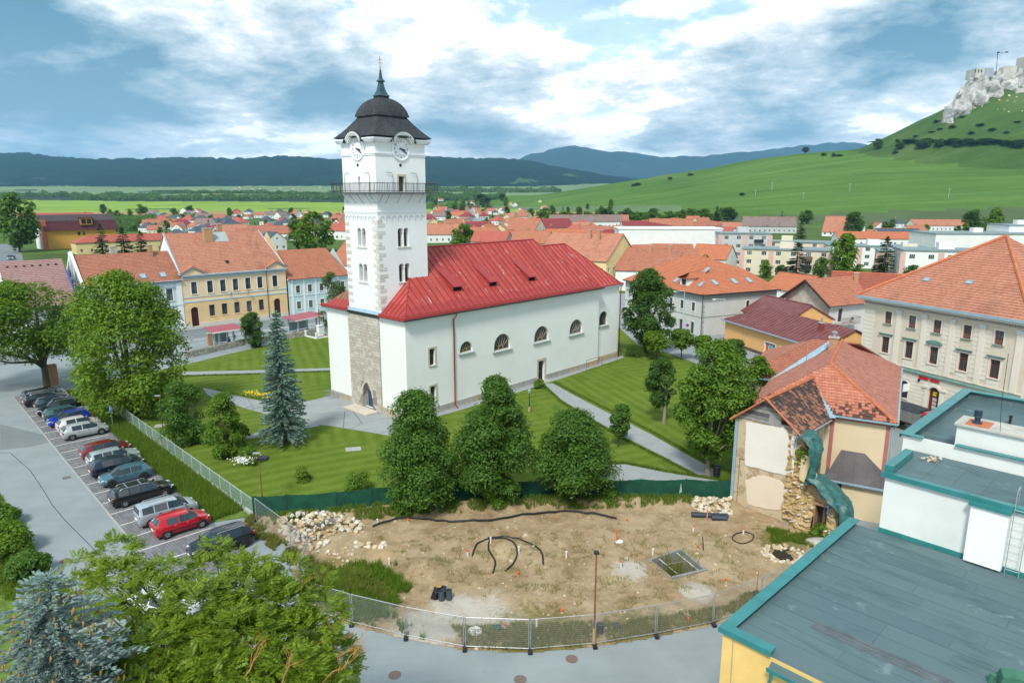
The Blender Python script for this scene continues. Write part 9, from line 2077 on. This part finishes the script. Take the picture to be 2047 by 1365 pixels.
for(x,y,yt,k,w,lb) in((40,505,388,0,76,'tall dark tree behind the vans at the upper left'),(207,512,447,4,34,'narrow fir before the yellow building'),(250,512,455,4,44,'broad fir second from left before the yellow building'),(284,508,462,4,34,'third fir before the yellow building'),(632,505,424,3,66,'large drooping birch above the turquoise house'),(598,500,440,0,50,'round tree left of the drooping birch'),(1590,560,486,4,60,'dark pine before the pink flats'),(1682,560,468,1,62,'bright green tree between the flats'),(1765,562,475,4,56,'dark pine right of the bright green tree'),(1655,552,500,3,30,'yellowish small tree left of the bright green tree'),(927,500,448,3,46,'birch with thin crown over the church roof'),(903,482,462,1,30,'light green bush by the brown-roofed white house'),(1408,555,510,1,26,'small tree behind the corner house'),(1190,560,535,1,26,'bush at the yellow gable'),(1943,470,420,2,40,'dark double tree at the right field edge'),(1982,474,416,1,40,'tall light tree at the right field edge'),(1705,475,424,2,38,'broad poplar at the right field edge'),(1600,478,442,4,24,'blue-green conifer by the stone barn'),(1612,448,420,0,30,'round bush on the field edge'),(1562,445,422,5,16,'blue spruce on the field edge'),(1432,446,412,4,18,'pointed conifer in the tree belt'),(1462,442,418,2,22,'round dark tree right of the tree belt'),(960,410,388,2,44,'dark tree clump at the head of the straight street'),(1004,402,387,2,18,'small dark tree at the hill foot'),(282,430,408,3,17,'poplar standing in the fields'),(382,428,411,2,18,'round tree standing in the fields'),(347,425,418,2,14,'low bush standing in the fields'),(1610,306,294,2,15,'lone round tree on the hill crest')):
 far_tree(x,y,yt,k,lb,None,w)
for i,(x,y,yt,k,w) in enumerate(((1530,556,520,1,30),(1640,560,515,0,34),(1560,560,530,2,24),(1820,570,530,0,34),(1715,560,528,3,26),(1500,545,515,0,24),(1620,552,508,5,24),(1850,566,535,1,26))):far_tree(x,y,yt,k,'leafy tree in front of the pink and cream flats','trees before the flats',w)
GB='trees of the belt between town and hill'
for i in range(34):x=1090+i*11+rf_.uniform(-4,4);far_tree(x,rf_.uniform(438,448),rf_.uniform(414,428),rf_.choice((0,1,2,2,3)),'tree in the green belt between the town and the grassy hill',GB,rf_.uniform(20,34))
GT='garden trees among the far houses'
for i in range(170):x,y=rf_.choice(((rf_.uniform(200,690),rf_.uniform(425,474)),(rf_.uniform(855,1230),rf_.uniform(412,474))));far_tree(x,y,y-rf_.uniform(9,20),rf_.choice((0,1,2,4,2)),'garden tree among the far houses',GT)
GP='trees round the right-hand flats'
for i in range(16):x=rf_.uniform(1640,2040);y=rf_.uniform(458,478);far_tree(x,y,y-rf_.uniform(14,26),rf_.choice((0,1,2)),'tree behind the right-hand flats',GP)
GH='bushes on the castle hill'
for(x,y) in((1646,312),(1665,314),(1678,314),(1788,308),(1795,285),(1830,278),(1862,268),(1880,262),(1905,256),(1940,270),(1960,252),(1985,262),(2010,268),(2030,250),(1870,246),(1922,240),(1265,373),(1275,372),(1380,352),(1485,392),(1340,360)):far_tree(x,y,y-rf_.uniform(5,8),2,'bush on the castle hill',GH,rf_.uniform(10,16))
for i in range(26):x=rf_.uniform(1735,2046);far_tree(x,rf_.uniform(284,300),rf_.uniform(276,284),2,'bush in the dark hedge below the castle','bushes of the hedge below the castle',rf_.uniform(18,34))
# hedgerows and woods of the valley: one leafy mass each
def belt(name,label,lines,n,size):
 C=[]
 for(xa,ya,xb,yb,d0,d1,th) in lines:
  for i in range(n):
   t=rf_.random();x=xa+(xb-xa)*t;d=d0+(d1-d0)*rf_.random()*(.4+.6*abs(math.sin(x*.045)));a=(x-1023.5)/1365;X,Y=a*d,d;hh=th*(.6+.6*mnoise.noise(Vector((x*.06,d*.002,4))));C.append((X,Y,ground_z(X,Y)+max(0,hh)*rf_.random()))
 C=np.array(C);tag(link(name,leaves_mesh(name,C,unit(len(C),rng)+[0,-.6,1.0],size*rng.uniform(.6,1.4,len(C)),.9),LEAF['dark']),label,'woodland',kind='stuff')
belt('valley_hedgerows','dark hedgerows and woods across the valley fields',[(0,0,330,0,2250,2500,16),(160,0,700,0,1950,2200,18),(330,0,690,0,2600,2750,14),(850,0,1010,0,1900,2300,20),(850,0,1120,0,2900,3200,20),(-500,0,0,0,2300,2600,16)],2600,9)
belt('field_edge_scrub','scrub between the far houses and the fields',[(230,0,430,0,620,800,7),(200,0,330,0,480,600,7),(850,0,960,0,1250,1500,12)],1500,3)
vl=[(430,392),(470,378),(520,380),(560,377),(600,384),(640,376),(880,392),(940,384),(1000,380),(1050,378),(480,376),(505,379),(585,378),(655,388),(670,386),(985,383),(900,394),(865,393)]
for x,y in vl:X,Y,Z=ray_ground(x,y);far_house(X,Y,'in the distant villages',rf_.choice((2,6,0)))
# power poles on the slope
for(x,y,yt) in((1543,382,364),(1698,386,366),(1896,397,376),(1510,392,379),(1606,396,384)):
 X,Y,Z=ray_ground(x,y);h=gz(x,yt,Y)[2]-Z;t=thing('power_pole','pale power pole on the green slope','pole',(X,Y,Z),0,'power poles on the green slope');ob('mast',MB().tube([(0,0,-1),(0,0,h)],[.35,.25],6),METAL,t);ob('crossarm',MB().box(-1.6,1.6,-.2,.2,h-1.2,h-.8),METAL,t)
 # ------------------------------------------------------------------ castle on its rock
cas=thing('castle_ruin','pale limestone castle ruin on a rock above the green hill','castle',(0,0,0));YC=1238.0
TOP=[(1896,214),(1908,203),(1914,192),(1921,177),(1931,168),(1934,153),(1946,151),(1988,150),(1993,150),(2005,147),(2040,146),(2080,148),(2170,150)];BOT=[(1896,217),(1935,213),(1950,200),(1962,186),(1990,184),(1996,190),(2020,188),(2030,182),(2050,198),(2170,200)]
def crag_mat():
 m,t,b=mat0('limestone_crag');p=t.n.new('ShaderNodeNewGeometry').outputs['Position'];n1=t.noise(t.mapping(p,scale=(1,1,.5)),.06,8,.7,.8);n2=t.noise(p,.25,5,.7)
 c=t.ramp(t.math('ADD',t.math('MULTIPLY',n1,.6),t.math('MULTIPLY',n2,.4)),[(.34,(.20,.21,.205)),(.48,(.46,.46,.44)),(.62,(.68,.67,.64))]);t.put(b.inputs['Base Color'],c);b.inputs['Roughness'].default_value=1
 bn=t.new('ShaderNodeBump',Height=n1,Strength=1.0);bn.inputs['Distance'].default_value=5;t.l.new(bn.outputs[0],b.inputs['Normal']);return m
CRAG=crag_mat();mb=MB();NXc,NZc=110,26;cols=[1896+i*(274/NXc) for i in range(NXc+1)]
for i,x in enumerate(cols):
 zt=gz(x,lerp_tab(TOP,x),YC)[2];zb=gz(x,lerp_tab(BOT,x),YC)[2]-30
 for j in range(NZc+1):
  t=j/NZc;z=zb+(zt-zb)*t;n1=mnoise.fractal(Vector((x*.07,z*.05,1)),1,2,5);Y=YC-9*(1-t)+9*n1+5*math.sin(x*.21);mb.v.append((gz(x,170,YC)[0],Y,z+1.5*n1*(t>.8)))
 X0_=gz(x,170,YC)[0];k_=1+50*min(1,i/40)/YC;mb.v.append((X0_*k_,YC*k_,zt-6*min(1,i/40)));mb.v.append((X0_*k_,YC*k_+2,zb-60))
K=NZc+3
for i in range(NXc):
 for j in range(K-1):mb.f.append((i*K+j,(i+1)*K+j,(i+1)*K+j+1,i*K+j+1));mb.uv.append(None);mb.m.append(0)
ob('crag',mb,CRAG,cas)
CWM=M('castle_masonry',(.52,.50,.45),.95,.15,.1,.5,.4,stain=.4,stain_col=(.30,.29,.26))
def cwall(name,x0,x1,yt,yb,dep,Yo=0,cren=0):
 a,b=gz(x0,yb,YC+Yo),gz(x1,yt,YC+Yo);o2=ob(name,MB().box(a[0],b[0],YC+Yo,YC+Yo+dep,a[2],b[2]),CWM,cas)
 for k in range(cren):xx=a[0]+(b[0]-a[0])*(k+.3)/cren;ob('merlon',MB().box(xx,xx+2,YC+Yo,YC+Yo+2,b[2],b[2]+2),CWM,o2)
 return o2
tw_=cwall('keep',1949,1986,137,156,26,2);ob('scaffolding',MB().box(*[v for v in(gz(1971,140,YC)[0],gz(1987,140,YC)[0],YC-.5,YC+1.9,gz(1971,154,YC)[2],gz(1971,136,YC)[2])]),METAL,tw_)
for xx in(1951,1957,1963):ob('window',MB().box(gz(xx,140,YC)[0],gz(xx+2,140,YC)[0],YC+1.6,YC+1.99,gz(xx,145,YC)[2],gz(xx,139,YC)[2]),DKP,tw_)
cwall('curtain_wall',1991,2003,142,160,8,1);cwall('curtain_wall',2003,2034,134,160,12,0,5);cwall('curtain_wall',2034,2046,137,160,10,3);cwall('palace_tower',2045,2075,112,165,24,5,3);cwall('curtain_wall',2075,2165,128,165,14,6,9);cwall('lower_wall',2030,2070,176,198,6,-16)
a,b=gz(1991,150,YC),gz(1995,106,YC);ob('floodlight_mast',MB().tube([(a[0],YC,a[2]),(b[0],YC,b[2])],.45,5).tube([(b[0],YC,b[2]),(b[0]+16,YC,b[2]+1)],.25,4).box(b[0]-1,b[0]+2.5,YC-1,YC+1,b[2]-.5,b[2]+1.5).box(b[0]+13,b[0]+17,YC-1,YC+1,b[2]+.3,b[2]+2),DKMETAL,cas)
for i in range(26):
 x,y=rf_.uniform(1935,2046),rf_.uniform(192,232);X,Y,Z=ray_ground(x,y);o2=link('outcrop',ROCK[i%8],CRAG,cas,(X,Y,Z),(i,i,i));o2.scale=(rf_.uniform(2,6),)*3
 # ------------------------------------------------------------------ air
hz_=MB().box(-13500,21500,-300,13000,-4,1000);hm=bpy.data.materials.new('valley_air');hm.use_nodes=True;hn=NT(hm.node_tree);hm.node_tree.nodes.clear()
pv_=hn.n.new('ShaderNodeVolumePrincipled');pv_.inputs['Color'].default_value=(.30,.63,1.0,1);pv_.inputs['Density'].default_value=6.5e-5;pv_.inputs['Anisotropy'].default_value=.2
mo=hn.n.new('ShaderNodeOutputMaterial');hn.l.new(pv_.outputs[0],mo.inputs['Volume']);hm.volume_intersection_method='FAST' if hasattr(hm,'volume_intersection_method') else 'FAST'
tag(ob('haze',hz_,hm),'thin blue air over the valley','haze',kind='stuff')
# ------------------------------------------------------------------ tell look-alikes apart by their place
from collections import defaultdict
same=defaultdict(list)
for o in bpy.data.objects:
 if o.parent is None and o.get('label') and not o.get('kind'):same[o['label']].append(o)
def px_of(o):d=o.location.y*_c-(o.location.z-HC)*_s;return o.location.x/max(1,d)
def first_xy(o):
 if o.type=='MESH' and o.location.length<1e-6:v=o.data.vertices[0].co;return v.x/max(1,v.y)
 return px_of(o)
for lb,os_ in same.items():
 if len(os_)>1:
  for i,o in enumerate(sorted(os_,key=first_xy)):n_=i+1;o['label']=lb+', %d%s from left'%(n_,'th' if 10<=n_%100<=20 else{1:'st',2:'nd',3:'rd'}.get(n_%10,'th'))
